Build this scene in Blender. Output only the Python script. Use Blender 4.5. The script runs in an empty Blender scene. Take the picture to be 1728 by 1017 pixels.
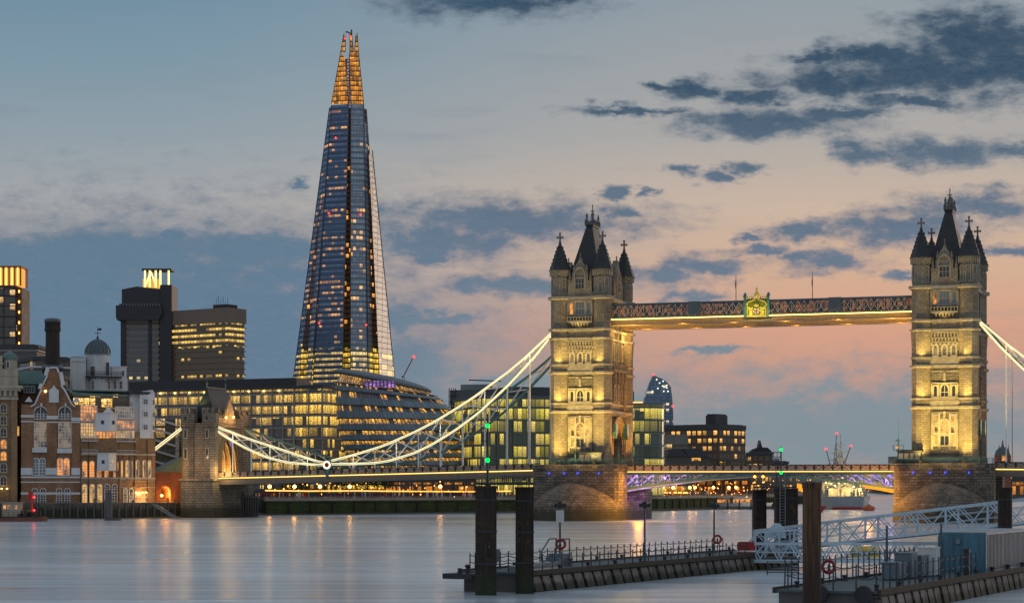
import bpy, math, random
from mathutils import Vector, Matrix
C = bpy.data.collections.new('scene'); bpy.context.scene.collection.children.link(C)
SC = bpy.context.scene
random.seed(7)
F, CX, HY, CH = 3430.0, 864.0, 818.0, 8.0        # focal length in photo pixels, image centre, horizon row, eye height
# ---------------------------------------------------------------- camera
cd = bpy.data.cameras.new('camera'); cam = bpy.data.objects.new('camera', cd); C.objects.link(cam)
cam.location = (0, 0, CH); cam.rotation_euler = (math.pi/2, 0, 0)
cd.sensor_width = 36; cd.lens = 36*F/1728; cd.shift_y = (HY-508.5)/1728
cd.clip_start = 1; cd.clip_end = 20000
SC.camera = cam
SC.view_settings.view_transform = 'Standard'; SC.view_settings.look = 'None'
SC.view_settings.exposure = 0; SC.view_settings.gamma = 1; SC.view_settings.use_curve_mapping = False
SC.cycles.max_bounces = 6; SC.cycles.diffuse_bounces = 2; SC.cycles.glossy_bounces = 3
SC.cycles.sample_clamp_indirect = 3; SC.cycles.sample_clamp_direct = 12
# ---------------------------------------------------------------- node helpers
def lin(c):
    return tuple(((v/255)/12.92 if v <= 10 else (((v/255)+.055)/1.055)**2.4) for v in c)
def rgba(c): return (c[0], c[1], c[2], 1)
class G:
    """short hand for node building"""
    def __init__(s, nt): s.nt = nt; s.nt.nodes.clear()
    def n(s, t, ins=None, **kw):
        x = s.nt.nodes.new('ShaderNode'+t)
        for k, v in kw.items(): setattr(x, k, v)
        if ins:
            for k, v in ins.items():
                if v is None: continue
                if isinstance(v, bpy.types.NodeSocket): s.nt.links.new(v, x.inputs[k])
                elif isinstance(v, bpy.types.Node): s.nt.links.new(v.outputs[0], x.inputs[k])
                else: x.inputs[k].default_value = v
        return x
    def m(s, op, a, b=None, c=None, clamp=False):
        return s.n('Math', {0: a, 1: b, 2: c}, operation=op, use_clamp=clamp).outputs[0]
    def vm(s, op, a, b=None, c=None):
        x = s.n('VectorMath', {0: a, 1: b, 2: c}, operation=op)
        return x.outputs['Value'] if op in ('LENGTH', 'DOT_PRODUCT') else x.outputs[0]
    def mix(s, f, a, b, t='MIX'):
        x = s.nt.nodes.new('ShaderNodeMix'); x.data_type = 'RGBA'; x.blend_type = t
        for i, v in ((0, f), (6, a), (7, b)):
            if isinstance(v, bpy.types.NodeSocket): s.nt.links.new(v, x.inputs[i])
            else: x.inputs[i].default_value = v if i == 0 else rgba(v)
        return x.outputs[2]
    def ramp(s, f, stops, interp='LINEAR'):
        x = s.n('ValToRGB', {0: f}); r = x.color_ramp; r.interpolation = interp
        while len(r.elements) < len(stops): r.elements.new(.5)
        for e, (p, c) in zip(r.elements, stops):
            e.position = p; e.color = rgba(c if not isinstance(c, (int, float)) else (c, c, c))
        return x.outputs[0]
    def noise(s, vec, scale, detail=3, rough=.55, dim='3D'):
        return s.n('TexNoise', {'Vector': vec, 'Scale': scale, 'Detail': detail, 'Roughness': rough}, noise_dimensions=dim).outputs[0]
    def smooth(s, v, lo, hi, a=0., b=1.):
        return s.n('MapRange', {0: v, 1: lo, 2: hi, 3: a, 4: b}, interpolation_type='SMOOTHSTEP').outputs[0]
    def lerp(s, v, lo, hi, a=0., b=1.):
        return s.n('MapRange', {0: v, 1: lo, 2: hi, 3: a, 4: b}).outputs[0]
# ---------------------------------------------------------------- world: dusk sky with broken cloud
SUN_EL, SUN_AZ = math.radians(-4.0), math.radians(35)      # the sun has just set to the right, behind the bridge
W = bpy.data.worlds.new('World'); SC.world = W; W.use_nodes = True
g = G(W.node_tree)
d = g.n('TexCoord').outputs['Generated']
sp = g.n('SeparateXYZ', {0: d})
yy = g.m('MAXIMUM', sp.outputs[1], 0.06)
U = g.m('DIVIDE', sp.outputs[0], yy); V = g.m('DIVIDE', sp.outputs[2], yy)
P = g.n('CombineXYZ', {0: U, 1: V, 2: 0.0}).outputs[0]
def pv(y): return (818-y)/3430
# clear sky: two elevation ramps, blended from left to right
def sky_ramp(st):
    lo, hi = -.02, .30
    return g.ramp(g.m('DIVIDE', g.m('SUBTRACT', V, lo), hi-lo, clamp=True), [((pv(y)-lo)/(hi-lo), lin(c)) for y, c in st])
left = sky_ramp([(818, (112, 132, 146)), (700, (100, 127, 146)), (560, (122, 142, 156)), (440, (160, 163, 166)), (350, (165, 166, 167)), (230, (143, 157, 166)), (100, (124, 149, 164)), (-100, (100, 134, 157))])
right = sky_ramp([(818, (158, 148, 142)), (720, (150, 148, 150)), (640, (196, 152, 134)), (560, (210, 158, 133)), (450, (208, 172, 146)), (350, (200, 178, 160)), (230, (172, 167, 163)), (-60, (136, 152, 163))])
mixer = g.smooth(U, -.20, .16)
clear = g.mix(mixer, left, right)
# cloud shapes: soft blobs broken up by noise, laid out on the sky dome
blobs = [(830,2,150,26),(1640,62,105,48),(1571,118,190,34),(1700,110,110,52),(1423,144,140,22),(1380,97,62,18),(1461,97,52,20),(1296,205,135,18),(1270,169,60,13),(1540,172,90,11),
 (1182,148,62,16),(1131,142,26,8),(1592,258,112,22),(1444,256,42,24),(1719,258,60,18),(1414,190,95,11),(1262,283,34,11),(1203,298,24,12),(1148,288,22,8),(1042,326,22,13),(1106,328,18,7),(1060,186,90,7),
 (1528,382,100,28),(1660,350,100,24),(1364,389,70,16),(1262,404,22,8),(1290,424,60,10),(1400,440,80,17),(1340,432,40,12),(1710,418,60,12),(1190,448,75,16),(1115,468,60,20),(1545,462,45,7),
 (840,372,210,33),(740,405,150,34),(740,438,55,12),(1040,360,35,14),(860,482,100,17),(753,530,80,10),(655,532,42,34),(690,615,110,64),(880,648,200,22),
 (430,415,180,24),(150,447,170,30),(30,440,80,30),(288,398,26,12),(517,308,24,8),(230,560,450,160),(150,430,260,40),(1420,728,440,84),(1205,590,60,6),(1040,690,120,40),(680,690,120,40),(1160,500,60,10)]
nf1 = g.n('TexNoise', {'Vector': g.vm('MULTIPLY', P, (26., 52., 1.)), 'Scale': 1.0, 'Detail': 2., 'Roughness': .5}, noise_dimensions='2D').outputs[1]
nf2 = g.n('TexNoise', {'Vector': g.vm('MULTIPLY', P, (90., 190., 1.)), 'Scale': 1.0, 'Detail': 5., 'Roughness': .62}, noise_dimensions='2D').outputs[1]
off = g.vm('ADD', g.vm('MULTIPLY', g.vm('SUBTRACT', nf1, (.5, .5, .5)), (.030, .011, 0)), g.vm('MULTIPLY', g.vm('SUBTRACT', nf2, (.5, .5, .5)), (.022, .0085, 0)))
PW = g.vm('ADD', P, off)
cur = None
for (bx, by, rx, ry) in blobs:
    k_ = 1.22 if rx > 70 else 1.12
    sx, sy = 3430/(rx*k_), 3430/(ry*k_*1.06)
    q = g.vm('MULTIPLY_ADD', PW, (sx, sy, 0), (-(bx-864)/3430*sx, -(818-by)/3430*sy, 0))
    l = g.vm('LENGTH', q)
    cur = l if cur is None else g.n('Math', {0: cur, 1: l, 2: .22}, operation='SMOOTH_MIN').outputs[0]
nz = g.noise(g.vm('MULTIPLY', P, (55., 120., 1.)), 1.0, 5, .6, '2D')
dens = g.m('SUBTRACT', 1.0, cur)
nz3 = g.noise(g.vm('MULTIPLY', PW, (130., 420., 1.)), 1.0, 6, .65, '2D')
dens = g.m('ADD', dens, g.m('MULTIPLY', g.m('SUBTRACT', nz, .42), 1.35))
dens = g.m('ADD', dens, g.m('MULTIPLY', g.m('SUBTRACT', nz3, .5), .55))
dens = g.m('ADD', dens, g.m('MULTIPLY', g.m('MULTIPLY', g.smooth(U, -.045, -.12), g.smooth(g.m('ADD', V, g.m('MULTIPLY', g.m('SUBTRACT', nz, .5), .05)), .136, .108)), .30))
mask = g.smooth(dens, -.38, .74)
# thin high streaks
nz2 = g.noise(g.vm('MULTIPLY', P, (9., 60., 1.)), 1.0, 6, .6, '2D')
streak = g.m('MULTIPLY', g.smooth(nz2, .52, .75), .30)
streak = g.m('MULTIPLY', streak, g.smooth(V, .0, .03))
cl = g.ramp(g.m('DIVIDE', V, .26, clamp=True), [(0, lin((128, 142, 150))), (.2, lin((126, 142, 152))), (.42, lin((94, 114, 136))), (.62, lin((80, 103, 124))), (.76, lin((42, 72, 96))), (1, lin((38, 68, 92)))])
cll = g.ramp(g.m('DIVIDE', V, .26, clamp=True), [(0, lin((96, 120, 140))), (.3, lin((92, 120, 144))), (.5, lin((90, 118, 140))), (1, lin((66, 96, 118)))])
cl = g.mix(g.smooth(U, -.12, .02), cll, cl)
thin = g.mix(g.smooth(V, .17, .10), lin((118, 132, 144)), lin((168, 148, 146)))
cl = g.mix(g.smooth(dens, .85, .1, 0., .5), cl, thin)
cl = g.mix(g.lerp(nz3, .35, .65, .0, .09), cl, lin((150, 152, 158)))
sky = g.mix(g.m('MULTIPLY', mask, .97), g.mix(streak, clear, lin((128, 140, 152))), cl)
# the sky behind the viewer and overhead: plain blue dusk
back = g.ramp(g.m('ADD', g.m('MULTIPLY', sp.outputs[2], .5), .5), [(0, lin((70, 78, 84))), (.5, lin((160, 156, 158))), (.62, lin((158, 164, 172))), (1, lin((146, 158, 174)))])
front = g.m('MULTIPLY', g.smooth(sp.outputs[1], .35, .75), g.smooth(V, .52, .30))
final = g.mix(front, back, sky)
nis = g.n('TexSky', sky_type='NISHITA', sun_disc=False, sun_elevation=SUN_EL, sun_rotation=SUN_AZ, air_density=1.2, dust_density=2.0)
bg1 = g.n('Background', {0: final, 1: 1.03}); bg2 = g.n('Background', {0: nis.outputs[0], 1: .05})
add = g.n('AddShader', {0: bg1, 1: bg2})
g.n('OutputWorld', {0: add})
W.cycles.sampling_method = 'MANUAL'; W.cycles.sample_map_resolution = 512
# last glow of the sun below the clouds, weak and soft
sl = bpy.data.lights.new('sun', 'SUN'); sl.energy = .35; sl.angle = math.radians(14); sl.color = (1, .72, .52)
so = bpy.data.objects.new('sun', sl); C.objects.link(so)
sd = Vector((math.sin(SUN_AZ)*math.cos(math.radians(6)), math.cos(SUN_AZ)*math.cos(math.radians(6)), math.sin(math.radians(6))))
so.rotation_euler = sd.to_track_quat('Z', 'Y').to_euler()
# ---------------------------------------------------------------- materials
MATS = {}
def newmat(name):
    m = bpy.data.materials.new(name); m.use_nodes = True; MATS[name] = m
    return m, G(m.node_tree)
def uvz(g): return g.n('TexCoord').outputs['UV']
def finish(g, color, rough=.7, metal=0., bump=None, bs=.3, emis=None, es=1., coat=None, spec=.5):
    ins = {'Base Color': color if isinstance(color, bpy.types.NodeSocket) else rgba(color), 'Roughness': rough, 'Metallic': metal, 'Specular IOR Level': spec}
    if bump is not None: ins['Normal'] = g.n('Bump', {'Height': bump, 'Strength': bs, 'Distance': .2}).outputs[0]
    if emis is not None:
        ins['Emission Color'] = emis if isinstance(emis, bpy.types.NodeSocket) else rgba(emis); ins['Emission Strength'] = es
    p = g.n('BsdfPrincipled', ins); g.n('OutputMaterial', {0: p})
def plain(name, col, rough=.6, metal=0., var=.25, scale=1.5, streak=False, spec=.5):
    """painted or bare surface with uneven dirt"""
    m, g = newmat(name); c = lin(col) if max(col) > 1 else col
    o = g.n('TexCoord').outputs['Object']
    v = g.vm('MULTIPLY', o, (1., 1., .25)) if streak else o
    n1 = g.noise(v, scale, 5, .65); n2 = g.noise(o, scale*.13, 2)
    f = g.m('ADD', g.m('MULTIPLY', n1, .7), g.m('MULTIPLY', n2, .3))
    k = g.lerp(f, .3, .7, 1-var, 1+var*.6)
    colr = g.mix(1., c, g.n('CombineColor', {0: k, 1: k, 2: k}).outputs[0], 'MULTIPLY')
    finish(g, colr, g.lerp(n1, .3, .7, max(.05, rough-.12), min(1, rough+.12)), metal, n1, .15, spec=spec)
    return m
def emit(name, col, s, sample=False):
    m, g = newmat(name); e = g.n('Emission', {0: rgba(col), 1: s}); g.n('OutputMaterial', {0: e})
    if not sample: m.cycles.emission_sampling = 'NONE'
    return m
def masonry(name, c1, c2, mortar, bw=1.0, bh=.45, ms=.03, rough=.85, dirt=.35, grime=None, bias=0.):
    m, g = newmat(name); uv = uvz(g)
    b = g.n('TexBrick', {'Vector': uv, 'Color1': rgba(c1), 'Color2': rgba(c2), 'Mortar': rgba(mortar), 'Scale': 1., 'Mortar Size': ms, 'Bias': bias, 'Brick Width': bw, 'Row Height': bh})
    o = g.n('TexCoord').outputs['Object']
    n1 = g.noise(g.vm('MULTIPLY', o, (1., 1., .35)), .35, 5, .6); n2 = g.noise(o, 2.3, 4, .7)
    k = g.m('MULTIPLY', g.lerp(n1, .3, .7, 1-dirt, 1.12), g.lerp(n2, .2, .8, .82, 1.15))
    col = g.mix(1., b.outputs[0], g.n('CombineColor', {0: k, 1: k, 2: k}).outputs[0], 'MULTIPLY')
    if grime:   # weed and tide stain below a level z (object space)
        z, gc, gw = grime
        zz = g.n('SeparateXYZ', {0: o}).outputs[2]
        f = g.smooth(g.m('ADD', zz, g.m('MULTIPLY', g.m('SUBTRACT', n2, .5), 1.6)), z+gw, z)
        col = g.mix(g.m('MULTIPLY', f, .85), col, gc)
    h = g.m('ADD', g.m('MULTIPLY', b.outputs[1], -.6), g.m('MULTIPLY', n2, .5))
    finish(g, col, rough, 0, h, .6)
    return m
def lit_glass(name, cw, ch, prob, col, es, glass=(.02, .035, .05), row=.0, spand=.25, spcol=(.12, .13, .14), zones=None, mull=.1, warm2=None, rough=.18, detail=1., spec=.6, clus=.35):
    """a curtain wall: panes on a grid, some of them with the lights on inside"""
    m, g = newmat(name); uv = uvz(g); s = g.n('SeparateXYZ', {0: uv})
    u = g.m('DIVIDE', s.outputs[0], cw); v = g.m('DIVIDE', s.outputs[1], ch)
    cu, cv = g.m('FLOOR', u), g.m('FLOOR', v); fu, fv = g.m('FRACT', u), g.m('FRACT', v)
    cell = g.n('CombineXYZ', {0: cu, 1: cv, 2: 0.}).outputs[0]
    wn = g.n('TexWhiteNoise', {'Vector': cell}, noise_dimensions='2D')
    wc = g.n('SeparateColor', {0: wn.outputs[1]})
    rn = g.n('TexWhiteNoise', {'W': cv}, noise_dimensions='1D').outputs[0]
    cl = g.noise(g.vm('MULTIPLY', cell, (.22, .9, 1.)), 1.0, 1, .5, '2D')
    p = g.m('ADD', prob, g.m('MULTIPLY', g.m('SUBTRACT', cl, .5), clus*3.0))
    p = g.m('ADD', p, g.m('MULTIPLY', g.m('SUBTRACT', rn, .5), row))
    if zones: p = g.m('ADD', p, g.ramp(g.m('DIVIDE', s.outputs[1], zones[0], clamp=True), [(a, (b, b, b)) for a, b in zones[1]], zones[2] if len(zones) > 2 else 'LINEAR'))
    lit = g.m('LESS_THAN', wc.outputs[0], p)
    sh = g.m('MULTIPLY', g.m('GREATER_THAN', fv, spand), g.m('MULTIPLY', g.m('GREATER_THAN', fu, mull), g.m('LESS_THAN', fu, 1-mull*.2)))
    ins = g.noise(g.n('CombineXYZ', {0: s.outputs[0], 1: g.m('MULTIPLY', s.outputs[1], 1.7), 2: 0.}).outputs[0], 1.9*detail, 2, .7, '2D')
    inside = g.smooth(ins, .38, .64, .22, 1.35)
    br = g.m('MULTIPLY', g.m('MULTIPLY', g.lerp(wc.outputs[1], 0., 1., .18, 1.15), inside), g.m('POWER', g.lerp(fv, spand, 1., .62, 1.18), 1.6))
    ecol = g.mix(wc.outputs[2], col, warm2 or col)
    if zones and len(zones) > 4: ecol = g.mix(g.smooth(s.outputs[1], zones[4][0], zones[4][1]), ecol, zones[4][2])
    if zones and len(zones) > 3: ecol = g.mix(g.smooth(s.outputs[1], zones[3][0], zones[3][1]), ecol, zones[3][2])
    dim = g.m('MULTIPLY', g.m('SUBTRACT', 1., lit), .012)
    e = g.m('MULTIPLY', g.m('ADD', g.m('MULTIPLY', lit, br), dim), g.m('MULTIPLY', sh, es*1.35))
    gl = g.mix(g.lerp(wc.outputs[2], 0, 1, 0, .5), glass, tuple(x*2.2 for x in glass))
    base = g.mix(sh, spcol, gl)
    finish(g, base, g.lerp(sh, 0., 1., .6, rough), 0, None, 0, ecol, e, spec=spec)
    m.cycles.emission_sampling = 'NONE'
    return m
YEL = (1., .56, .075); WRM = (1., .34, .035); PALE = (1., .80, .40)
stone = masonry('portland_stone', (.36, .315, .235), (.24, .205, .155), (.12, .10, .075), 1.1, .5, .035, .85, .35)
stone_rub = masonry('rock_faced_granite', (.31, .28, .23), (.15, .14, .12), (.07, .065, .06), .7, .35, .06, .9, .45)
stone_trim = plain('dressed_stone', (.35, .32, .26), .8, 0, .45, 1.2)
stone_dark = plain('weathered_stone', (.17, .165, .155), .9, 0, .45, 1.0)
pier_st = masonry('pier_granite', (.30, .25, .20), (.13, .11, .09), (.05, .045, .04), 1.3, .62, .055, .85, .5, (1.6, (.025, .03, .016), 2.2))
abut_st = masonry('abutment_granite', (.33, .285, .23), (.225, .195, .16), (.05, .05, .045), 1.3, .6, .05, .9, .4, (1.8, (.022, .028, .014), 2.0))
brick = masonry('stock_brick', (.46, .235, .12), (.30, .15, .08), (.24, .19, .14), .46, .16, .012, .9, .4)
brick_y = masonry('yellow_stock_brick', (.46, .28, .14), (.31, .19, .10), (.24, .20, .15), .46, .16, .012, .9, .35)
brick_r = masonry('red_brick', (.34, .12, .07), (.24, .085, .05), (.13, .10, .08), .46, .16, .012, .9, .3)
cream_st = plain('cream_stone', (.46, .40, .31), .8, 0, .35, .8, True)
white_p = plain('white_paint', (.72, .73, .74), .5, 0, .18, .9, True)
white_r = plain('white_render', (.66, .68, .70), .7, 0, .22, .5, True)
slate = masonry('roof_slate', (.045, .052, .058), (.028, .033, .038), (.015, .017, .02), .5, .4, .03, .5, .35)
copper = plain('green_copper', (.11, .20, .18), .55, 0, .35, .8)
lead = plain('lead_sheet', (.09, .12, .14), .45, .1, .3, .8)
teal = plain('teal_bridge_paint', (.07, .20, .21), .45, 0, .3, 1.2)
navy = plain('blue_bridge_paint', (.05, .09, .14), .45, 0, .3, 1.2)
bwhite = plain('white_bridge_paint', (.68, .70, .68), .45, 0, .25, 1.2)
dark_m = plain('dark_metal', (.035, .04, .045), .5, .3, .3, 1.5)
grey_m = plain('grey_steel', (.22, .25, .27), .45, .3, .25, 1.5)
rail_m = plain('galvanised_rail', (.045, .06, .075), .5, .2, .3, 2)
gang_p = plain('pale_blue_grey_paint', (.46, .60, .70), .4, 0, .2, 1.2)
conc = plain('concrete', (.24, .235, .22), .85, 0, .35, .5, True)
conc_d = plain('dark_concrete', (.13, .125, .12), .85, 0, .35, .4, True)
black_g = plain('black_cladding', (.028, .034, .045), .35, .1, .3, .3)
roof_d = plain('dark_roof', (.06, .07, .08), .7, 0, .25, .3)
red_p = plain('red_paint', (.35, .02, .02), .5, 0, .3, 2)
orange_p = plain('orange_paint', (.55, .12, .02), .5, 0, .2, 2)
yellow_p = plain('yellow_paint', (.62, .42, .02), .5, 0, .25, 1.5)
hull_g = plain('battleship_grey', (.30, .33, .36), .5, 0, .3, .3)
skin_d = plain('crowd_cloth', (.10, .08, .09), .9, 0, .5, 6)
mud = plain('river_mud', (.075, .06, .045), .9, 0, .4, .2)
ground_m = plain('paving', (.10, .095, .09), .9, 0, .3, .15)
bark = plain('bark', (.06, .045, .03), .9, 0, .3, 3)
glass_d = plain('dark_window_glass', (.02, .028, .036), .12, 0, .4, .6, spec=.8)
cloth_b = plain('flag_cloth', (.20, .10, .12), .9, 0, .3, 2)
def pane_mat(name, col, s, dark=(.02, .025, .03), thr=.4):
    m, g = newmat(name); o = g.n('ObjectInfo').outputs['Location']; uv = uvz(g)
    n1 = g.noise(g.vm('ADD', g.vm('MULTIPLY', uv, (1., .7, 0)), o), .55, 2, .6, '3D')
    e = g.smooth(n1, thr-.06, thr+.2, .12, 1.15)
    finish(g, dark, .15, 0, None, 0, col, g.m('MULTIPLY', e, s), spec=.7); m.cycles.emission_sampling = 'NONE'
    return m
pane_w = pane_mat('warm_lit_pane', (1, .34, .05), 1.0)
pane_y = pane_mat('yellow_lit_pane', (1, .52, .10), .8)
pane_dim = pane_mat('dim_pane', (.9, .6, .3), .22, (.04, .05, .06))
pane_sky = plain('sky_reflecting_glass', (.15, .19, .22), .1, .2, .3, .5, spec=1.)
strip = emit('yellow_light_strip', (1., .60, .15), 2.4, True)
strip_c = emit('chain_light_strip', (1., .86, .45), 1.55, True)
lampglow = emit('warm_lamp', (1., .40, .07), 14., True)
lampwhite = emit('pale_lamp', (1., .80, .45), 16., True)
red_l = emit('red_lamp', (1., .03, .03), 5.)
green_l = emit('green_lamp', (.0, 1., .10), 2.2)
blue_l = emit('blue_lamp', (.035, .06, 1.), 2.6)
purple_l = emit('violet_lit_ceiling', (.42, .18, .80), 1.1)
strip_w = None
strip_hi = emit('walkway_light_strip', (1., .60, .15), 5.0, True)
cyan_l = emit('cyan_sign', (.1, .7, .8), 2.)
orange_soft = emit('orange_lit_band', (1., .33, .05), 1.2)
# ---------------------------------------------------------------- geometry helpers
class MB:
    def __init__(s): s.v = []; s.f = []; s.uv = {}; s.mi = {}; s.cm = 0; s.T = None; s.sm = set()
    def vert(s, p):
        p = Vector(p)
        if s.T: p = s.T @ p
        s.v.append(p); return len(s.v)-1
    def face(s, pts, uv=None):
        ids = [s.vert(p) for p in pts]; s.f.append(ids)
        if uv: s.uv[len(s.f)-1] = uv
        s.mi[len(s.f)-1] = s.cm
        return s
    def box(s, x0, y0, z0, x1, y1, z1):
        a = [(x0,y0,z0),(x1,y0,z0),(x1,y1,z0),(x0,y1,z0),(x0,y0,z1),(x1,y0,z1),(x1,y1,z1),(x0,y1,z1)]
        for q in ((0,1,5,4),(1,2,6,5),(2,3,7,6),(3,0,4,7),(4,5,6,7),(3,2,1,0)): s.face([a[i] for i in q])
        return s
    def beam(s, p, q, w=.2, h=None):
        h = h or w; p, q = Vector(p), Vector(q); d = (q-p)
        if d.length < 1e-5: return s
        d.normalize(); up = Vector((0, 0, 1)) if abs(d.z) < .95 else Vector((0, 1, 0))
        r = d.cross(up).normalized(); u = r.cross(d).normalized(); r = r*w/2; u = u*h/2
        A = [p-r-u, p+r-u, p+r+u, p-r+u]; B = [x+(q-p) for x in A]
        for i in range(4): s.face([A[i], A[(i+1)%4], B[(i+1)%4], B[i]])
        s.face(A[::-1]); s.face(B); return s
    def tube(s, p, q, r0, r1=None, n=8, cap=True):
        r1 = r0 if r1 is None else r1; p, q = Vector(p), Vector(q); d = (q-p).normalized()
        up = Vector((0, 0, 1)) if abs(d.z) < .95 else Vector((0, 1, 0))
        a = d.cross(up).normalized(); b = a.cross(d).normalized()
        R = lambda c, r: [c+a*math.cos(2*math.pi*i/n)*r+b*math.sin(2*math.pi*i/n)*r for i in range(n)]
        A, B = R(p, r0), R(q, r1)
        for i in range(n):
            j = (i+1) % n
            if r1 < 1e-4: s.face([A[i], A[j], q][::-1])
            else: s.face([A[i], A[j], B[j], B[i]][::-1])
        if cap:
            if r0 > 1e-4: s.face(A)
            if r1 > 1e-4: s.face(B[::-1])
        return s
    def lathe(s, prof, n=16, c=(0, 0, 0), sx=1, sy=1, ph=0., cap=True):
        """prof: (radius, z) from bottom to top"""
        rings = []
        for r, z in prof:
            rings.append([Vector((c[0]+math.cos(ph+2*math.pi*i/n)*r*sx, c[1]+math.sin(ph+2*math.pi*i/n)*r*sy, c[2]+z)) for i in range(n)])
        for k in range(len(rings)-1):
            A, B = rings[k], rings[k+1]; ra, rb = prof[k][0], prof[k+1][0]
            for i in range(n):
                j = (i+1) % n
                if rb < 1e-4: s.face([A[i], A[j], B[0]])
                elif ra < 1e-4: s.face([A[0], B[j], B[i]])
                else: s.face([A[i], A[j], B[j], B[i]])
        if cap and prof[0][0] > 1e-4: s.face(rings[0][::-1])
        if cap and prof[-1][0] > 1e-4: s.face(rings[-1])
        return s
    def prism(s, pts, z0, z1):
        """plan polygon (counter-clockwise) from z0 to z1"""
        n = len(pts); A = [(x, y, z0) for x, y in pts]; B = [(x, y, z1) for x, y in pts]
        for i in range(n):
            j = (i+1) % n; s.face([A[i], A[j], B[j], B[i]])
        s.face(B); s.face(A[::-1]); return s
    def slab(s, pts, y0, y1):
        """outline in x,z (counter-clockwise seen from -y) extruded in y"""
        n = len(pts); A = [(x, y0, z) for x, z in pts]; B = [(x, y1, z) for x, z in pts]
        for i in range(n):
            j = (i+1) % n; s.face([A[j], A[i], B[i], B[j]])
        s.face(A); s.face(B[::-1]); return s
    def ring(s, outer, inner, y0, y1):
        n = len(outer)
        for i in range(n):
            j = (i+1) % n
            o0, o1, i0, i1 = outer[i], outer[j], inner[i], inner[j]
            s.face([(o0[0], y0, o0[1]), (o1[0], y0, o1[1]), (i1[0], y0, i1[1]), (i0[0], y0, i0[1])])
            s.face([(o1[0], y0, o1[1]), (o0[0], y0, o0[1]), (o0[0], y1, o0[1]), (o1[0], y1, o1[1])])
            s.face([(i0[0], y0, i0[1]), (i1[0], y0, i1[1]), (i1[0], y1, i1[1]), (i0[0], y1, i0[1])])
        return s
    def mesh(s, name, mats):
        me = bpy.data.meshes.new(name); me.from_pydata([tuple(v) for v in s.v], [], s.f)
        for m in (mats if isinstance(mats, (list, tuple)) else [mats]): me.materials.append(m)
        lay = me.uv_layers.new(name='UVMap')
        for p in me.polygons:
            p.material_index = s.mi.get(p.index, 0)
            cu = s.uv.get(p.index); nn = p.normal
            if cu is None:
                if abs(nn.z) < .75:
                    t = Vector((-nn.y, nn.x, 0)).normalized()
                    k = 1/max(.5, math.sqrt(1-nn.z*nn.z))
                    cu = [(s.v[i].dot(t), s.v[i].z*k) for i in p.vertices]
                else: cu = [(s.v[i].x, s.v[i].y) for i in p.vertices]
            for li, c in zip(p.loop_indices, cu): lay.data[li].uv = c
            if p.index in s.sm: p.use_smooth = True
        me.update(); return me
    def obj(s, name, mats, parent=None, loc=None, smooth=False):
        me = s.mesh(name, mats)
        if smooth: me.shade_smooth()
        return link(name, me, parent, loc)
def link(name, me, parent=None, loc=None, rz=0):
    o = bpy.data.objects.new(name, me); C.objects.link(o)
    if parent: o.parent = parent
    if loc is not None: o.location = loc
    if rz: o.rotation_euler = (0, 0, rz)
    return o
def tag(o, label, cat, group=None):
    o['label'] = label; o['category'] = cat
    if group: o['group'] = group
    return o
def thing(name, label, cat, loc=(0, 0, 0), rz=0., group=None):
    o = link(name, None, None, loc, rz); o.empty_display_size = .5
    return tag(o, label, cat, group)
def struct(o): o['kind'] = 'structure'; return o
KIDS = {}
def kids(o): return [c for c in C.objects if c.parent == o]
def copy_tree(o, loc, rz=None, label=None, parent=None, cache=None):
    r = o.copy(); C.objects.link(r); r.location = loc
    if rz is not None: r.rotation_euler = (0, 0, rz)
    if label: r['label'] = label
    def rec(a, b):
        for ch in kids(a):
            c = ch.copy(); C.objects.link(c); c.parent = b; rec(ch, c)
    rec(o, r); return r
def gx(px, Y): return (px-CX)*Y/F
def gz(py, Y): return CH-(py-HY)*Y/F
def at(px, py, Y): return Vector((gx(px, Y), Y, gz(py, Y)))
def point_light(name, loc, energy, col, size=.3, parent=None):
    l = bpy.data.lights.new(name, 'POINT'); l.energy = energy; l.color = col; l.shadow_soft_size = size
    o = bpy.data.objects.new(name, l); C.objects.link(o); o.location = loc
    if parent: o.parent = parent
    return o
def spot_light(name, loc, target, energy, col, ang=60, size=.3, parent=None, blend=.6):
    l = bpy.data.lights.new(name, 'SPOT'); l.energy = energy; l.color = col; l.shadow_soft_size = size
    l.spot_size = math.radians(ang); l.spot_blend = blend
    o = bpy.data.objects.new(name, l); C.objects.link(o); o.location = loc
    o.rotation_euler = (Vector(target)-Vector(loc)).to_track_quat('-Z', 'Y').to_euler()
    if parent: o.parent = parent
    return o
def arch_pts(w, h, n=6, pointed=True, rise=None):
    """outline of an arched opening standing on z=0, counter-clockwise from bottom left, seen from -y"""
    r = rise if rise is not None else (w*.75 if pointed else w*.5)
    hs = h-r; pts = [(-w/2, 0), (w/2, 0), (w/2, hs)]
    arc = []
    for i in range(1, n):
        t = i/n
        if pointed: x = w/2*(1-t**1.55); z = hs+r*math.sin(t*math.pi/2)**.95
        else: x = w/2*math.cos(t*math.pi/2); z = hs+r*math.sin(t*math.pi/2)
        arc.append((x, z))
    pts += arc+[(0, h)]+[(-x, z) for x, z in arc[::-1]]+[(-w/2, hs)]
    return pts
WIN = {}
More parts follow.
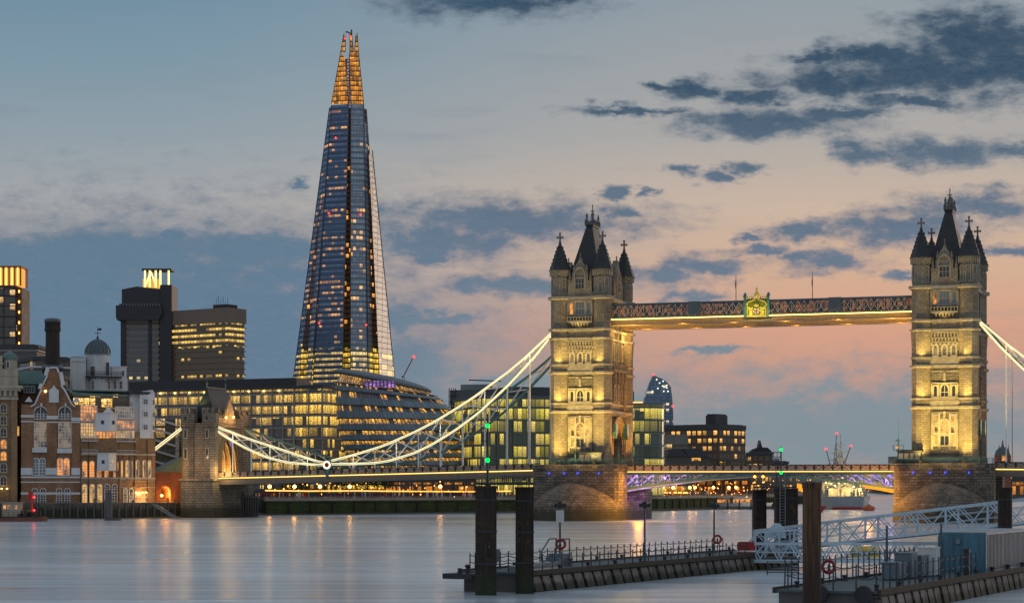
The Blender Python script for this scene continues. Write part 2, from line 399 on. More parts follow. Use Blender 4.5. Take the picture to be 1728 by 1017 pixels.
def win(parent, x, y, z, w, h, rz=0., fm=None, gm=None, mull=1, tr=1, kind='pointed', fr=.22, proud=.22, name='window'):
    """window: projecting frame with bars (mesh) and its pane (sub-part); local -y is outward"""
    fm = fm or stone_trim; gm = gm or glass_d
    key = (round(w, 3), round(h, 3), fm.name, gm.name, mull, tr, kind, fr, proud)
    if key not in WIN:
        if kind == 'rect': inner = [(-w/2, 0), (w/2, 0), (w/2, h), (-w/2, h)]; outer = [(-w/2-fr, -fr), (w/2+fr, -fr), (w/2+fr, h+fr), (-w/2-fr, h+fr)]
        else:
            inner = arch_pts(w, h, 5, kind == 'pointed')
            cx, cz = 0, h*.45
            outer = [(px+math.copysign(fr, px) if abs(px) > 1e-3 else 0, pz+(fr if pz > h*.3 else -fr)) for px, pz in inner]
        b = MB(); b.ring(outer, inner, -proud, 0.)
        bar = min(.13, w*.1)
        top = h if kind == 'rect' else h*.93
        for i in range(mull): xx = -w/2+w*(i+1)/(mull+1); b.box(xx-bar/2, -proud*.7, 0, xx+bar/2, -.03, top if abs(xx) < w*.2 or kind == 'rect' else h-w*.42)
        hh = h if kind == 'rect' else h-w*.45
        for i in range(tr): zz = hh*(i+1)/(tr+1); b.box(-w/2, -proud*.6, zz-bar/2, w/2, -.03, zz+bar/2)
        gmesh = MB(); gmesh.slab(inner, -.06, -.02)
        WIN[key] = (b.mesh('window_frame', fm), gmesh.mesh('pane', gm))
    a, p = WIN[key]
    o = link(name, a, parent, (x, y, z), rz)
    link('pane', p, o)
    return o
# ---------------------------------------------------------------- water, river bed banks
m, g = newmat('river_water')
o = g.n('TexCoord').outputs['Object']
a1 = g.noise(g.vm('MULTIPLY', o, (.035, .16, 1.)), 1., 6, .6); a2 = g.noise(g.vm('MULTIPLY', o, (.35, 1.1, 1.)), 1., 4, .6)
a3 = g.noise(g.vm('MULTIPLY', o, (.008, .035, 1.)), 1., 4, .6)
hgt = g.m('ADD', g.m('MULTIPLY', a1, 1.0), g.m('MULTIPLY', a2, .16))
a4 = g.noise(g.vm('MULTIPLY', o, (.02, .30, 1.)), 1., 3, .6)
colr = g.mix(g.smooth(g.m('ADD', g.m('MULTIPLY', a3, .5), g.m('MULTIPLY', a4, .5)), .38, .60), (.40, .47, .53), (.62, .71, .77))  # pale streaks in the base colour stand in for reflected sky
bmp = g.n('Bump', {'Height': hgt, 'Strength': .30, 'Distance': .5}).outputs[0]
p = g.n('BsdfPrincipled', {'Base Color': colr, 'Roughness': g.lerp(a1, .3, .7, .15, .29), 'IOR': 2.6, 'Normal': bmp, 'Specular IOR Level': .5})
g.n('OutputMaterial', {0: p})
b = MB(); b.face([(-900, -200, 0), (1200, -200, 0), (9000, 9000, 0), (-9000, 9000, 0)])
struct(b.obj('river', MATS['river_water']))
# land: south bank (left) and north bank (right), each one sheet on to the horizon
SB = [(-400, 470), (-122, 489), (-104.5, 491), (-80, 507), (-68, 545), (0, 592), (44, 640), (92, 741), (128, 900), (152, 1350), (100, 2600), (300, 5200), (600, 9000), (-9000, 9000), (-3000, 430)]
NB = [(225, 480), (232, 700), (252, 950), (282, 1350), (420, 2600), (900, 5200), (600, 9000), (9000, 9000), (2500, 480)]
b = MB(); b.prism(SB, -3, 4.4); struct(b.obj('south_bank_ground', ground_m))
b = MB(); b.prism(NB[::-1] if False else NB, -3, 4.2); struct(b.obj('north_bank_ground', ground_m))
# foreshore of mud below the quays
b = MB()
fs = [(-300, 464), (-121, 481), (-98, 487), (-78, 500), (-66, 541), (2, 586), (47, 634), (96, 738)]
for i in range(len(fs)-1):
    (x0, y0), (x1, y1) = fs[i], fs[i+1]
    b.face([(x0+1, y0-5, -.3), (x1+2, y1-5, -.3), (x1-4, y1+8, 1.3), (x0-4, y0+8, 1.3)])
struct(b.obj('mud_ground', mud))
# ================================================================ the bridge
PHI = math.radians(18.5); OX, OY = 18.87, 476.0
ca, sa = math.cos(PHI), math.sin(PHI)
def bw(t, v, z=0): return Vector((OX+t*ca+v*sa, OY-t*sa+v*ca, z))      # bridge frame -> world
def bl(px, py, v):                                                      # photo point on the plane v -> (t, z)
    k = (px-CX)/F; t = (k*(OY+v*ca)-OX-v*sa)/(ca+k*sa); D = OY-t*sa+v*ca
    return t, CH-(py-HY)*D/F
SPAN = 82.3
TB = 12.7
def make_tower():
    T = thing('bridge_tower', 'floodlit Gothic bridge tower rising beside the green glass office, nearer the egg-shaped hall', 'tower', bw(0, 0, TB), -PHI, 'Gothic towers of the bridge')
    z = lambda a: a-TB
    HX, HY_ = 5.1, 9.3        # turret centres
    bx, by = 5.75, 9.95       # wall planes
    w = MB()
    # lower storey: two side walls and the arched road passage along x
    z1 = z(25.0)
    w.box(-bx, -by, 0, bx, -4.6, z1); w.box(-bx, 4.6, 0, bx, by, z1)
    ap = arch_pts(9.2, 9.6, 8, True, 5.5)
    arc = [q for q in ap if q[1] > 4.0]
    # spandrel above the passage, following the arch
    top = [(q[0], q[1]) for q in ap[2:-1]] + [ap[-1]]
    for i in range(len(top)-1):
        (a0, c0), (a1, c1) = top[i], top[i+1]
        for X in (-bx, bx):
            pts = [(X, a0, c0), (X, a1, c1), (X, a1, z1), (X, a0, z1)]
            w.face(pts if X < 0 else pts[::-1])
        w.face([(-bx, a0, c0), (bx, a0, c0), (bx, a1, c1), (-bx, a1, c1)])
    w.face([(-bx, -4.6, z1), (bx, -4.6, z1), (bx, 4.6, z1), (-bx, 4.6, z1)])
    w.box(-bx, -by, z1, bx, by, z(51.0))
    W_ = w.obj('wall', stone, T)
    # rubble panels between the turrets on the river faces
    for s in (-1, 1):
        y0, y1 = sorted((s*(by+.02), s*(by+.14)))
        for (za, zb) in ((14.5, 24.2), (26.9, 33.3), (35.9, 41.4), (43.8, 50.7)):
            r = MB(); r.box(-3.05, y0, z(za), 3.05, y1, z(zb)); r.obj('rubble_panel', stone_rub, W_)
    # string courses and cornices running round the body and turrets
    k = MB()
    for (a, c, e, s) in ((24.5, 25.1, .45, 1), (26.5, 26.9, .3, 1), (33.4, 34.0, .45, 1), (35.3, 35.8, .3, 1), (41.3, 41.8, .5, 1), (43.3, 43.9, .6, 1), (50.5, 51.2, .7, 1)):
        k.box(-bx-e, -by-e, z(a), bx+e, by+e, z(c))
        for sx in (-1, 1):
            for sy in (-1, 1): k.lathe([(2.1+e*.7, z(a)-.012), (2.12+e, z(a)+.2), (2.12+e, z(c)+.012)], 8, (sx*HX, sy*HY_, 0), ph=math.pi/8)
    for a in (25.1, 34.0): # weathered bulge bands
        for s in (-1, 1): k.box(-3.2, min(s*by, s*(by+.3)), z(a+.0)+.01, 3.2, max(s*by, s*(by+.3)), z(a+1.3))
    # battered plinth
    k.box(-bx-.35, -by-.35, 0, -bx+.0, -4.7, 1.3); k.box(bx, -by-.35, 0, bx+.35, -4.7, 1.3); k.box(-3.2, -by-.35, 0, 3.2, -by, 1.3)
    k.obj('string_course', stone_trim, T)
    # turrets
    for sx in (-1, 1):
        for sy in (-1, 1):
            t = MB(); c = (sx*HX, sy*HY_, 0)
            prof = [(2.35, 0), (2.35, 1.2), (2.12, 1.6), (2.12, z(36.6)), (2.12, z(38.0)), (2.3, z(40.9)), (2.3, z(41.4)), (2.12, z(41.8)), (2.12, z(51)), (2.0, z(51.3)), (2.0, z(56.2)), (2.45, z(56.9)), (2.5, z(57.3))]
            t.lathe(prof, 8, c, ph=math.pi/8)
            to = t.obj('turret', stone, T)
            bp = MB()           # blind panels and corbels under the eaves
            for i in range(8):
                an = math.pi/4*i; n = Vector((math.cos(an), math.sin(an), 0)); tt = Vector((-n.y, n.x, 0)); o_ = Vector(c)+n*1.90
                for q in (-.5, .5): bp.beam(o_+tt*q+Vector((0, 0, z(51.8))), o_+tt*q+Vector((0, 0, z(55.4))), .18, .18)
                bp.beam(o_+tt*-.55+Vector((0, 0, z(55.4))), o_+tt*.55+Vector((0, 0, z(55.4))), .2)
                for q in (-.6, 0, .6): bp.beam(o_+n*.25+tt*q+Vector((0, 0, z(56.0))), o_+n*.25+tt*q+Vector((0, 0, z(56.8))), .22, .35)
            bp.obj('corbel_panel', stone_trim, to)
            s_ = MB(); s_.lathe([(2.62, z(57.3)), (2.35, z(57.75)), (1.75, z(59.5)), (1.0, z(61.9)), (.28, z(63.6)), (.34, z(63.8)), (.12, z(64.1))], 8, c, ph=math.pi/8)
            for i in range(8):      # ribs with crockets
                an = math.pi/4*i+math.pi/8
                for j in range(6):
                    f = j/6; rr = 2.2*(1-f)+.4*f; zz = z(57.9)+5.5*f
                    s_.box(c[0]+math.cos(an)*rr-.12, c[1]+math.sin(an)*rr-.12, zz, c[0]+math.cos(an)*rr+.12, c[1]+math.sin(an)*rr+.12, zz+.35)
            s_.obj('spire', slate, to)
            x_ = MB(); X, Y = c[0], c[1]
            x_.tube((X, Y, z(63.8)), (X, Y, z(64.9)), .12, .1, 6)
            x_.box(X-.17, Y-.17, z(64.0), X+.17, Y+.17, z(66.0)); x_.box(X-.68, Y-.14, z(64.85), X+.68, Y+.14, z(65.18)); x_.box(X-.14, Y-.66, z(64.86), X+.14, Y+.66, z(65.17))
            for q in (-.68, .68): x_.box(X+q-.1, Y-.16, z(64.72), X+q+.1, Y+.16, z(65.31))
            x_.box(X-.26, Y-.16, z(65.9), X+.26, Y+.16, z(66.1))
            x_.obj('cross', stone_dark, to)
    # east and west faces: windows
    for s, rz in ((-1, 0), (1, math.pi)):
        Y = s*(by+.14)
        f = lambda x: x*(-s)      # local x mirrored for the far face
        for x in (-1.75, 1.75):
            win(T, f(x), Y, z(21.5), .75, 1.6, rz, kind='rect', tr=0, mull=0, gm=pane_y, fr=.3)
            win(T, f(x), Y, z(19.3), .75, 1.4, rz, kind='rect', tr=0, mull=0, gm=pane_y, fr=.3)
            win(T, f(x), Y, z(16.8), .75, 1.9, rz, kind='rect', tr=0, mull=0, gm=pane_y, fr=.3)
        win(T, 0, Y, z(19.2), 1.75, 3.0, rz, mull=1, tr=1, gm=pane_y, fr=.3)
        win(T, 0, Y, z(16.7), 1.75, 1.9, rz, mull=1, tr=0, gm=glass_d, fr=.28, kind='rect')
        win(T, 0, Y-.15*s*0, z(27.2), 1.5, 2.5, rz, mull=1, tr=1, gm=glass_d, fr=.28)
        for x in (-1.95, 1.95): win(T, f(x), Y, z(27.2), .7, 2.3, rz, mull=0, tr=0, gm=glass_d, fr=.28)
        for x in (-1.95, 0, 1.95): win(T, x, Y, z(36.1), .8, 2.1, rz, mull=0, tr=0, gm=pane_dim, fr=.3)
        win(T, 0, Y, z(47.1), 1.9, 2.8, rz, mull=2, tr=1, kind='rect', gm=pane_sky, fr=.22)
        for x in (-2.1, 2.1): win(T, f(x), Y, z(47.2), .75, 2.6, rz, mull=0, tr=0, kind='pointed', gm=(pane_w if x < 0 else pane_sky), fr=.25)
    # carved bands, hood moulds, niche figures, zigzag corbel tables, balcony
    for s in (-1, 1):
        cv = MB()
        def B(x0, a, x1, c, d=.45): cv.box(x0, min(s*by, s*(by+d)), z(a), x1, max(s*by, s*(by+d)), z(c))
        B(-2.75, 29.95, 2.75, 30.2, .5)
        for x in (-2.75, -1.25, 1.25, 2.75): B(x-.12, 26.9, x+.12, 30.0, .42)
        B(-.22, 30.9, .22, 32.3, .6); B(-.35, 30.6, .35, 30.9, .6); B(-2.9, 32.6, 2.9, 32.8, .3)
        B(-2.6, 23.6, 2.6, 23.8, .4); B(-.25, 22.6, .25, 24.0, .6)
        for x in (-2.65, -1.1, 1.1, 2.65): B(x-.13, 15.6, x+.13, 23.6, .38)
        for a in (18.75, 20.95, 15.6): B(-2.75, a, 2.75, a+.18, .36)
        for i in range(9):
            x = -2.8+.7*i
            B(x-.14, 40.1, x+.14, 40.9, .4); B(x-.14+.2, 39.2, x+.14+.2, 39.75, .42)
        B(-3.0, 40.95, 3.0, 41.2, .5); B(-3.0, 39.8, 3.0, 40.0, .36); B(-3.0, 38.9, 3.0, 39.05, .36)
        for i in range(7): B(-2.7+.9*i-.22, 38.3, -2.7+.9*i+.22, 38.75, .4)
        for i in range(6):      # zigzag under the balcony
            x = -1.75+.7*i; y0 = s*(by+.2); y1 = s*(by+.75)
            cv.slab([(x-.32, z(45.3)), (x, z(44.4)), (x+.32, z(45.3))], min(y0, y1), max(y0, y1))
        B(-2.9, 45.3, 2.9, 45.65, .9); B(-2.9, 46.45, 2.9, 46.6, .85)
        for i in range(9): cv.box(-2.85+.71*i-.1, s*(by+.75)-.1, z(45.6), -2.85+.71*i+.1, s*(by+.75)+.1, z(46.5))
        for x in (-2.85, -1.35, 1.35, 2.85): B(x-.15, 46.6, x+.15, 50.3, .5)
        B(-2.95, 50.1, 2.95, 50.35, .5)
        cv.obj('carving', stone_trim, T)
    # north and south faces: arch orders, tall lancets, ribs, balconies
    for s in (-1, 1):
        q = MB()
        M_ = Matrix.Rotation(s*math.pi/2, 4, 'Z')
        q.T = M_
        for i, (ww, hh) in enumerate(((9.0, 9.6), (9.9, 10.2), (10.8, 10.8))):
            inner = arch_pts(ww, hh, 8, True, 5.5); outer = arch_pts(ww+.8, hh+.5, 8, True, 5.7)
            q.ring(outer, inner, -bx-.25-.28*i, -bx+.3-.28*i if False else -bx)
        for x in (-6.6, -5.6, 5.6, 6.6): q.box(x-.2, -bx-.5, 0, x+.2, -bx, z(41.3))
        for x in (-3.2, 0, 3.2):
            q.box(x-.18, -bx-.45, z(26.9), x+.18, -bx, z(50.4))
        q.box(-5.6, -bx-1.3, z(34.2), 5.6, -bx, z(34.8)); q.box(-5.6, -bx-1.3, z(34.8), -5.4, -bx, z(35.9)); q.box(-5.6, -bx-1.35, z(35.8), 5.6, -bx-1.15, z(36.0))
        for i in range(15): q.box(-5.5+i*.78-.1, -bx-1.32, z(34.8), -5.5+i*.78+.1, -bx-1.18, z(35.8))
        for x in (-4.4, -1.6, 1.6, 4.4): q.slab([(x-.3, z(31.6)), (x+.3, z(31.6)), (x+.3, z(34.2)), (x-.3, z(34.2))], -bx-1.2, -bx)
        q.box(-5.8, -bx-.6, z(24.0), 5.8, -bx, z(24.5))
        q.obj('portal_carving', stone, T)
        rz = s*math.pi/2
        for x in (-1.6, 1.6): 
            for (a, h) in ((27.4, 3.6), (37.0, 3.9)):
                p_ = M_ @ Vector((x, -bx-.05, 0)); win(T, p_.x, p_.y, z(a), 1.3, h, rz, mull=1, tr=1, gm=glass_d, fr=.3)
        for x in (-4.5, 4.5):
            p_ = M_ @ Vector((x, -bx-.05, 0)); win(T, p_.x, p_.y, z(37.0), 1.1, 3.6, rz, mull=0, tr=1, gm=pane_w, fr=.3)
        lb = MB(); lb.T = M_   # teal shields (bridge fittings) either side of the arch
        for x in (-5.0, 5.0):
            lb = MB(); lb.T = M_; lb.slab([(x-.8, z(20.2)), (x, z(18.7)), (x+.8, z(20.2)), (x+.8, z(22.2)), (x-.8, z(22.2))], -bx-1.5, -bx-.5)
            lb.obj('bracket_shield', teal, T)
    # gables (dormers) on all four sides
    def gable(parent, half, y, rz):
        q = MB(); q.T = Matrix.Rotation(rz, 4, 'Z')
        st = [(-half, z(51.1)), (half, z(51.1)), (half, z(54.4)), (half*.78, z(54.9)), (half*.78, z(56.6)), (half*.55, z(57.4)), (half*.42, z(58.4)), (half*.16, z(59.3)), (0, z(60.3))]
        st += [(-x, c) for x, c in st[::-1][1:] if x != half or True][:-2] + [(-half, z(54.4))] if False else [(-x, c) for x, c in st[2:-1][::-1]]
        q.slab(st, -y-.45, -y+.8)
        q.slab([(-.12, z(60.2)), (.12, z(60.2)), (.1, z(61.3)), (-.1, z(61.3))], -y-.2, -y+.05)
        for sx in (-1, 1):
            q.T = Matrix.Rotation(rz, 4, 'Z')
            q.box(sx*(half+.1)-.35, -y-.5, z(51.1), sx*(half+.1)+.35, -y+.2, z(54.9))
            q.lathe([(.5, z(54.9)), (.42, z(55.2)), (.02, z(57.6))], 6, (sx*(half+.1), -y-.15, 0))
            q.lathe([(.3, z(57.0)), (.38, z(57.5)), (.02, z(58.8))], 6, (sx*half*.62, -y-.1, 0))
        # parapet
        q.box(-3.3, -y-.35, z(51.1), 3.3, -y-.1, z(52.2))
        # dormer roof running back to the main roof
        q.cm = 1
        q.face([(-half*.9, -y+.8, z(55.0)), (0, -y+.8, z(59.6)), (0, 0, z(59.6)), (-half*.9, 0, z(55.0))]); q.face([(half*.9, -y+.8, z(55.0)), (half*.9, 0, z(55.0)), (0, 0, z(59.6)), (0, -y+.8, z(59.6))])
        o = q.obj('gable', [stone, slate], parent)
        v = Matrix.Rotation(rz, 4, 'Z') @ Vector((0, -y-.47, 0))
        win(o, v.x, v.y, z(53.0), 2.0, 2.3, rz, mull=2, tr=1, kind='rect', gm=glass_d, fr=.2)
        hood = MB(); hood.T = Matrix.Rotation(rz, 4, 'Z')
        hood.ring(arch_pts(2.9, 5.1, 6, True, 2.1), arch_pts(2.4, 4.8, 6, True, 1.9), -y-.75, -y-.4)
        hm = hood.obj('hood_mould', stone_trim, o); hm.location = (0, 0, z(52.9))
        return o
    gable(T, 2.4, by, 0); gable(T, 2.4, by, math.pi); gable(T, 3.4, bx, math.pi/2); gable(T, 3.4, bx, -math.pi/2)
    up = MB(); up.box(-bx+.5, -by+.6, z(51), bx-.5, by-.6, z(54.0)); up.obj('attic_wall', stone_dark, T)
    rf = MB()
    zz = [(z(54.0), 4.3, 8.2), (z(57.2), 3.35, 6.6), (z(68.2), .75, 2.6)]
    for i in range(2):
        (z0, a0, b0), (z1_, a1, b1) = zz[i], zz[i+1]
        A = [(-a0, -b0, z0), (a0, -b0, z0), (a0, b0, z0), (-a0, b0, z0)]; B_ = [(-a1, -b1, z1_), (a1, -b1, z1_), (a1, b1, z1_), (-a1, b1, z1_)]
        for j in range(4): rf.face([A[j], A[(j+1) % 4], B_[(j+1) % 4], B_[j]])
    rf.box(-.95, -2.8, z(68.2), .95, 2.8, z(68.8))
    R_ = rf.obj('roof', slate, T)
    cr = MB()
    cr.box(-1.1, -3.0, z(68.6), 1.1, 3.0, z(68.9))
    for i in range(7):
        for x in (-.95, .95): cr.lathe([(.13, 0), (.2, .5), (.02, 1.1)], 5, (x, -2.8+5.6*i/6, z(68.9)))
    for x in (-.7, .7):
        for y in (-2.4, 2.4): cr.lathe([(.24, 0), (.24, 1.6), (.34, 1.7), (.02, 2.6)], 6, (x, y, z(68.9)))
    cr.lathe([(.8, 0), (.62, 1.0), (.34, 1.1), (.34, 2.3), (.45, 2.4), (.12, 3.2), (.1, 4.4)], 8, (0, 0, z(68.8)))
    cr.box(-.5, -.12, z(72.0), .5, .12, z(72.2)); cr.box(-.09, -.09, z(72.0), .09, .09, z(73.6))
    for a in (71.2, 71.9, 73.0): cr.lathe([(.05, 0), (.24, .12), (.05, .24)], 6, (0, 0, z(a)))
    cr.obj('finial', stone_dark, R_)
    return T
TL = make_tower()
TR = copy_tree(TL, bw(SPAN, 0, TB), -PHI, 'floodlit Gothic bridge tower standing behind the silver gangway')
# ---------------------------------------------------------------- piers
def make_pier():
    P_ = thing('bridge_pier', 'granite river pier with blue lamps standing clear of the gangway, nearer the glass hall', 'bridge pier', bw(0, 0, 0), -PHI, 'river piers of the bridge')
    b = MB()
    w = 10.65
    pts = [(-w, -12.6), (-w+.5, -13.6), (-w+1.5, -14), (w-1.5, -14), (w-.5, -13.6), (w, -12.6), (w, -8.2), (6.2, -8.2), (6.2, 8.2), (w, 8.2), (w, 14), (-w, 14), (-w, 8.2), (-6.2, 8.2), (-6.2, -8.2), (-w, -8.2)]
    b.prism(pts, -4, 11.6)
    b.prism([(x*1.012, y*1.012) for x, y in pts], 11.6, 12.0)
    b.prism(pts, 12.0, TB)
    b.box(-w, -8.19, -4, -6.2, 8.19, 4.4); b.box(6.2, -8.19, -4, w, 8.19, 4.4)
    o = b.obj('pier_body', pier_st, P_)
    def nose(s):
        n = MB()
        base = [(-w+.02, s*13.9), (-8.6, s*17.5), (-5.6, s*21.5), (-2.4, s*25.2), (0, s*27.2), (2.4, s*25.2), (5.6, s*21.5), (8.6, s*17.5), (w-.02, s*13.9)]
        for i in range(8):
            (x0, y0), (x1, y1) = base[i], base[i+1]
            lv = [(-4, 1.), (2.6, 1.), (3.1, 1.015), (3.4, .99)]
            # curved stepped cap rising to an apex
            apx, apy = 0, s*19.0
            H = [(3.4, 1.), (4.7, .86), (6.0, .68), (7.2, .45), (8.1, .2), (8.5, 0.)]
            for (za, fa), (zb, fb) in zip(((-4, 1.),)+tuple(H[:0])+((-4, 1.),)[1:]+((3.4, 1.),)*0 + tuple(H)[:-1], tuple(H[:1])+tuple(H[1:])):
                pa0 = (apx+(x0-apx)*fa, apy+(y0-apy)*fa, za); pa1 = (apx+(x1-apx)*fa, apy+(y1-apy)*fa, za)
                pb0 = (apx+(x0-apx)*fb, apy+(y0-apy)*fb, zb); pb1 = (apx+(x1-apx)*fb, apy+(y1-apy)*fb, zb)
                q = [pa0, pa1, pb1, pb0] if fb > 0 else [pa0, pa1, pb0]
                n.face(q if s < 0 else q[::-1])
        # back of the cap down to the pier face
        for fa, fb, za, zb in [(1., .86, 3.4, 4.7), (.86, .68, 4.7, 6.0), (.68, .45, 6., 7.2), (.45, .2, 7.2, 8.1), (.2, 0, 8.1, 8.5)]:
            for sx in (-1, 1):
                X0, X1 = sx*w*fa, sx*w*fb; Y0 = s*19+(s*13.9-s*19)*fa; Y1 = s*19+(s*13.9-s*19)*fb
                q = [(X0, Y0, za), (X0, s*13.9, za), (X1, s*13.9, zb), (X1, Y1, zb)]
                if fa > fb: n.face(q if sx*s > 0 else q[::-1])
        n.face([(-w, s*14.2, 3.4), (0, s*14.2, 8.5), (w, s*14.2, 3.4)])
        return n
    nose(-1).obj('cutwater', pier_st, P_); nose(1).obj('cutwater', pier_st, P_)
    for x in (-6.2, -2.6, .6, 5.6):
        l = MB(); l.lathe([(.12, -.2), (.2, -.1), (.2, .12), (.12, .2)], 8, (x, -14.3, 10.7)); lo = l.obj('blue_lamp', blue_l, P_)
    rl = MB()       # railing round the pier top
    loop = [(-w+.3, -8), (-w+.3, -13.2), (w-.3, -13.2), (w-.3, -8)]
    for i in range(3):
        (x0, y0), (x1, y1) = loop[i], loop[i+1]; L = math.hypot(x1-x0, y1-y0); n = int(L/1.4)
        for j in range(n+1): rl.tube((x0+(x1-x0)*j/n, y0+(y1-y0)*j/n, TB), (x0+(x1-x0)*j/n, y0+(y1-y0)*j/n, TB+1.15), .05, n=5)
        for a in (.4, .8, 1.15): rl.tube((x0, y0, TB+a), (x1, y1, TB+a), .045, n=5)
    rl.obj('railing', teal, P_)
    fl = MB()       # floodlight housings on the pier top
    for x in (-4.6, 4.6): fl.box(x-.35, -15.0, TB+.1, x+.35, -14.4, TB+.6); fl.box(x-.08, -14.4, TB+.1, x+.08, -12.6, TB+.25)
    fl.obj('floodlight', dark_m, P_)
    return P_
PL = make_pier()
PR = copy_tree(PL, bw(SPAN, 0, 0), -PHI, 'granite river pier with blue lamps behind the silver gangway')
# control cabins on the piers
def cabin(t, label, xo, w, flip):
    c = thing('control_cabin', label, 'cabin', bw(t+xo, -11.4, TB), -PHI, 'control cabins on the piers')
    b = MB(); b.box(-w/2, -1.6, 0, w/2, 1.6, .95); b.box(-w/2, -1.6, 2.2, w/2, 1.6, 2.5)
    for x in [-w/2+i*w/4 for i in range(5)]: b.box(max(-w/2, x-.12), -1.6, .95, min(w/2, x+.12), -1.45, 2.2)
    b.box(-w/2, 1.3, .95, w/2, 1.6, 2.2)
    b.obj('wall', black_g, c)
    r = MB(); r.box(-w/2-.35, -2.0, 2.5, w/2+.35, 2.0, 2.75); r.box(-w/2+.4, -1.2, 2.75, w/2-.4, 1.2, 2.95); r.obj('roof', dark_m, c)
    p_ = MB(); p_.box(-w/2+.1, -1.5, .95, w/2-.1, -1.42, 2.2); p_.obj('pane', pane_dim, c)
    k = MB(); k.box(-w/2-2.2, -1.2, 0, -w/2-.01, 1.2, 1.5); k.obj('store_box', navy, c)
    return c
cabin(0, 'low dark cabin at the tower foot on the pier nearer the glass hall', 3.2, 5.4, 1)
cabin(SPAN, 'low dark cabin beside the tall mast on the pier behind the gangway', -7.2, 4.8, 1)
def signal_mast(t, v, z0, h, label, plat=True):
    c = thing('signal_mast', label, 'mast', bw(t, v, z0), -PHI)
    b = MB(); b.tube((0, 0, 0), (0, 0, h*.55), .22, .16, 8); b.tube((0, 0, h*.55), (0, 0, h), .07, .03, 6); b.obj('pole', teal, c)
    if plat:
        q = MB(); q.box(-1.1, -.5, h*.3, 1.1, .5, h*.3+.12)
        for x in (-1.1, 0, 1.1):
            for y in (-.5, .5): q.tube((x, y, h*.3), (x, y, h*.3+1.1), .05, n=5)
        for y in (-.5, .5): q.tube((-1.1, y, h*.3+1.1), (1.1, y, h*.3+1.1), .05, n=5)
        q.box(-.6, -.2, h*.5, .6, .2, h*.5+.3)
        q.obj('platform', teal, c)
        l = MB(); l.box(-.5, -.6, h*.3+.4, .1, -.5, h*.3+.75); l.obj('lamp', orange_soft, c)
    return c
signal_mast(SPAN-9.6, -12.6, TB, 9.6, 'tall thin teal mast with small platform beside the cabin on the pier behind the gangway')
signal_mast(-.3, -13.0, TB, 4.2, 'short teal signal post mid-way along the pier nearer the glass hall', False)
signal_mast(9.9, -12.8, TB, 4.6, 'short teal signal post at the pier corner next to the violet-lit truss', False)
# ---------------------------------------------------------------- high level walkways
lat_m = plain('lattice_paint', (.50, .47, .42), .5, 0, .3, 1.5)
def walkway(v, label):
    x0, x1 = 5.8, SPAN-5.8
    c = thing('high_walkway', label, 'walkway', bw(0, v, 0), -PHI, 'high-level walkways between the towers')
    b = MB(); w = 2.0
    b.box(x0, -w, 48.95, x1, w, 49.3); b.box(x0, -w, 46.05, x1, w, 46.5)
    b.box(x0, -w+.5, 49.3, x1, w-.5, 49.45)
    b.obj('chord', navy, c)
    for X in (25.0, 56.8): p_ = MB(); p_.box(X, -w-.15, 46.4, X+2.9, w+.15, 49.5); p_.obj('panel', lead, c)
    g_ = MB(); g_.box(x0, -w-.1, 45.7, x1, w+.1, 46.05); g_.box(x0, -w+.15, 44.75, x1, -w+.45, 45.7); g_.box(x0, w-.45, 44.75, x1, w-.15, 45.7); g_.box(x0, -w+.1, 44.6, x1, w-.1, 44.75)
    n = 44
    for i in range(n+1):
        X = x0+(x1-x0)*i/n; g_.box(X-.09, -w-.16, 45.72, X+.09, -w-.1, 46.42)
    g_.obj('girder', plain('cream_bridge_paint', (.34, .24, .13), .55, 0, .25, 1.) if 'cream_bridge_paint' not in MATS else MATS['cream_bridge_paint'], c)
    l_ = MB(); n = 48
    for s in (-1, 1):
        for i in range(n):
            a, d = x0+(x1-x0)*i/n, x0+(x1-x0)*(i+1)/n; Y = s*(w-.02)
            l_.beam((a, Y, 46.5), (d, Y, 48.95), .12, .1); l_.beam((a, Y-.06*s, 48.95), (d, Y-.06*s, 46.5), .12, .1); l_.beam((a, Y, 46.5), (a, Y, 48.95), .08, .08)
    l_.obj('lattice', lat_m, c)
    gl = MB()
    gl.box(x0, -w+.35, 46.5, x1, -w+.4, 48.95); gl.box(x0, w-.4, 46.5, x1, w-.35, 48.95)
    gl.obj('glazing', WALKGL, c)
    st = MB(); st.box(x0, -w-.55, 45.74, 38.9-1, -w-.42, 45.92); st.box(43.6, -w-.55, 45.74, x1, -w-.42, 45.92); st.obj('light_strip', strip_hi, c)
    for i in range(6): point_light('soffit_fill', bw(x0+6+i*(x1-x0-12)/5, v-.6, 44.0), 330, (1., .45, .07), .3)  # added fill lamps, deepen the gold glow of the strip on the underside
    return c
WALKGL = lit_glass('walkway_glass', .5, .8, .5, (1, .30, .05), .24, (.03, .035, .05), spand=.0, clus=.2)
walkway(-6.6, 'near high-level lattice walkway between the two towers, edged by a golden light strip')
walkway(6.6, 'far high-level walkway between the two towers, partly hidden behind the near one')
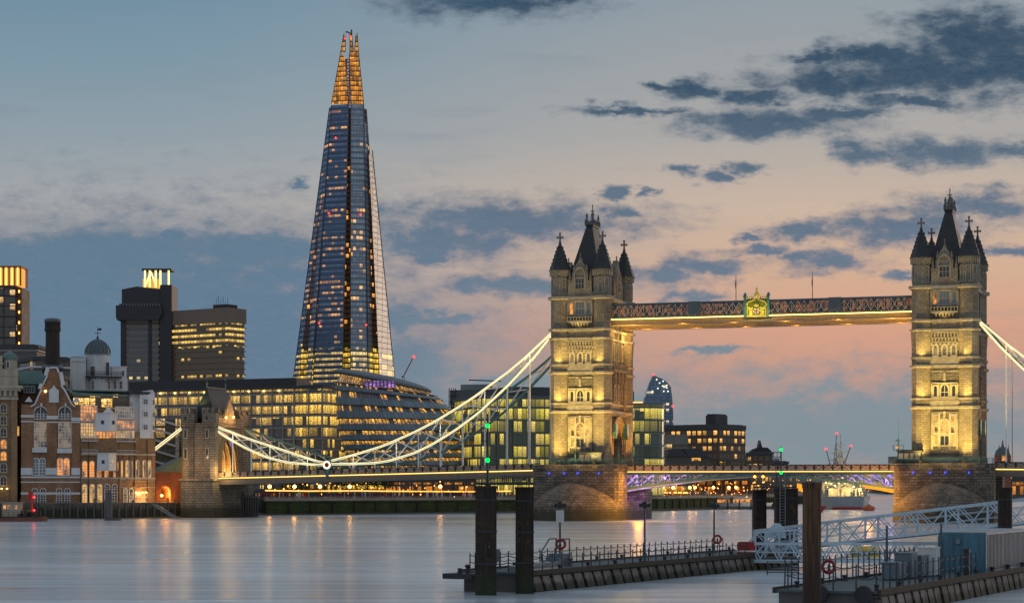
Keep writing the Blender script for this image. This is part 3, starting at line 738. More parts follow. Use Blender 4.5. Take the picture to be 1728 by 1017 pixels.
# crest in the middle of the near walkway
cx_ = bl(1277, 515, -8.9)[0]
CR = thing('heraldic_crest', 'bright gold heraldic crest under a crowned arch at the middle of the near walkway', 'crest', bw(cx_, -8.9, 45.6), -PHI)
b = MB(); b.box(-2.4, 0, 0, 2.4, .25, 4.1); b.obj('panel', plain('gilt_green_panel', (.17, .19, .02), .5, 0, .2, 2.), CR)
for x in (-2.65, 2.65): b = MB(); b.box(x-.3, -.25, -.1, x+.3, .3, 4.5); b.box(x-.42, -.35, 4.5, x+.42, .4, 4.75); b.lathe([(.3, 4.75), (.38, 5.1), (.05, 5.5)], 6, (x, 0, 0)); b.obj('side_post', teal, CR)
gold = plain('gold_leaf', (.85, .66, .10), .4, .2, .15, 3.)
b = MB()
og = [(-2.25, 2.5), (-2.15, 3.05), (-1.6, 3.45), (-.8, 3.7), (-.3, 3.95), (0, 4.5), (.3, 3.95), (.8, 3.7), (1.6, 3.45), (2.15, 3.05), (2.25, 2.5)]
for i in range(10): b.beam((og[i][0], -.2, og[i][1]), (og[i+1][0], -.2, og[i+1][1]), .3, .26)
for x in (-2.1, 2.1): b.beam((x, -.2, 0.1), (x, -.2, 2.6), .18)
b.box(-2.3, -.35, -.1, 2.3, 0, .25)
for i in (-5, -4, -3, -2, 2, 3, 4, 5): b.lathe([(.1, 4.1), (.16, 4.35), (.03, 4.8)], 5, (i*.42, 0, 0))
b.obj('arch_moulding', gold, CR)
b = MB(); b.slab([(-.5, .9), (0, .3), (.5, .9), (.55, 1.9), (-.55, 1.9)], -.3, 0)      # shield
b.box(-.6, -.25, .2, .6, 0, .35)
b.obj('shield', plain('shield_enamel', (.55, .50, .42), .5, 0, .15, 3.), CR)
b = MB(); b.box(-.07, -.36, .45, .07, -.3, 1.85); b.box(-.5, -.36, 1.25, .5, -.3, 1.42); b.obj('shield_cross', red_p, CR)
for s in (-1, 1):    # winged supporters rearing towards the shield
    b = MB()
    b.slab([(s*x, z) for x, z in ([(.7, .3), (1.2, .25), (1.75, .3), (1.55, .7), (1.75, 1.2), (1.5, 1.7), (1.25, 2.1), (.9, 2.2), (.7, 1.95), (.95, 1.8), (.95, 1.4), (.65, 1.55), (.6, 1.35), (.95, 1.0), (1.0, .7)][::s])], -.3, 0)
    b.slab([(s*x, z) for x, z in ([(1.3, 1.3), (1.95, 1.7), (2.0, 2.4), (1.6, 2.2), (1.2, 1.9)][::s])], -.38, -.22)
    b.obj('supporter', gold, CR)
b = MB(); b.lathe([(.35, 4.4), (.55, 4.7), (.62, 5.0), (.4, 5.4), (.18, 5.5), (.3, 5.8), (.1, 6.0), (.12, 6.6), (.02, 6.8)], 8, (0, -.05, 0)); b.box(-.35, -.1, 6.1, .35, 0, 6.25)
b.lathe([(.5, 2.25), (.62, 2.45), (.55, 2.8), (.1, 3.05)], 8, (0, -.2, 0)); b.obj('crown', gold, CR)
for dx in (-1.5, 1.5): point_light('crest_fill', bw(cx_+dx, -11.2, 46.6), 260, (1, .82, .25), .2)  # added fill lamps without fittings, brighten the gilding
for i, (px, lab) in enumerate(((1242, 'thin flagpole with furled flag on the walkway, left of the gold crest'), (1371, 'thin flagpole with furled flag on the walkway, right of the gold crest'))):
    t_ = bl(px, 505, -6)[0]
    f_ = thing('flagpole', lab, 'flagpole', bw(t_, -6, 49.3), -PHI, 'flagpoles on the walkway')
    b = MB(); b.tube((0, 0, 0), (0, 0, 5.9), .09, .05, 6); b.lathe([(.02, 5.9), (.12, 6.0), (.02, 6.12)], 6); b.obj('pole', dark_m, f_)
    b = MB(); b.slab([(-.15, 3.0), (.02, 2.9), (.1, 3.6), (.03, 5.2), (-.05, 5.3), (-.2, 4.2)], -.06, .06); b.obj('flag', cloth_b, f_)
# ---------------------------------------------------------------- decks
def parapet(b, x0, x1, y, zf, step=2.1, h=1.15):
    n = max(1, round((x1-x0)/step))
    for i in range(n):
        a, d = x0+(x1-x0)*i/n, x0+(x1-x0)*(i+1)/n; za, zd = zf(a), zf(d)
        b.cm = 1; b.beam((a, y-.03, za), (a, y-.03, za+h+.05), .34, .26)
        b.beam((a, y, za+h), (d, y, zd+h), .18, .18); b.cm = 0; b.beam((a, y, za+.12), (d, y, zd+.12), .16, .16)
        m_ = .3
        b.beam((a+m_, y, za+.2), (d-m_, y, zd+h-.1), .12, .12); b.beam((a+m_, y+.03, za+h-.1), (d-m_, y+.03, zd+.2), .12, .12)
        b.lathe([(.3, 0), (.3, .07)], 6, ((a+d)/2, 0, 0)) if False else None
par_m = plain('parapet_paint', (.55, .44, .38), .5, 0, .25, 1.2)
bas_panel = plain('parapet_backing', (.30, .20, .17), .6, 0, .2, 1.)
def leaf(t0, t1, label):
    """one half of the lifting span; t0 at the pier, t1 at mid-river"""
    c = thing('bascule_leaf', label, 'bridge leaf', bw(0, 0, 0), -PHI, 'lifting leaves of the bridge')
    L = t1-t0; sg = 1 if L > 0 else -1
    zt = lambda x: 11.35
    b = MB(); b.box(min(t0, t1), -7.4, 10.75, max(t0, t1), 7.4, 11.3); b.box(min(t0, t1), -7.75, 10.35, max(t0, t1), -7.4, 11.35); b.box(min(t0, t1), 7.4, 10.35, max(t0, t1), 7.75, 11.35); b.obj('deck', navy, c)
    b = MB(); parapet(b, min(t0, t1), max(t0, t1), -7.6, zt); parapet(b, min(t0, t1), max(t0, t1), 7.6, zt); b.obj('parapet', [par_m, dark_m], c)
    b = MB(); b.box(min(t0, t1), -7.45, 11.4, max(t0, t1), -7.42, 12.35); b.obj('parapet_panel', bas_panel, c)
    b = MB(); b.box(min(t0, t1), -7.92, 10.95, max(t0, t1), -7.78, 11.12); b.obj('light_strip', strip, c)
    zb = lambda f: 10.15-3.6*(1-f)**1.55
    n = 9
    for yy, mat, nm in ((-7.2, teal, 'truss'), (-2.6, bwhite, 'truss'), (2.6, bwhite, 'truss'), (7.2, teal, 'truss')):
        b = MB()
        for i in range(n):
            f0, f1 = i/n, (i+1)/n; xa, xb = t0+L*f0, t0+L*f1
            b.beam((xa, yy, zb(f0)), (xb, yy, zb(f1)), .5, .55)
            b.beam((xa, yy, 10.5), (xa, yy, zb(f0)), .3, .35)
            if i < n-2: b.beam((xb, yy, 10.5), (xa, yy, zb(f0)), .25, .28)
        b.obj(nm, mat, c)
    b = MB()
    for i in range(n):      # cross bracing under the deck
        f0 = i/n; xa = t0+L*f0; b.beam((xa, -7, zb(f0)), (xa, 7, zb(f0)), .3, .35); b.beam((xa, -7, 10.4), (xa, 7, zb(f0)), .18) if i < 6 else None; b.beam((xa, 7, 10.4), (xa, -7, zb(f0)), .18) if i < 6 else None
    b.obj('cross_bracing', bwhite, c)
    return c
MID = SPAN/2
leaf(6.2, MID-.05, 'lifting road leaf lit violet beneath, ending at the lit restaurant terraces')
leaf(SPAN-6.2, MID+.05, 'lifting road leaf lit violet beneath, passing over the moored warship')
for t in (8.5, 13, 18.5): 
    for (tt) in (t, SPAN-t):
        o_ = point_light('violet_light', bw(tt, -1.2, 8.9 if t < 15 else 9.6), 1500 if t < 12 else 1000, (.6, .34, 1), .4)
        o_ = point_light('violet_light', bw(tt, 4.2, 8.9 if t < 15 else 9.6), 500, (.55, .28, 1), .4)
for k_, X in enumerate((MID-.95, MID+.95)):
    s_ = thing('navigation_signal', ('left' if k_ == 0 else 'right')+' of the paired orange navigation lamps hung at mid span of the road deck', 'signal lamp', bw(X, -8.1, 8.6), -PHI, 'navigation lamps at mid span')
    b = MB(); b.beam((0, 0, .2), (0, 0, 2.4), .14); b.box(-.3, -.12, .9, .3, .12, 1.9); b.obj('bracket', dark_m, s_)
    b = MB(); b.lathe([(.05, 0), (.3, .15), (.32, .4), (.05, .6)], 8, (0, -.1, 1.0)); b.lathe([(.05, 0), (.16, .1), (.05, .25)], 8, (0, -.1, -.1)); b.obj('lamp', emit('orange_signal', (1, .22, .02), 12, False) if 'orange_signal' not in MATS and not MATS.get('os') else MATS['os'], s_)
    MATS['os'] = bpy.data.materials['orange_signal']
SOUTH_T = bl(366, 805, -7.6)[0]
def side_deck(x0, x1, z0, z1, label, strip_from=None, gaps=()):
    c = thing('suspension_deck', label, 'bridge deck', bw(0, 0, 0), -PHI, 'suspended side decks of the bridge')
    zt = lambda x: z0+(z1-z0)*(x-x0)/(x1-x0)
    def sl(b, y0, y1, za, zb_):
        A = [(x0, y0, zt(x0)+za), (x1, y0, zt(x1)+za), (x1, y1, zt(x1)+za), (x0, y1, zt(x0)+za)]; B = [(x, y, q+zb_-za) for x, y, q in A]
        for j in range(4): b.face([A[j], A[(j+1) % 4], B[(j+1) % 4], B[j]])
        b.face(A[::-1]); b.face(B)
    b = MB(); sl(b, -7.4, 7.4, -.45, 0); b.obj('roadway', conc_d, c)
    b = MB(); sl(b, -7.9, -7.4, -1.9, .05); sl(b, 7.4, 7.9, -1.9, .05); sl(b, -8.1, -7.91, -.15, .05)
    n = int((x1-x0)/5.6)
    for i in range(n+1): X = x0+(x1-x0)*i/n; b.beam((X, -7.4, zt(X)-1.2), (X, 7.4, zt(X)-1.2), .4, 1.1)
    b.obj('girder', plain('brown_grey_paint', (.16, .14, .12), .5, 0, .3, 1.) if 'brown_grey_paint' not in MATS else MATS['brown_grey_paint'], c)
    b = MB(); parapet(b, x0, x1, -7.6, lambda x: zt(x)+.05); parapet(b, x0, x1, 7.6, lambda x: zt(x)+.05); b.obj('parapet', [par_m, dark_m], c)
    b = MB(); sl(b, -7.5, -7.47, .1, 1.05); b.obj('parapet_panel', bas_panel, c)
    b = MB(); sl(b, -8.12, -7.98, -.42, -.22); b.obj('light_strip', strip, c)
    return c, zt
dl, ztl = side_deck(SOUTH_T, -10.65, 9.95, 11.75, 'long chain-hung road deck edged with yellow light between gatehouse and tower')
dr, ztr = side_deck(SPAN+10.65, SPAN+75, 11.75, 11.0, 'short visible end of chain-hung road deck beside the little brick cupola')
# ---------------------------------------------------------------- suspension chains
def interp(pts, x):
    for (a, za), (b_, zb_) in zip(pts, pts[1:]):
        if a <= x <= b_: return za+(zb_-za)*(x-a)/(b_-a)
    return pts[0][1] if x < pts[0][0] else pts[-1][1]
def chain(up, lo, v, label, zdeck, lit=True, step=5.3, hang=True):
    c = thing('suspension_chain', label, 'bridge chain', bw(0, v, 0), -PHI, 'stiffened suspension chains')
    x0, x1 = up[0][0], up[-1][0]; n = max(2, round((x1-x0)/step))
    xs = [x0+(x1-x0)*i/n for i in range(n+1)]
    m_ = bwhite if lit else teal  # lit chains white, unlit ones teal: the lighting is put into the colour
    for nm, pts in (('upper_chord', up), ('lower_chord', lo)):
        b = MB(); e = MB(); k = 26
        for i in range(k):
            a, d = x0+(x1-x0)*i/k, x0+(x1-x0)*(i+1)/k
            p_, q_ = Vector((a, 0, interp(pts, a))), Vector((d, 0, interp(pts, d)))
            b.beam(p_, q_, .55, .5)
            e.beam(p_+Vector((0, -.34, .16)), q_+Vector((0, -.34, .16)), .12, .13); e.beam(p_+Vector((0, -.34, -.2)), q_+Vector((0, -.34, -.2)), .12, .09)
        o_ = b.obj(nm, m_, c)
        if lit: e.obj('light_strip', strip_c, o_)
    b = MB()
    for i in range(n):
        a, d = xs[i], xs[i+1]
        ua, ud, la, ld = interp(up, a), interp(up, d), interp(lo, a), interp(lo, d)
        if ua-la > .5 or ud-ld > .5:
            b.beam((a, -.1, ua), (d, -.1, ld), .28, .26); b.beam((a, .1, la), (d, .1, ud), .28, .26); b.beam((a, 0, la), (a, 0, ua), .24, .2)
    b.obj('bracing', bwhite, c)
    if lit:
        for i in range(1, n, 2):
            a = xs[i]; point_light('chain_fill', bw(a, v-1.6, (interp(up, a)+interp(lo, a))/2), 120, (1, .78, .38), .3)  # added fill: the strips alone leave the bracing dark
    if hang:
        for i in range(1, n):
            a = xs[i]; zl = interp(lo, a); zd = zdeck(a)+1.1
            if zl-zd > .3:
                h = MB(); h.beam((a, 0, zd), (a, 0, zl), .24, .24); h.lathe([(.22, 0), (.3, .3), (.22, .6)], 6, (a, 0, zl-.8)); h.obj('hanger', bwhite, c)
    return c
def bp_(l, v): return sorted(bl(x, y, v) for x, y in l)
VN, VF = -7.9, 7.9
upL = bp_([(560, 777), (609, 764), (650, 751), (705, 726.5), (738, 709), (773, 687.5), (800, 670), (860, 626), (886, 604), (933, 560)], VN)
loL = bp_([(560, 782.5), (591, 782.5), (631, 781), (658, 777), (700, 764), (733, 748), (774, 722), (810, 695), (860, 648), (901, 604), (933, 564)], VN)
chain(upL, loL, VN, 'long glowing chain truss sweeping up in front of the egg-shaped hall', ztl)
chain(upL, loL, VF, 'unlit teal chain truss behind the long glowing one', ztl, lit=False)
upS = bp_([(362, 718), (420, 740), (533, 777), (551, 781)], VN); loS = bp_([(362, 723), (382, 737), (415, 755.5), (450, 771), (486, 780), (531, 783.5), (551, 784)], VN)
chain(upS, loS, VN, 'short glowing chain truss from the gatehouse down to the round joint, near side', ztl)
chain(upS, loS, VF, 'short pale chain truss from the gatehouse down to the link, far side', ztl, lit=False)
ts = [(SPAN+2*MID*0+(-x), z) for x, z in upL]; 
upR = sorted((SPAN-x, z) for x, z in upL); loR = sorted((SPAN-x, z) for x, z in loL)
# keep the part near the tower that the photograph shows
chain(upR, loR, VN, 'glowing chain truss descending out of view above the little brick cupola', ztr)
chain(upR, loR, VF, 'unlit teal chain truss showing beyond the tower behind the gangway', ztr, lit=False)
tt, zz_ = bl(553, 784, VN)
for k_, v in enumerate((VN, VF)):
    n_ = thing('chain_link', ('near' if k_ == 0 else 'far')+' round pin joint where the two chain trusses meet low over the road deck', 'pin joint', bw(tt, v, zz_), -PHI, 'pin joints of the chains')
    b = MB(); b.T = Matrix.Rotation(math.pi/2, 4, 'X'); b.lathe([(1.15, -.4), (1.25, -.1), (1.25, .35), (.8, .5)], 16); b.T = None
    b.beam((-3.2, 0, .6), (3.2, 0, .6), .7, .5); b.beam((-3.2, 0, -.3), (3.2, 0, -.3), .7, .5); b.beam((0, 0, -1), (0, 0, -3.0), .8, .8); b.obj('boss', teal, n_)
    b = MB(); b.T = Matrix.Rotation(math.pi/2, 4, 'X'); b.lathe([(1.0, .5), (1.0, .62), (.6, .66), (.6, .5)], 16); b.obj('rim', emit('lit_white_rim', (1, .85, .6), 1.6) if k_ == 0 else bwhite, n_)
    b = MB(); b.T = Matrix.Rotation(math.pi/2, 4, 'X'); b.lathe([(.58, .45), (.58, .6)], 12); b.obj('pin', red_p, n_)
# dark blue abutting panel of deck near the link
# ---------------------------------------------------------------- south gatehouse
def gatehouse():
    x1 = SOUTH_T+.2; c = thing('gatehouse', 'battlemented stone gatehouse with steep dark roof where the glowing chains start', 'gatehouse', bw(x1-4.6, 0, 0), -PHI)
    hx, hy = 3.4, 9.6
    b = MB()
    b.box(-4.6, -12.4, -2, 5.4, 12.4, 9.0); b.box(-4.9, -12.7, 9.0, 5.7, 12.7, 9.6)
    b.obj('base', abut_st, c)
    w = MB()
    w.box(-4.2, -10.2, 9.6, 4.2, -5.2, 23.2); w.box(-4.2, 5.2, 9.6, 4.2, 10.2, 23.2)
    ap = arch_pts(10.4, 10.2, 8, True, 6.0)
    top = [(q[0], q[1]+9.6) for q in ap[2:]]+[]
    for i in range(len(top)-1):
        (a0, c0), (a1, c1) = top[i], top[i+1]
        for X in (-4.2, 4.2):
            pts = [(X, a0, c0), (X, a1, c1), (X, a1, 23.2), (X, a0, 23.2)]
            w.face(pts if X < 0 else pts[::-1])
        w.face([(-4.2, a0, c0), (4.2, a0, c0), (4.2, a1, c1), (-4.2, a1, c1)])
    w.face([(-4.2, -5.2, 23.2), (4.2, -5.2, 23.2), (4.2, 5.2, 23.2), (-4.2, 5.2, 23.2)])
    for y in [-4.4+i*1.75 for i in range(6)]:
        for X in (-4.3, 3.9): w.box(X, y-.5, 23.2, X+.4, y+.5, 24.6)
    w.box(-4.45, -5.2, 22.2, 4.45, 5.2, 22.6)
    w.obj('wall', abut_st, c)
    q = MB(); q.T = Matrix.Rotation(math.pi/2, 4, 'Z')
    for i, (ww, hh) in enumerate(((10.2, 10.1), (11.4, 10.8))):
        q.ring([(a, d+9.6) for a, d in arch_pts(ww+.9, hh+.5, 8, True, 6.1)], [(a, d+9.6) for a, d in arch_pts(ww, hh, 8, True, 6.)], -4.5-.25*i, -4.2)
    q.slab([(-3.1, 23.2), (3.1, 23.2), (2.4, 25.8), (.9, 28.5), (0, 29.8), (-.9, 28.5), (-2.4, 25.8)], -4.35, -3.6)
    q.obj('portal', stone, c)
    for sx in (-1, 1):
        for sy in (-1, 1):
            t = MB(); cc = (sx*hx, sy*hy, 0)
            t.lathe([(2.3, 0), (2.3, 9.4), (2.1, 9.9), (2.1, 22.3), (2.4, 23.0), (2.4, 25.6)], 8, cc, ph=math.pi/8)
            for i in range(8):
                an = math.pi/4*i; n = Vector((math.cos(an), math.sin(an), 0)); o_ = Vector(cc)+n*2.05
                t.beam(o_+Vector((0, 0, 25.6)), o_+Vector((0, 0, 26.9)), .9, .4)
                t.beam(o_+n*.1+Vector((0, 0, 22.0)), o_+n*.1+Vector((0, 0, 22.8)), .4, .3)
            to = t.obj('turret', abut_st, c)
            if sy < 0:
                win(to, cc[0], cc[1]-1.95, 19.6, .7, 1.9, 0, kind='rect', tr=0, mull=0, fr=.25); win(to, cc[0], cc[1]-1.95, 14.6, .7, 2.2, 0, kind='rect', tr=0, mull=0, fr=.25)
                xx = MB(); xx.box(cc[0]-.12, cc[1]-2.35, 23.7, cc[0]+.12, cc[1]-2.2, 25.0); xx.box(cc[0]-.4, cc[1]-2.35, 24.25, cc[0]+.4, cc[1]-2.2, 24.5); xx.obj('arrow_slit', glass_d, to)
    r = MB()
    A = [(-3.9, -7.6, 24.4), (3.9, -7.6, 24.4), (3.9, 7.6, 24.4), (-3.9, 7.6, 24.4)]; r1, r2 = (0, -5.4, 32), (0, 5.4, 32)
    r.face([A[0], A[1], r1]); r.face([A[1], A[2], r2, r1]); r.face([A[2], A[3], r2]); r.face([A[3], A[0], r1, r2]); r.box(-.2, -5.4, 31.9, .2, 5.4, 32.3)
    R_ = r.obj('roof', slate, c)
    for y in (-5.4, 5.4):
        f_ = MB(); f_.lathe([(.3, 32), (.2, 32.6), (.35, 33.), (.05, 33.6), (.04, 35.2)], 6, (0, y, 0)); f_.box(-.35, y-.05, 34.4, .35, y+.05, 34.6); f_.obj('finial', copper, R_)
    cb = MB()
    for X in (-4.0, 4.0): cb.box(X-.3, -7.6, 23.2, X+.3, 7.6, 24.6)
    cb.obj('parapet', abut_st, c)
    lm = MB()
    for y, zz in ((-3.0, 24.4), (1.4, 24.6)): lm.lathe([(.05, 0), (.3, .2), (.3, .4), (.05, .6)], 8, (4.75, y, zz))
    lm.obj('lamp', lampglow, c)
    sg = MB(); sg.box(4.45, .2, 17.6, 4.6, 1.1, 20.0); sg.obj('blue_banner', emit('blue_banner', (.10, .12, .55), 1.2), c)
    vt = MB(); vt.T = Matrix.Rotation(math.pi/2, 4, 'Z')
    for i in range(5): vt.ring([(a, d+9.6) for a, d in arch_pts(9.9, 10.0, 8, True, 6.)], [(a, d+9.6) for a, d in arch_pts(9.1, 9.5, 8, True, 6.)], -3.9+1.7*i, -3.5+1.7*i)
    vt.obj('vault_rib', stone_trim, c)
    return c
GH = gatehouse(); GH.scale = (.86, .93, 1); GH.location = bw(SOUTH_T+.2-4.6*.86-.2, 0, 0)
gl_ = bw(SOUTH_T-4.4, -11, 0)
for dy in (-2.5, 3): point_light('arch_lamp', bw(SOUTH_T-3.2, dy, 11.5), 1800, (1, .45, .10), .4)
point_light('gate_lamp_and_fill', bw(SOUTH_T+1.8, -3.0, 25.0), 900, (1, .5, .15), .4); point_light('gate_lamp_and_fill', bw(SOUTH_T+1.8, 1.5, 25.2), 700, (1, .5, .15), .4)
point_light('gate_lamp_and_fill', bw(SOUTH_T+2.6, -9.5, 11.2), 900, (1, .62, .2), .4)
point_light('gate_lamp_and_fill', bw(SOUTH_T-7.2, -14.5, 11.5), 420, (1, .55, .18), .4); point_light('gate_lamp_and_fill', bw(SOUTH_T-3.5, -17, 14.5), 900, (1, .62, .28), .6)  # the farther-out one is added fill to lighten the gatehouse front
spot_light('roof_spot', bw(SOUTH_T-5.6, -9.0, 27.5), bw(SOUTH_T-4.6, -5.6, 30), 700, (.85, 1, .15), 70, .2)
# landward chain stub left of the gatehouse
e0 = bl(312, 719, -7.9); e1 = bl(262, 758, -7.9)
c_ = thing('land_tie', 'glowing slanted tie dropping from the gatehouse towards the white rendered block', 'bridge chain', bw(0, -7.9, 0), -PHI)
b = MB(); b.beam((e0[0], 0, e0[1]), (e1[0], 0, e1[1]), .8, .8); b.obj('tie_beam', bwhite, c_)
b = MB(); b.beam((e0[0], -.46, e0[1]+.3), (e1[0], -.46, e1[1]+.3), .14, .16); b.beam((e0[0], -.46, e0[1]-.3), (e1[0], -.46, e1[1]-.3), .14, .16); b.obj('light_strip', strip_c, c_)
# ---------------------------------------------------------------- floodlights of the bridge, with added fill lamps
YG = (1., .66, .14)
for T0, dim in ((0, 1.), (SPAN, 1.)):
    for x in (-4.4, 4.4):
        spot_light('floodlight_and_fill', bw(T0+x, -14.6, TB+.9), bw(T0+x*.95, -10.6, 24), 6000, YG, 105, .4)
    for x in (-3.5, 3.5):
        spot_light('floodlight_and_fill', bw(T0+x, -27.5, 4.6), bw(T0+x*.9, -10.2, 29), 36000, YG, 62, .5, blend=1.)  # added general fill from the cutwater nose, no fitting there
    for x in (-4.6, -1.5, 1.5, 4.6):
        for zc_, e_ in ((35.9, 720), (27.0, 1000)):
            spot_light('cornice_fill', bw(T0+x, -12.6, zc_), bw(T0+x, -10.2, zc_+4.5), e_*(1.5 if abs(x) > 3 else 1), YG, 110, .3)  # added fill without fittings, evens out the light up the face
    spot_light('balcony_light', bw(T0, -11.6, 43.9), bw(T0, -10.1, 46), 160, YG, 100, .2)
# amber light on the faces towards the lifting span
AM = (1., .42, .05)
for (t, s) in ((10.5, 1), (SPAN-10.5, -1)):
    for v in (-7, 7):
        spot_light('portal_light', bw(t+2*s, v, 12.2), bw(t-5*s, v*.5, 25), 13000, AM, 80, .3)
        point_light('bracket_lamp', bw(t-2.9*s, v*.72, 42.6), 1600, (1, .62, .15), .25)
for (t, s) in ((-12, -1), (SPAN+12, 1)):
    spot_light('portal_light', bw(t+2*s, 0, 12.6), bw(t-6*s, 0, 27), 5200, AM, 80, .3)
# amber wash on the pier flanks
spot_light('pier_light', bw(14.5, -12, 10.4), bw(8.5, -14, 4), 2500, AM, 120, .4)
for s in (0, 1):
    point_light('pier_wash', bw((15.5 if s == 0 else SPAN-15.5), -16.5, 5.5), 5200 if s == 0 else 6500, AM, .8)
# ================================================================ the city behind
GL = 4.4
gl_yel = lit_glass('office_glass_yellow', 1.5, 3.9, .66, YEL, 1.1, (.03, .04, .045), row=.5, spand=.22, spcol=(.14, .14, .14), warm2=(1., .64, .10), clus=.45)
gl_dimy = lit_glass('office_glass_mixed', 1.6, 3.9, .40, YEL, .95, (.05, .075, .10), row=.7, spand=.28, spcol=(.15, .155, .16), warm2=(1., .62, .14), clus=.5, zones=(40., [(0, 0), (.66, 0), (.70, .6), (1, .6)]))
gl_green = lit_glass('office_glass_green', 1.5, 4.0, .62, (.85, .68, .05), .85, (.02, .06, .055), row=.3, spand=.12, spcol=(.05, .08, .08), warm2=(1., .72, .16), detail=1.6, clus=.5,
    zones=(40., [(0, .5), (.12, .5), (.14, 0), (.66, 0), (.72, .45), (1, .45)]))
gl_guy = lit_glass('hospital_glass', 2.6, 3.6, .22, (1, .62, .12), 1.2, (.03, .04, .055), row=1.0, spand=.52, spcol=(.20, .16, .12), clus=.45, zones=(110., [(0, .05), (.3, 0), (.80, 0), (.82, .75), (.95, .75), (.97, 0), (1, 0)]))
gl_guyt = lit_glass('hospital_tower_glass', 2.4, 3.6, .05, (1, .75, .3), 1.3, (.05, .08, .10), row=.3, spand=.4, spcol=(.16, .19, .21), clus=.15)
gl_apt = lit_glass('apartment_glass', 2.6, 3.1, .10, (1, .6, .2), .8, (.03, .05, .06), spand=.2, spcol=(.10, .11, .12))
gl_far = lit_glass('distant_office_windows', 3.0, 3.6, .42, (1, .50, .10), 1.1, (.03, .03, .035), row=.3, spand=.45, spcol=(.085, .06, .045), mull=.28, clus=.3)
gl_bf = lit_glass('blue_tower_glass', 4.5, 4.2, .03, (1, .80, .45), .9, (.05, .13, .22), spand=.16, spcol=(.05, .08, .11), mull=.06, zones=(170., [(0, .3), (.30, .3), (.36, -.1), (.74, -.1), (1, -.1)]), rough=.25)
gl_shop = lit_glass('riverside_shop_glass', 1.4, 3.4, .75, WRM, 1.15, (.03, .03, .03), spand=.12, spcol=(.06, .05, .045), clus=.5, detail=1.4)
def block(name, label, cat, px0, Y0, px1, Y1, depth, ytop, fh, gm, sm, base=GL, mull=0, group=None, slabs=True, proud=.3, cap=1.0, capm=None, ref=None, plant=None):
    x0, x1 = gx(px0, Y0), gx(px1, Y1); an = math.atan2(Y1-Y0, x1-x0); L = math.hypot(x1-x0, Y1-Y0)
    H = gz(ytop, ref or min(Y0, Y1))-base
    c = thing(name, label, cat, (x0, Y0, base), an, group)
    w = MB(); w.box(0, 0, 0, L, depth, H-cap); w.obj('glazing', gm, c)
    if slabs:
        s = MB(); n = int((H-cap)/fh)
        for i in range(1, n+1):
            zz = i*fh+.02
            if zz < H-cap: s.box(-proud, -proud, zz-.22, L+proud, depth+proud, zz+.22)
        s.obj('floor_band', sm, c)
    if mull:
        s = MB(); n = int(L/mull)
        for i in range(n+1): s.box(i*L/n-.12, -proud*1.6, 0, i*L/n+.12, 0, H-cap)
        s.obj('mullion', sm, c)
    r = MB(); r.box(-proud-.1, -proud-.1, H-cap, L+proud+.1, depth+proud+.1, H); r.box(.8, .8, H, L-.8, depth-.8, H+.3)
    ro = r.obj('roof', capm or roof_d, c)
    if plant:
        q = MB()
        for (a, b_, h) in plant: q.box(L*a, depth*.2, H+.3, L*b_, depth*.8, H+.3+h)
        q.obj('roof_plant', grey_m, c)
    return c, L, H
# -- apartment tower with glowing crown, far left
c, L, H = block('apartment_tower', 'slim dark high-rise with glowing orange crown behind the brewery chimney', 'tower block', -14, 900, 27, 900, 16, 482, 4.6, gl_apt, black_g, mull=4.2)
b = MB(); b.box(L+.35, .5, 0, L+2.4, 15.5, H-1); b.obj('side_wall', plain('bronze_cladding', (.10, .045, .025), .5, 0, .3, .3), c)
b = MB()
for i in range(26):
    zz = H-3-i*4.6
    if zz > 20: b.box(L+1.0, .2, zz, L+1.6, .49, zz+1.1)
b.obj('edge_lamp', emit('amber_edge_lamp', (1, .35, .05), 5), c)
b = MB()
for i in range(6): b.box(L*i/5*1.18-.3, -.1, H, L*i/5*1.18+.35, .6, H+8.6)
for i in range(6): b.box(L*i/5*1.18-.3, 12, H, L*i/5*1.18+.35, 12.6, H+8.6)
b.box(-.3, -.3, H+8.2, L*1.18+.4, 13, H+8.8); b.obj('crown_frame', plain('crown_metal', (.3, .14, .05), .5, .2, .2, 1), c)
b = MB(); b.box(.5, 3, H, L*1.15, 10, H+8); b.obj('crown_glow', emit('crown_glow', (1, .36, .05), 1.35), c)
b = MB()
for i in range(5): b.box(L*(i+.55)/5*1.18-.35, .1, H+.4, L*(i+.55)/5*1.18+.1, .5, H+8)
b.obj('crown_lamp', emit('crown_lamp', (1, .62, .16), 2.6), c)
# -- modern flats behind the brewery
c, L, H = block('apartment_block', 'dark glass flats with flat roof behind the cream corner building', 'flats', -10, 575, 62, 575, 14, 582, 3.2, gl_apt, grey_m, proud=.6, group='flats behind the brewery')
c, L, H = block('apartment_block', 'white-balconied flats rising right of the brick chimney', 'flats', 60, 545, 121, 550, 14, 602, 3.2, gl_apt, white_r, proud=1.1, group='flats behind the brewery')
c, L, H = block('apartment_block', 'glass-fronted flats below the brick chimney, behind the green slate roof', 'flats', 26, 530, 100, 530, 10, 632, 3.2, gl_apt, grey_m, proud=.5, group='flats behind the brewery')
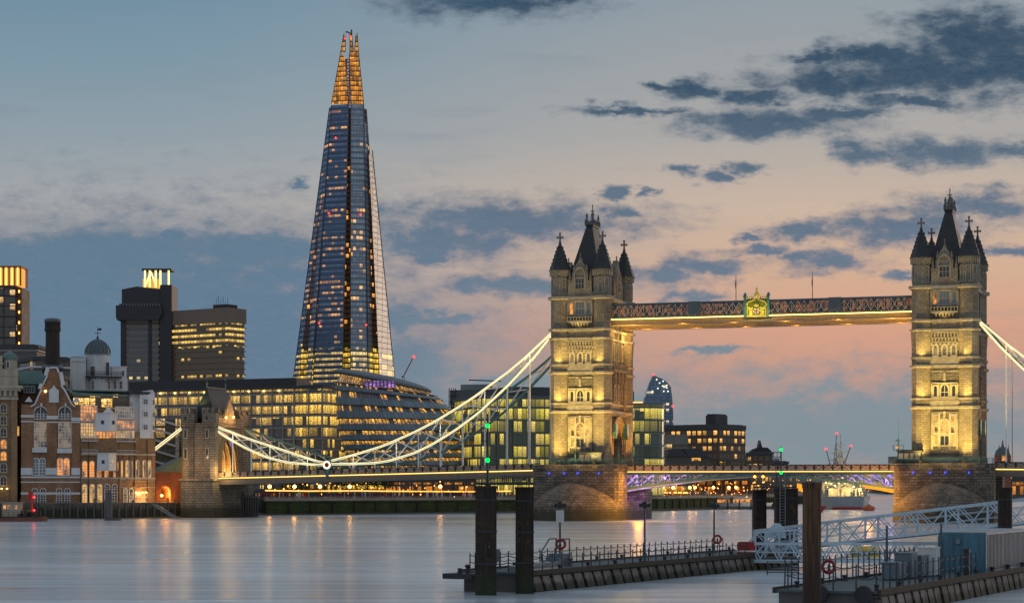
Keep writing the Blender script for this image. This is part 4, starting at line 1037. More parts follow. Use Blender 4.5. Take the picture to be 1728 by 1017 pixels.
# -- hospital: dark tower and banded block
Y = 1276
c = thing('hospital_tower', 'tall dark concrete tower with overhanging top storeys and lit roof frame', 'tower block', (gx(198, Y), Y, GL), 0)
X = lambda px: (px-198)*Y/F
Z = lambda py: gz(py, Y)-GL
b = MB(); b.box(X(206), 0, 0, X(268), 22, Z(541)); b.obj('glazing', gl_guyt, c)
b = MB()
for i in range(int(Z(541)/3.6)): b.box(X(214), -.5, i*3.6+3.2, X(250), 0, i*3.6+3.8); b.box(X(256), -.5, i*3.6+3.2, X(267), 0, i*3.6+3.8)
b.obj('floor_band', plain('pale_spandrel', (.17, .20, .22), .6, 0, .2, .3), c)
b = MB(); b.box(X(204), -1, 0, X(213), 21, Z(541)); b.box(X(251), -1, 0, X(256), 3, Z(541)); b.box(X(271), -2.5, 0, X(291), 20, Z(481)); b.obj('core', black_g, c)
b = MB(); b.slab([(X(200), Z(541)), (X(270), Z(541)), (X(276), Z(530)), (X(276), Z(519)), (X(198), Z(516)), (X(198), Z(536))], -5, 22); b.slab([(X(207), Z(515)), (X(271), Z(515)), (X(271), Z(488)), (X(232), Z(484)), (X(207), Z(489))], -3, 20); b.box(X(203), -4, Z(518), X(274), 20, Z(513)); b.obj('top_storeys', black_g, c)
b = MB()
for i in range(14): b.box(X(205)+i*1.85, -4.3, Z(517), X(205)+i*1.85+.5, -4.05, Z(513))
b.obj('fin', grey_m, c)
b = MB(); b.box(X(240), 2, Z(486), X(266), 12, Z(470)); b.obj('lit_block', emit('lit_roof_block', (1, .55, .12), .8), c)
b = MB()
for px in (244, 252, 262, 270, 284): b.box(X(px)-.5, 1, Z(484), X(px)+.5, 2, Z(455))
b.beam((X(246), 1.5, Z(480)), (X(253), 1.5, Z(458)), .8); b.beam((X(262), 1.5, Z(480)), (X(254), 1.5, Z(458)), .8)
b.obj('lit_frame', emit('lit_roof_frame', (1, .68, .22), 2.2), c)
b = MB(); b.box(X(239), 0, Z(456), X(289), 13, Z(453)); b.obj('roof', black_g, c)
c, L, H = block('hospital_block', 'wide brown banded block with rows of yellow windows, right of the dark tower', 'office block', 290, 1276, 385, 1250, 15, 519, 3.6, gl_guy, plain('buff_concrete', (.19, .155, .125), .8, 0, .2, .2), cap=9, capm=plain('buff_parapet', (.24, .19, .155), .8, 0, .15, .2), proud=.8)
b = MB(); b.box(L*.62, 6, H+.3, L*.86, 16, H+3); 
for i in range(7): b.tube((L*(.6+.04*i), 8, H+.3), (L*(.6+.04*i), 8, H+5+(i*37 % 5)), .15, n=4)
b.obj('roof_mast', dark_m, c)
# -- riverside offices left of the egg-shaped building
c, L, H = block('office_building', 'long glass office lit yellow with dark roof slab, behind the gatehouse', 'office building', 216, 735, 497, 705, 12, 652, 3.9, gl_dimy, plain('pale_floor_band', (.34, .35, .36), .6, 0, .2, .2), mull=4.3, cap=.8, proud=.45, ref=705)
b = MB(); b.box(-1, 2, H+.3, L-.5, 11, H+3.2); b.obj('roof_slab', black_g, c)
b = MB()
for i in range(11): b.lathe([(.05, 0), (.5, .3), (.05, .6)], 6, (2+i*L/11.3, -.4, H-1.6))
b.obj('downlight', emit('office_downlight', (1, .55, .12), 7), c)
c, L, H = block('office_building', 'glass office wing glowing yellow, between the long office and the curved glass hall', 'office building', 498, 700, 545, 695, 12, 650, 3.9, gl_yel, MATS['pale_floor_band'], mull=5.5, proud=.4)
# -- the tall glass spire
Y = 1331
c = thing('glass_skyscraper', 'very tall tapering glass spire with orange-lit jagged top', 'skyscraper', (gx(580, Y), Y, GL), 0)
def SX(px, dy=0): return gx(px, Y+dy)-gx(580, Y)
def SZ(py, dy=0): return gz(py, Y+dy)-GL
steel_b = plain('blue_steel', (.06, .09, .13), .4, .3, .2, .3)
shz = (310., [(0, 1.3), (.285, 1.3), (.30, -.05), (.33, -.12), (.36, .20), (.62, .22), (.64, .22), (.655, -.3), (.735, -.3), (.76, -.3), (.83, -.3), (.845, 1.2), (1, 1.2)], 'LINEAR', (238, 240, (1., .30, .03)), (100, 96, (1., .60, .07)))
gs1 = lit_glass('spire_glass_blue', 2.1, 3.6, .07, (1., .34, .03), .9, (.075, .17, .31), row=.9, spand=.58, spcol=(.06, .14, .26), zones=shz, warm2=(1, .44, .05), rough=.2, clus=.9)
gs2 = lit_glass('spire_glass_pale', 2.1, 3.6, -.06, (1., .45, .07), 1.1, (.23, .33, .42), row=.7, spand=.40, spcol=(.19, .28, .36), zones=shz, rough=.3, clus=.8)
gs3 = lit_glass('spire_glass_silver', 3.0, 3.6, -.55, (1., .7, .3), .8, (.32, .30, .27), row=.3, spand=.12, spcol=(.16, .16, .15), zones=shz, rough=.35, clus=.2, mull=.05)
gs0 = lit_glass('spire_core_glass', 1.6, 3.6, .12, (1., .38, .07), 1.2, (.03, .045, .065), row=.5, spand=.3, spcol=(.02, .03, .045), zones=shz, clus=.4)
def facet(nm, mat, bl_, br, tl, tr_, yb, ytl, ytr, db, dt, th=1.2):
    """a leaning pane wall: bottom-left/right and top-left/right photo columns; db, dt = depth offsets (left, right)"""
    b = MB(); n = 24; W0 = abs(SX(br)-SX(bl_))
    P_ = lambda f, side: (lambda px, py, dd: Vector((SX(px, dd), dd, SZ(py, dd))))(*( (bl_+(tl-bl_)*f, yb+(ytl-yb)*f, db[0]+(dt[0]-db[0])*f) if side == 0 else (br+(tr_-br)*f, yb+(ytr-yb)*f, db[1]+(dt[1]-db[1])*f)))
    for i in range(n):
        f0, f1 = i/n, (i+1)/n
        a, d, e, h = P_(f0, 0), P_(f0, 1), P_(f1, 1), P_(f1, 0)
        uvs = [(p_.x*1.02+50, p_.z) for p_ in (a, d, e, h)]
        b.face([a, d, e, h], uv=uvs); T_ = Vector((0, th, 0))
        b.face([d+T_, a+T_, h+T_, e+T_]); b.face([a, h, h+T_, a+T_]); b.face([d, d+T_, e+T_, e])
    a, d = P_(1, 0), P_(1, 1); b.face([a, d, d+T_, a+T_])
    o_ = b.obj(nm, mat, c)
    e = MB()      # edge frame
    for side in (0, 1):
        for i in range(8): e.beam(P_(i/8, side)+Vector((0, -.2, 0)), P_((i+1)/8, side)+Vector((0, -.2, 0)), .45, .4)
    nb_ = max(2, int(abs(P_(1, 0).z-P_(0, 0).z)/3.9))
    for i in range(1, nb_):
        e.beam(P_(i/nb_, 0)+Vector((0, -.15, 0)), P_(i/nb_, 1)+Vector((0, -.15, 0)), .16, .22)
    e.obj('frame', steel_b, o_)
    return o_
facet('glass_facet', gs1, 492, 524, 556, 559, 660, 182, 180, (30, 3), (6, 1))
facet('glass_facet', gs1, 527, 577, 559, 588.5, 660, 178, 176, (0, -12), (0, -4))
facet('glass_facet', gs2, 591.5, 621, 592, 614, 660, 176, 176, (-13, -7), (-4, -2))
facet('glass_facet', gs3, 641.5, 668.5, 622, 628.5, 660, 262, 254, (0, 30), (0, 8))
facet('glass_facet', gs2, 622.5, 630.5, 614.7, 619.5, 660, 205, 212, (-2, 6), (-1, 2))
gsT = lit_glass('spire_top_glass', 1.5, 3.3, 1.5, (1., .34, .02), 1.0, (.04, .03, .03), spand=.2, spcol=(.12, .05, .015), warm2=(1, .42, .03), clus=.8, detail=1.2)
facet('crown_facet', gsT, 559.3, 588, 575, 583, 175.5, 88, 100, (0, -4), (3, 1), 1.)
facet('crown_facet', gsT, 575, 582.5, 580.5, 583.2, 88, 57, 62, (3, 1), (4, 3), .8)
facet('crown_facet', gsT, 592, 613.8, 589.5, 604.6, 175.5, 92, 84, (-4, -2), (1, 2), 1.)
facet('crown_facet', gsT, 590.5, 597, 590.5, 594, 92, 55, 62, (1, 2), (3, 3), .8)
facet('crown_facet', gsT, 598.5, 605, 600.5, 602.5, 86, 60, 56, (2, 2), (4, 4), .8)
b = MB(); n = 20      # dark core showing in the gaps, tapering
for i in range(n):
    f0, f1 = i/n, (i+1)/n
    def R4(f):
        yv = 660+(180-660)*f; l, r = 500+(561-500)*f, 651+(619-651)*f; d0, d1 = 6-3*f, 44-34*f
        return [(SX(l, d0+8*(1-f)), d0+8*(1-f), SZ(yv)), (SX(592, d0-8*(1-f)), d0-8*(1-f)-1+1*f, SZ(yv)), (SX(r, d0+6), d0+6, SZ(yv)), (SX(r, d1), d1, SZ(yv)), (SX(l, d1), d1, SZ(yv))]
    A, B = R4(f0), R4(f1)
    for j in range(5): b.face([A[j], A[(j+1) % 5], B[(j+1) % 5], B[j]], uv=[(A[j][0]+A[j][1]*.6+70, A[j][2]), (A[(j+1) % 5][0]+A[(j+1) % 5][1]*.6+70, A[(j+1) % 5][2]), (B[(j+1) % 5][0]+B[(j+1) % 5][1]*.6+70, B[(j+1) % 5][2]), (B[j][0]+B[j][1]*.6+70, B[j][2])])
b.box(SX(497, 30), 12, -1, SX(650, 20), 44, SZ(640))
b.obj('core', gs0, c)
b = MB()
for i in range(16):
    f = i/15; yv = 176-f*78; l, r = 562+(582-562)*f, 612+(603-612)*f
    b.beam((SX(l), 5, SZ(yv)), (SX(r), 5, SZ(yv)), .6, .5)
    if i < 15: b.beam((SX(587), 4, SZ(yv)), (SX(592 if i % 2 else 583), 4, SZ(yv-5)), .5)
for px in (583, 588, 592): b.beam((SX(px), 4.5, SZ(176)), (SX(px+1), 4.5, SZ(97)), .8)
b.obj('spire_frame', plain('copper_lit_frame', (.30, .12, .04), .5, .2, .2, 1), c)
b = MB(); b.beam((SX(592), 6, SZ(100)), (SX(592), 6, SZ(47)), .9); b.beam((SX(592.3), 6, SZ(55)), (SX(583.5), 6, SZ(50)), .7); b.beam((SX(583.5), 6, SZ(50)), (SX(582.5), 6, SZ(52)), .8); b.obj('maintenance_crane', dark_m, c)
for px, py, dd in ((566.5, 233, -7), (555, 360, -10), (608.5, 362, -12), (538.5, 545, -12), (618, 548, -12), (582, 65, -1), (592, 62, -1)):
    b = MB(); b.lathe([(.1, -.7), (.7, 0), (.1, .7)], 6, (SX(px, dd), dd, SZ(py, dd))); b.obj('beacon', red_l, c)
# -- crane by the spire
def crane(px0, py0, px1, py1, pxb, pyb, Yc, label, mastw=1.2):
    c = thing('tower_crane', label, 'crane', (gx(pxb, Yc), Yc, GL), 0, 'cranes with red lamps')
    o_ = Vector((gx(pxb, Yc), Yc, GL)); A = at(px0, py0, Yc)-o_; B = at(px1, py1, Yc)-o_
    m_ = MB(); w = mastw/2
    for sx in (-w, w):
        for sy in (-w, w): m_.beam((A.x+sx, sy, 0), (A.x+sx, sy, A.z), .22)
    k = int(A.z/3)
    for i in range(k): m_.beam((A.x-w, -w, i*3), (A.x+w, -w, i*3+3), .16)
    m_.obj('mast', red_p, c)
    j = MB(); 
    for s_ in (-.6, .6): j.beam((A.x, s_, A.z), (B.x, s_, B.z), .25)
    j.beam((A.x, 0, A.z+1.2), (B.x, 0, B.z+.6), .22)
    for i in range(10):
        p_ = A+(B-A)*(i/10); q_ = A+(B-A)*((i+.5)/10); j.beam((p_.x, -.6, p_.z), (q_.x, 0, q_.z+1.0), .14)
    j.beam((A.x, 0, A.z), (A.x-(B.x-A.x)*.18, 0, A.z+.5), .8, 1.)
    j.obj('jib', red_p, c)
    l = MB(); l.lathe([(.1, -.9), (1.0, 0), (.1, .9)], 6, (B.x, 0, B.z)); l.obj('beacon', red_l, c)
crane(681, 636, 698, 602, 681, 700, 1250, 'red luffing crane rising behind the curved glass hall')
crane(1408, 775, 1412, 731, 1406, 830, 1500, 'thin crane with red light, tallest of those above the moored warship')
crane(1400, 782, 1394, 757, 1400, 830, 1450, 'thin crane leaning left with red light, leftmost above the moored warship')
crane(1426, 780, 1436, 752, 1426, 830, 1500, 'thin crane leaning right with red light above the moored warship')
# -- the egg-shaped glass hall
Yh = 672; c = thing('city_hall', 'bulging egg-shaped glass building with dark bands and yellow-lit floors', 'civic building', (gx(690, Yh), Yh, GL), 0)
prof = [(808, 588, 830), (790, 584, 824), (780, 581, 818), (760, 574, 806), (740, 568, 796), (720, 564, 784), (700, 561, 770), (680, 559, 752), (665, 558, 738), (655, 557.5, 724), (645, 558.5, 712), (636, 562, 703)]
def cint(y, k):
    pr = prof[::-1]
    for p0, p1 in zip(pr, pr[1:]):
        if p0[0] <= y <= p1[0]: return p0[k]+(p1[k]-p0[k])*(y-p0[0])/(p1[0]-p0[0])
    return prof[0][k] if y > prof[0][0] else prof[-1][k]
NS = 104; Yf = 655
def cring(y, grow=0., tilt=None):
    f = max(0., (808-y)/172); tl0 = .36*f**5; l = cint(y, 1); r = cint(min(808, y+tl0*.6*5.25*(cint(y, 2)-l)/2*Yf/F*.85), 2); xc = gx((l+r)/2, Yf)-gx(690, Yh); rx = (r-l)/2*Yf/F+grow; z0 = gz(y, Yf)-GL
    f = max(0., (808-y)/172); tl = .36*f**5 if tilt is None else tilt
    ry = rx*.86
    out = []
    for i in range(NS):
        an = 2*math.pi*i/NS; out.append(Vector((xc+rx*math.cos(an), ry*math.sin(an)+(gx((l+r)/2, Yf)*0), z0-tl*(math.cos(an)*rx*.6)+.4*math.sin(an)*f)))
    return out
gl_ch = lit_glass('hall_glass', 1., 1., .40, (1., .44, .045), .85, (.08, .115, .14), row=.1, spand=.0, spcol=(.04, .05, .06), warm2=(1., .48, .06), mull=.2, clus=.45, detail=.6, zones=(40., [(0, .5), (.50, .5), (.53, -.35), (1, -.35)]))
g_sp = lit_glass('hall_spandrel_glass', 1., 1., -2, (1, .5, .1), .0, (.12, .185, .23), spand=.0, mull=.16, rough=.35)
ys = [810, 797, 784, 770, 757, 741, 724, 704, 683, 662, 651]; nf = len(ys)-1
wb, sb, lb = MB(), MB(), MB()
def band(b, A, B, lvl):
    for i in range(NS):
        j = (i+1) % NS; b.face([A[i], A[j], B[j], B[i]], uv=[(i+.01, lvl+.02), (i+.99, lvl+.02), (i+.99, lvl+.98), (i+.01, lvl+.98)])
for k in range(nf):
    y0, y1 = ys[k], ys[k+1]; ym = y0-(y0-y1)*.52
    band(sb, cring(y0, .0), cring(ym, .12), k*3+50)
    band(wb, cring(ym, -.25), cring(y1+1.6, -.25), k*3+1)
    band(sb, cring(ym, .12), cring(ym, -.25), 90)
    A, B = cring(y1+1.8, .55), cring(y1, .55); band(lb, A, B, 1); band(lb, cring(y1+1.8, -.4), A, 1); band(lb, B, cring(y1, -.4), 1)
# top storey, glazed, with violet glow
top0, top1 = cring(ys[-1], -.6), cring(637.5, -1.2)
tb = MB(); band(tb, top0, top1, 7)
wb.obj('window_band', gl_ch, c); sb.obj('spandrel', g_sp, c); lb.obj('floor_edge', black_g, c)
tb.obj('top_glazing', lit_glass('top_floor_glass', 1., 1., .75, (1., .5, .12), .7, (.05, .07, .09), spand=.0, mull=.18, clus=.5), c)
vg = MB(); vg.box(gx(617, Yf)-gx(690, Yh), -20.8, gz(654, Yf)-GL, gx(668, Yf)-gx(690, Yh), -20.2, gz(643, Yf)-GL)
vmat = lit_glass('violet_lit_glass', 1.2, 3., 2., (.46, .20, .66), .95, (.1, .05, .2), spand=.0, mull=.3, clus=.2, detail=.3)
vo = vg.obj('violet_glazing', vmat, c)
for i in range(6):
    pass
# roof: shallow tilted dome
rb = MB(); base = [p_+Vector((0, 0, 0)) for p_ in cring(638, 1.2)]
ctr = sum(base, Vector())/NS
L0 = base
for k in range(1, 7):
    f = k/6; L1 = [ctr+(p_-ctr)*math.cos(f*math.pi/2)+Vector((-1.2*f, 0, 2.3*math.sin(f*math.pi/2))) for p_ in base]
    if k < 6: band(rb, L0, L1, k)
    else: rb.face(L1) if False else [rb.face([L0[i], L0[(i+1) % NS], ctr+Vector((-1.2, 0, 2.3))]) for i in range(NS)]
    L0 = L1
band(rb, [p_+Vector((0, 0, -.6)) for p_ in cring(638, 1.0)], base, 0)
rb.obj('roof', lead, c)
# -- offices right of the hall
c, L, H = block('office_building', 'grey-topped office with roof screens just right of the curved glass hall', 'office building', 762, 745, 852, 740, 25, 658, 3.9, gl_dimy, grey_m, cap=5.5, capm=lead, proud=.4, plant=[(.1, .7, 2.2)])
b = MB()
for i in range(7): b.beam((-.8+i*.0, -.5, H-12+i*2), (L*.12, -.5, H-12+i*2), .25)
for i in range(4): b.beam((-.8+i*L*.04, -.5, H-14), (-.8+i*L*.04, -.5, H+1), .25)
b.beam((L*.3, 2, H+4), (L*.9, 2, H+3.4), .7, .4)
b.obj('scaffold', dark_m, c)
c, L, H = block('office_building', 'green-glass office with bright yellow interior, seen between the chains and the tower', 'office building', 812, 640, 945, 648, 30, 667, 4.0, gl_green, plain('green_floor_band', (.13, .17, .16), .5, 0, .2, .2), mull=5.0, proud=.35, capm=lead)
b = MB(); b.box(L*.3, 5, H+.3, L*.95, 20, H+3.2); b.obj('roof_plant', roof_d, c)
# rounded glass block right of the tower
c = thing('office_building', 'round-cornered glass office glowing yellow beside the tower, in front of the blue glass tower', 'office building', (gx(1055, 640), 640, GL))
b = MB(); H = gz(684, 640)-GL; R = 6.5; L = gx(1123, 640)-gx(1055, 640)
def rounded(g_): return [(-g_, -g_), (L-R+g_*0, -g_)]+[(L-R+(R+g_)*math.sin(a*math.pi/12), R-(R+g_)*math.cos(a*math.pi/12)) for a in range(1, 7)]+[(L+g_, 26+g_), (-g_, 26+g_)]
b.prism(rounded(0), 0, H); b.obj('glazing', gl_green, c)
b = MB()
for i in range(1, int(H/4)+1): b.prism(rounded(.35), i*4-.25, i*4+.2)
b.prism(rounded(.5), H, H+.8); b.obj('floor_band', MATS['green_floor_band'], c)
b = MB(); b.box(-1, 3, H+.8, gx(1071, 640)-gx(1055, 640), 10, H+4.6); b.obj('roof_plant', navy, c)
b = MB(); b.box(gx(1062, 640)-gx(1055, 640), -.6, H-2.2, L, -.5, H-.6) if False else b.box(.5, 2, H+.85, L-7, 2.3, H+1.3); b.obj('roof_light', emit('roof_edge_light', (1, .45, .08), 2.2), c)
# -- curved blue tower
Y = 2930; c = thing('blue_glass_tower', 'distant blue glass tower with slanted curved top', 'skyscraper', (gx(1108, Y), Y, GL))
SXb = lambda px: gx(px, Y)-gx(1108, Y); SZb = lambda py: gz(py, Y)-GL
ol = [(1080, 780), (1136, 780), (1136.5, 740), (1136, 700), (1134.5, 672), (1132, 652), (1125, 644), (1116, 638), (1106, 634), (1102, 633), (1097, 645), (1090, 665), (1085, 685), (1082, 700), (1080, 740)]
b = MB(); b.slab([(SXb(x), SZb(y)) for x, y in ol], 0, 30); b.obj('glazing', gl_bf, c)
b = MB()
for i in range(1, 34):
    zz = i*4.2+14
    if zz < SZb(690): b.box(SXb(1081), -.5, zz, SXb(1136), 0, zz+.7)
b.obj('floor_band', plain('blue_floor_band', (.06, .10, .14), .5, 0, .2, .1), c)
for px, py in ((1102, 632), (1088, 684), (1113, 684), (1135, 685)):
    b = MB(); b.lathe([(.1, -1.6), (1.9, 0), (.1, 1.6)], 6, (SXb(px), -3, SZb(py))); b.obj('beacon', red_l, c)
for i, (px, py) in enumerate(((1108, 640), (1113, 646), (1119, 643), (1125, 650), (1118, 651), (1110, 655), (1127, 660), (1101, 660), (1120, 660), (1125, 654))):
    b = MB(); b.lathe([(.1, -.7), (.8, 0), (.1, .7)], 6, (SXb(px), -2, SZb(py))); b.obj('window_lamp', lampwhite if False else MATS.setdefault('wl', emit('distant_white_lamp', (1, .85, .6), 5)), c)
# -- brick office and low roofs beside it
c, L, H = block('office_building', 'brown brick office with rows of square lit windows and dark roof box', 'office building', 1122, 960, 1213, 940, 22, 716, 3.7, gl_far, brick_r, cap=2.0, proud=.15, slabs=False)
b = MB(); q0, q1 = (1183-1122)/91*L, (1199-1122)/91*L; b.prism([(q0, 4), (q1, 4), (q1, 14), (q0, 14)], H, H+4.5); b.prism([(q0+.4, 4.4), (q1-.4, 4.4), (q1-.4, 13.6), (q0+.4, 13.6)], H+4.5, H+5.2); b.obj('roof_box', black_g, c)
c, L, H = block('low_building', 'pale flat-roofed block in front of the brick office', 'building', 1124, 900, 1160, 900, 18, 734, 5, gl_apt, conc, cap=4., capm=conc, group='low buildings right of the tower')
c = thing('low_building', 'dark pitched-roof shed with one bright window below the brick office', 'building', (gx(1128, 820), 820, GL), 0, 'low buildings right of the tower')
b = MB(); lx = gx(1196, 820)-gx(1128, 820); hz = lambda y: gz(y, 820)-GL
b.box(0, 0, 0, lx, 20, hz(770)); b.obj('wall', conc_d, c)
b = MB(); b.slab([(-.5, hz(770)), (lx*.5, hz(770)), (lx*.32, hz(757)), (0, hz(757))], -.4, 20); b.slab([(lx*.5+.05, hz(770)), (lx+.6, hz(772)), (lx*.78, hz(755)), (lx*.36, hz(757))], -.4, 20); b.obj('roof', roof_d, c)
b = MB(); b.box(lx*.58, -.1, hz(777), lx*.8, -.02, hz(772)); b.obj('window', pane_y, c)
lowb = [(1197, 1000, 1218, 764, 'grey stepped roofs right of the brick office'), (1218, 1050, 1246, 762, 'flat-topped lit block with roof terrace, second right of the brick office'), (1246, 1080, 1270, 768, 'brown low block with small lit windows beside the little spire'), (1268, 1020, 1304, 762, 'low domed hall with small spire rising over the road deck'), (1304, 1100, 1330, 778, 'lowest dark block at the right end of the far south bank')]
for px0, Yb, px1, yt, lab in lowb:
    c, L, H = block('low_building', lab, 'building', px0, Yb, px1, Yb, 20, yt, 3.6, gl_far, conc_d, cap=1.2, proud=.4, group='low buildings right of the tower', plant=[(.2, .5, 1.5)])
    if 'domed' in lab:
        b = MB(); q = L*.45
        b.slab([(0, H+.3), (L, H+.3), (L*.8, H+2.2), (q+1, H+2.4), (q, H+6), (q-.8, H+2.4), (L*.1, H+1.2)], 3, 12); b.obj('spire_roof', slate, c)
# cupola far right
Yc = 700; c = thing('cupola_building', 'little brick tower with blue-grey cupola and spikes beyond the tower behind the gangway', 'building', (gx(1692, Yc), Yc, 4.2))
b = MB(); zc = lambda y: gz(y, Yc)-4.2
b.box(-2.3, -2.3, 0, 2.3, 2.3, zc(768)); b.obj('wall', brick_r, c)
b = MB(); b.lathe([(2.9, zc(768)), (2.7, zc(765)), (2.4, zc(760)), (1.4, zc(755.5)), (.5, zc(753)), (.35, zc(748)), (.05, zc(741))], 10); 
for s in (-1.6, 1.6): b.lathe([(.2, zc(760)), (.2, zc(756)), (.02, zc(748))], 5, (s, -1.5, 0))
b.obj('cupola', lead, c)
win(c, 0, -2.3, zc(777), 1.6, 1.8, 0, kind='rect', tr=0, gm=pane_w)
# ================================================================ riverside below the decks
par_c = plain('embankment_parapet', (.38, .32, .26), .8, 0, .3, .6)
def quay(name, label, a, b_, z0, z1, th, mat, rail=True):
    (x0, y0), (x1, y1) = a, b_; L = math.hypot(x1-x0, y1-y0); an = math.atan2(y1-y0, x1-x0)
    c = thing(name, label, 'quay wall', (x0, y0, z0), an, 'quay walls')
    w = MB(); w.box(0, -.6, 0, L, th, z1-z0); w.box(-.05, -.85, z1-z0, L+.05, th, z1-z0+.35); w.obj('wall', mat, c)
    p_ = MB(); n = int(L/(6.5 if rail else 1.9)); rq = random.Random(int(L))
    for i in range(n+1): p_.box(i*L/n-.16, -1.0, -1.5, i*L/n+.16, -.61, z1-z0-.2+(0 if rail else rq.choice((0, 0, .5, 1.2, 1.6))))
    p_.obj('timber_fender', bark if rail else conc_d, c)
    if rail:
        r = MB(); n = int(L/9)
        for i in range(n+1): r.box(i*L/n-.35, -.7, z1-z0+.35, i*L/n+.35, 0, z1-z0+1.5)
        r.box(0, -.6, z1-z0+.35, L, -.25, z1-z0+1.05)
        for h in (1.25, 1.45): r.beam((0, -.35, z1-z0+h), (L, -.35, z1-z0+h), .08)
        r.obj('parapet', par_c, c)
    return c
weed = masonry('weed_grown_wall', (.085, .115, .03), (.05, .08, .022), (.03, .03, .016), 1.5, .6, .05, .9, .5)
quay('embankment_wall', 'weed-green embankment wall below the strolling crowd and chain-hung deck', (-66, 543), (1, 590), 0, 3.4, 1.5, weed)
quay('embankment_wall', 'weed-green embankment wall mostly hidden behind the pier nearer the glass hall', (1, 590), (45, 638), 0, 3.4, 1.5, weed)
quay('embankment_wall', 'dark embankment wall seen between the two piers', (45, 638), (93, 739), 0, 3.4, 1.5, weed)
quay('embankment_wall', 'far dark embankment wall receding behind the moored warship', (93, 739), (129, 898), 0, 3.4, 1.5, weed)
quay('embankment_wall', 'timber-fendered quay wall below the cream and brick brewery buildings', (-185, 477), (-98, 486.5), 0, 3.45, 5, abut_st, False)
quay('embankment_wall', 'timber-fendered quay wall between the brewery and the gatehouse', (-98, 486.5), (-79, 504), 0, 3.45, 5, abut_st, False)
quay('embankment_wall', 'low quay wall on the bank behind the brown-black pile', (224, 478), (233, 702), 0, 4.3, 1.5, weed)
c = thing('fender_piles', 'row of dark timber fender piles in front of the gatehouse base under the chain-hung deck', 'fender piles', (0, 0, 0))
for i in range(22):
    px = 350+i*4.0; Yl = 497+i*.9; b = MB(); b.tube((gx(px, Yl), Yl, -2), (gx(px, Yl), Yl, gz(836 if i % 5 else 829, Yl)), .27, .25, 7); b.obj('pile', conc_d, c)
b = MB(); b.beam((gx(350, 496.4), 496.4, 5.0), (gx(434, 515.6), 515.6, 5.0), .3, .35); b.obj('waling', conc_d, c)
# promenade lamps, crowd, glowing string
def lamp_post(px, Yl, label, col=lampglow, h=2.5, e=260, base=4.6):
    c = thing('lamp_post', label, 'street lamp', (gx(px, Yl), Yl, base), 0, 'lamps along the far embankment')
    b = MB(); b.tube((0, 0, 0), (0, 0, h), .12, .07, 6); b.lathe([(.28, 0), (.2, .6), (.12, .9)], 6); b.obj('pole', dark_m, c)
    b = MB(); b.lathe([(.1, 0), (.48, .35), (.48, .65), (.1, 1.0)], 8, (0, 0, h)); b.obj('lamp_globe', col, c)
    point_light('lamp_light', (gx(px, Yl), Yl-.6, base+h+.4), e, (1, .5, .14), .35)
    return c
LP = [(455, 553, 'leftmost'), (497, 558, 'second from the left'), (540, 563, 'third from the left'), (590, 569, 'just left of the violet-topped hall'), (743, 588, 'between the hall and the dark pile')]
for px, Yl, w_ in LP: lamp_post(px, Yl, 'orange embankment lamp under the chain-hung deck, '+w_)
for px, Yl, w_ in ((1105, 648, 'nearest the violet-lit pier recess'), (1119, 655, 'second from the violet-lit pier recess'), (1136, 662, 'third from the violet-lit pier recess'), (1164, 675, 'fourth from the violet-lit pier recess'), (1173, 690, 'at the end of the lit terrace'), (1204, 700, 'above the crowded terrace'), (1230, 715, 'right of the crowded terrace'), (1242, 722, 'beside the moored boats')):
    lamp_post(px, Yl, 'orange embankment lamp between the piers, '+w_, h=2.1, e=420)
c = thing('light_string', 'continuous orange light line along the embankment under the chain-hung deck', 'light string', (0, 0, 0))
b = MB(); pts = [at(448, 827, 552), at(520, 828, 561), at(600, 827.5, 571), at(700, 828.5, 583), at(800, 829, 595), at(862, 828, 600)]
for p_, q_ in zip(pts, pts[1:]): b.beam(p_, q_, .28, .3)
b.obj('light_line', emit('orange_light_line', (1., .36, .05), 3.2), c)
b = MB()
for p_ in pts: b.beam((p_.x, p_.y+.2, 4.8), (p_.x, p_.y+.2, p_.z), .14)
b.obj('post', dark_m, c)
c = thing('light_string', 'short orange light line along the embankment beside the violet-lit pier recess', 'light string', (0, 0, 0))
b = MB(); pts = [at(1099, 830, 650), at(1165, 831, 672)]; b.beam(pts[0], pts[1], .35, .5); b.obj('light_line', MATS['orange_light_line'] if 'orange_light_line' in MATS else orange_soft, c)
b = MB()
for p_ in pts: b.beam((p_.x, p_.y+.2, 4.8), (p_.x, p_.y+.2, p_.z), .14)
b.obj('post', dark_m, c)
rr = random.Random(8)
for (x0, x1, y0, y1, Ya, Yb_, n_, lab) in ((445, 800, 812, 842, 560, 600, 46, 'scattered small amber lamps among the strollers under the chain-hung deck'), (1100, 1262, 812, 842, 655, 715, 70, 'dense amber festoon lamps over the restaurant terraces between the piers'), (1262, 1400, 806, 838, 745, 900, 40, 'scattered amber lamps in front of the red brick warehouse')):
    c = thing('festoon_lamps', lab, 'string lights', (0, 0, 0), 0, 'festoon lamps on the far bank')
    b = MB(); w2 = MB(); prev = None
    for i in range(n_):
        f_ = (i+.5)/n_; Yl = Ya+(Yb_-Ya)*f_+rr.uniform(-2, 2); p_ = at(x0+(x1-x0)*f_+rr.uniform(-2, 2), rr.uniform(y0, y1), Yl); r_ = rr.uniform(.12, .26)
        b.lathe([(.02, -r_), (r_, 0), (.02, r_)], 6, p_); w2.beam((p_.x, p_.y+.1, 4.4), (p_.x, p_.y+.1, max(4.6, p_.z-.1)), .05)
    b.obj('bulb', emit('amber_bulb', (1, .36, .05), 5) if 'amber_bulb' not in bpy.data.materials else bpy.data.materials['amber_bulb'], c); w2.obj('support', dark_m, c)
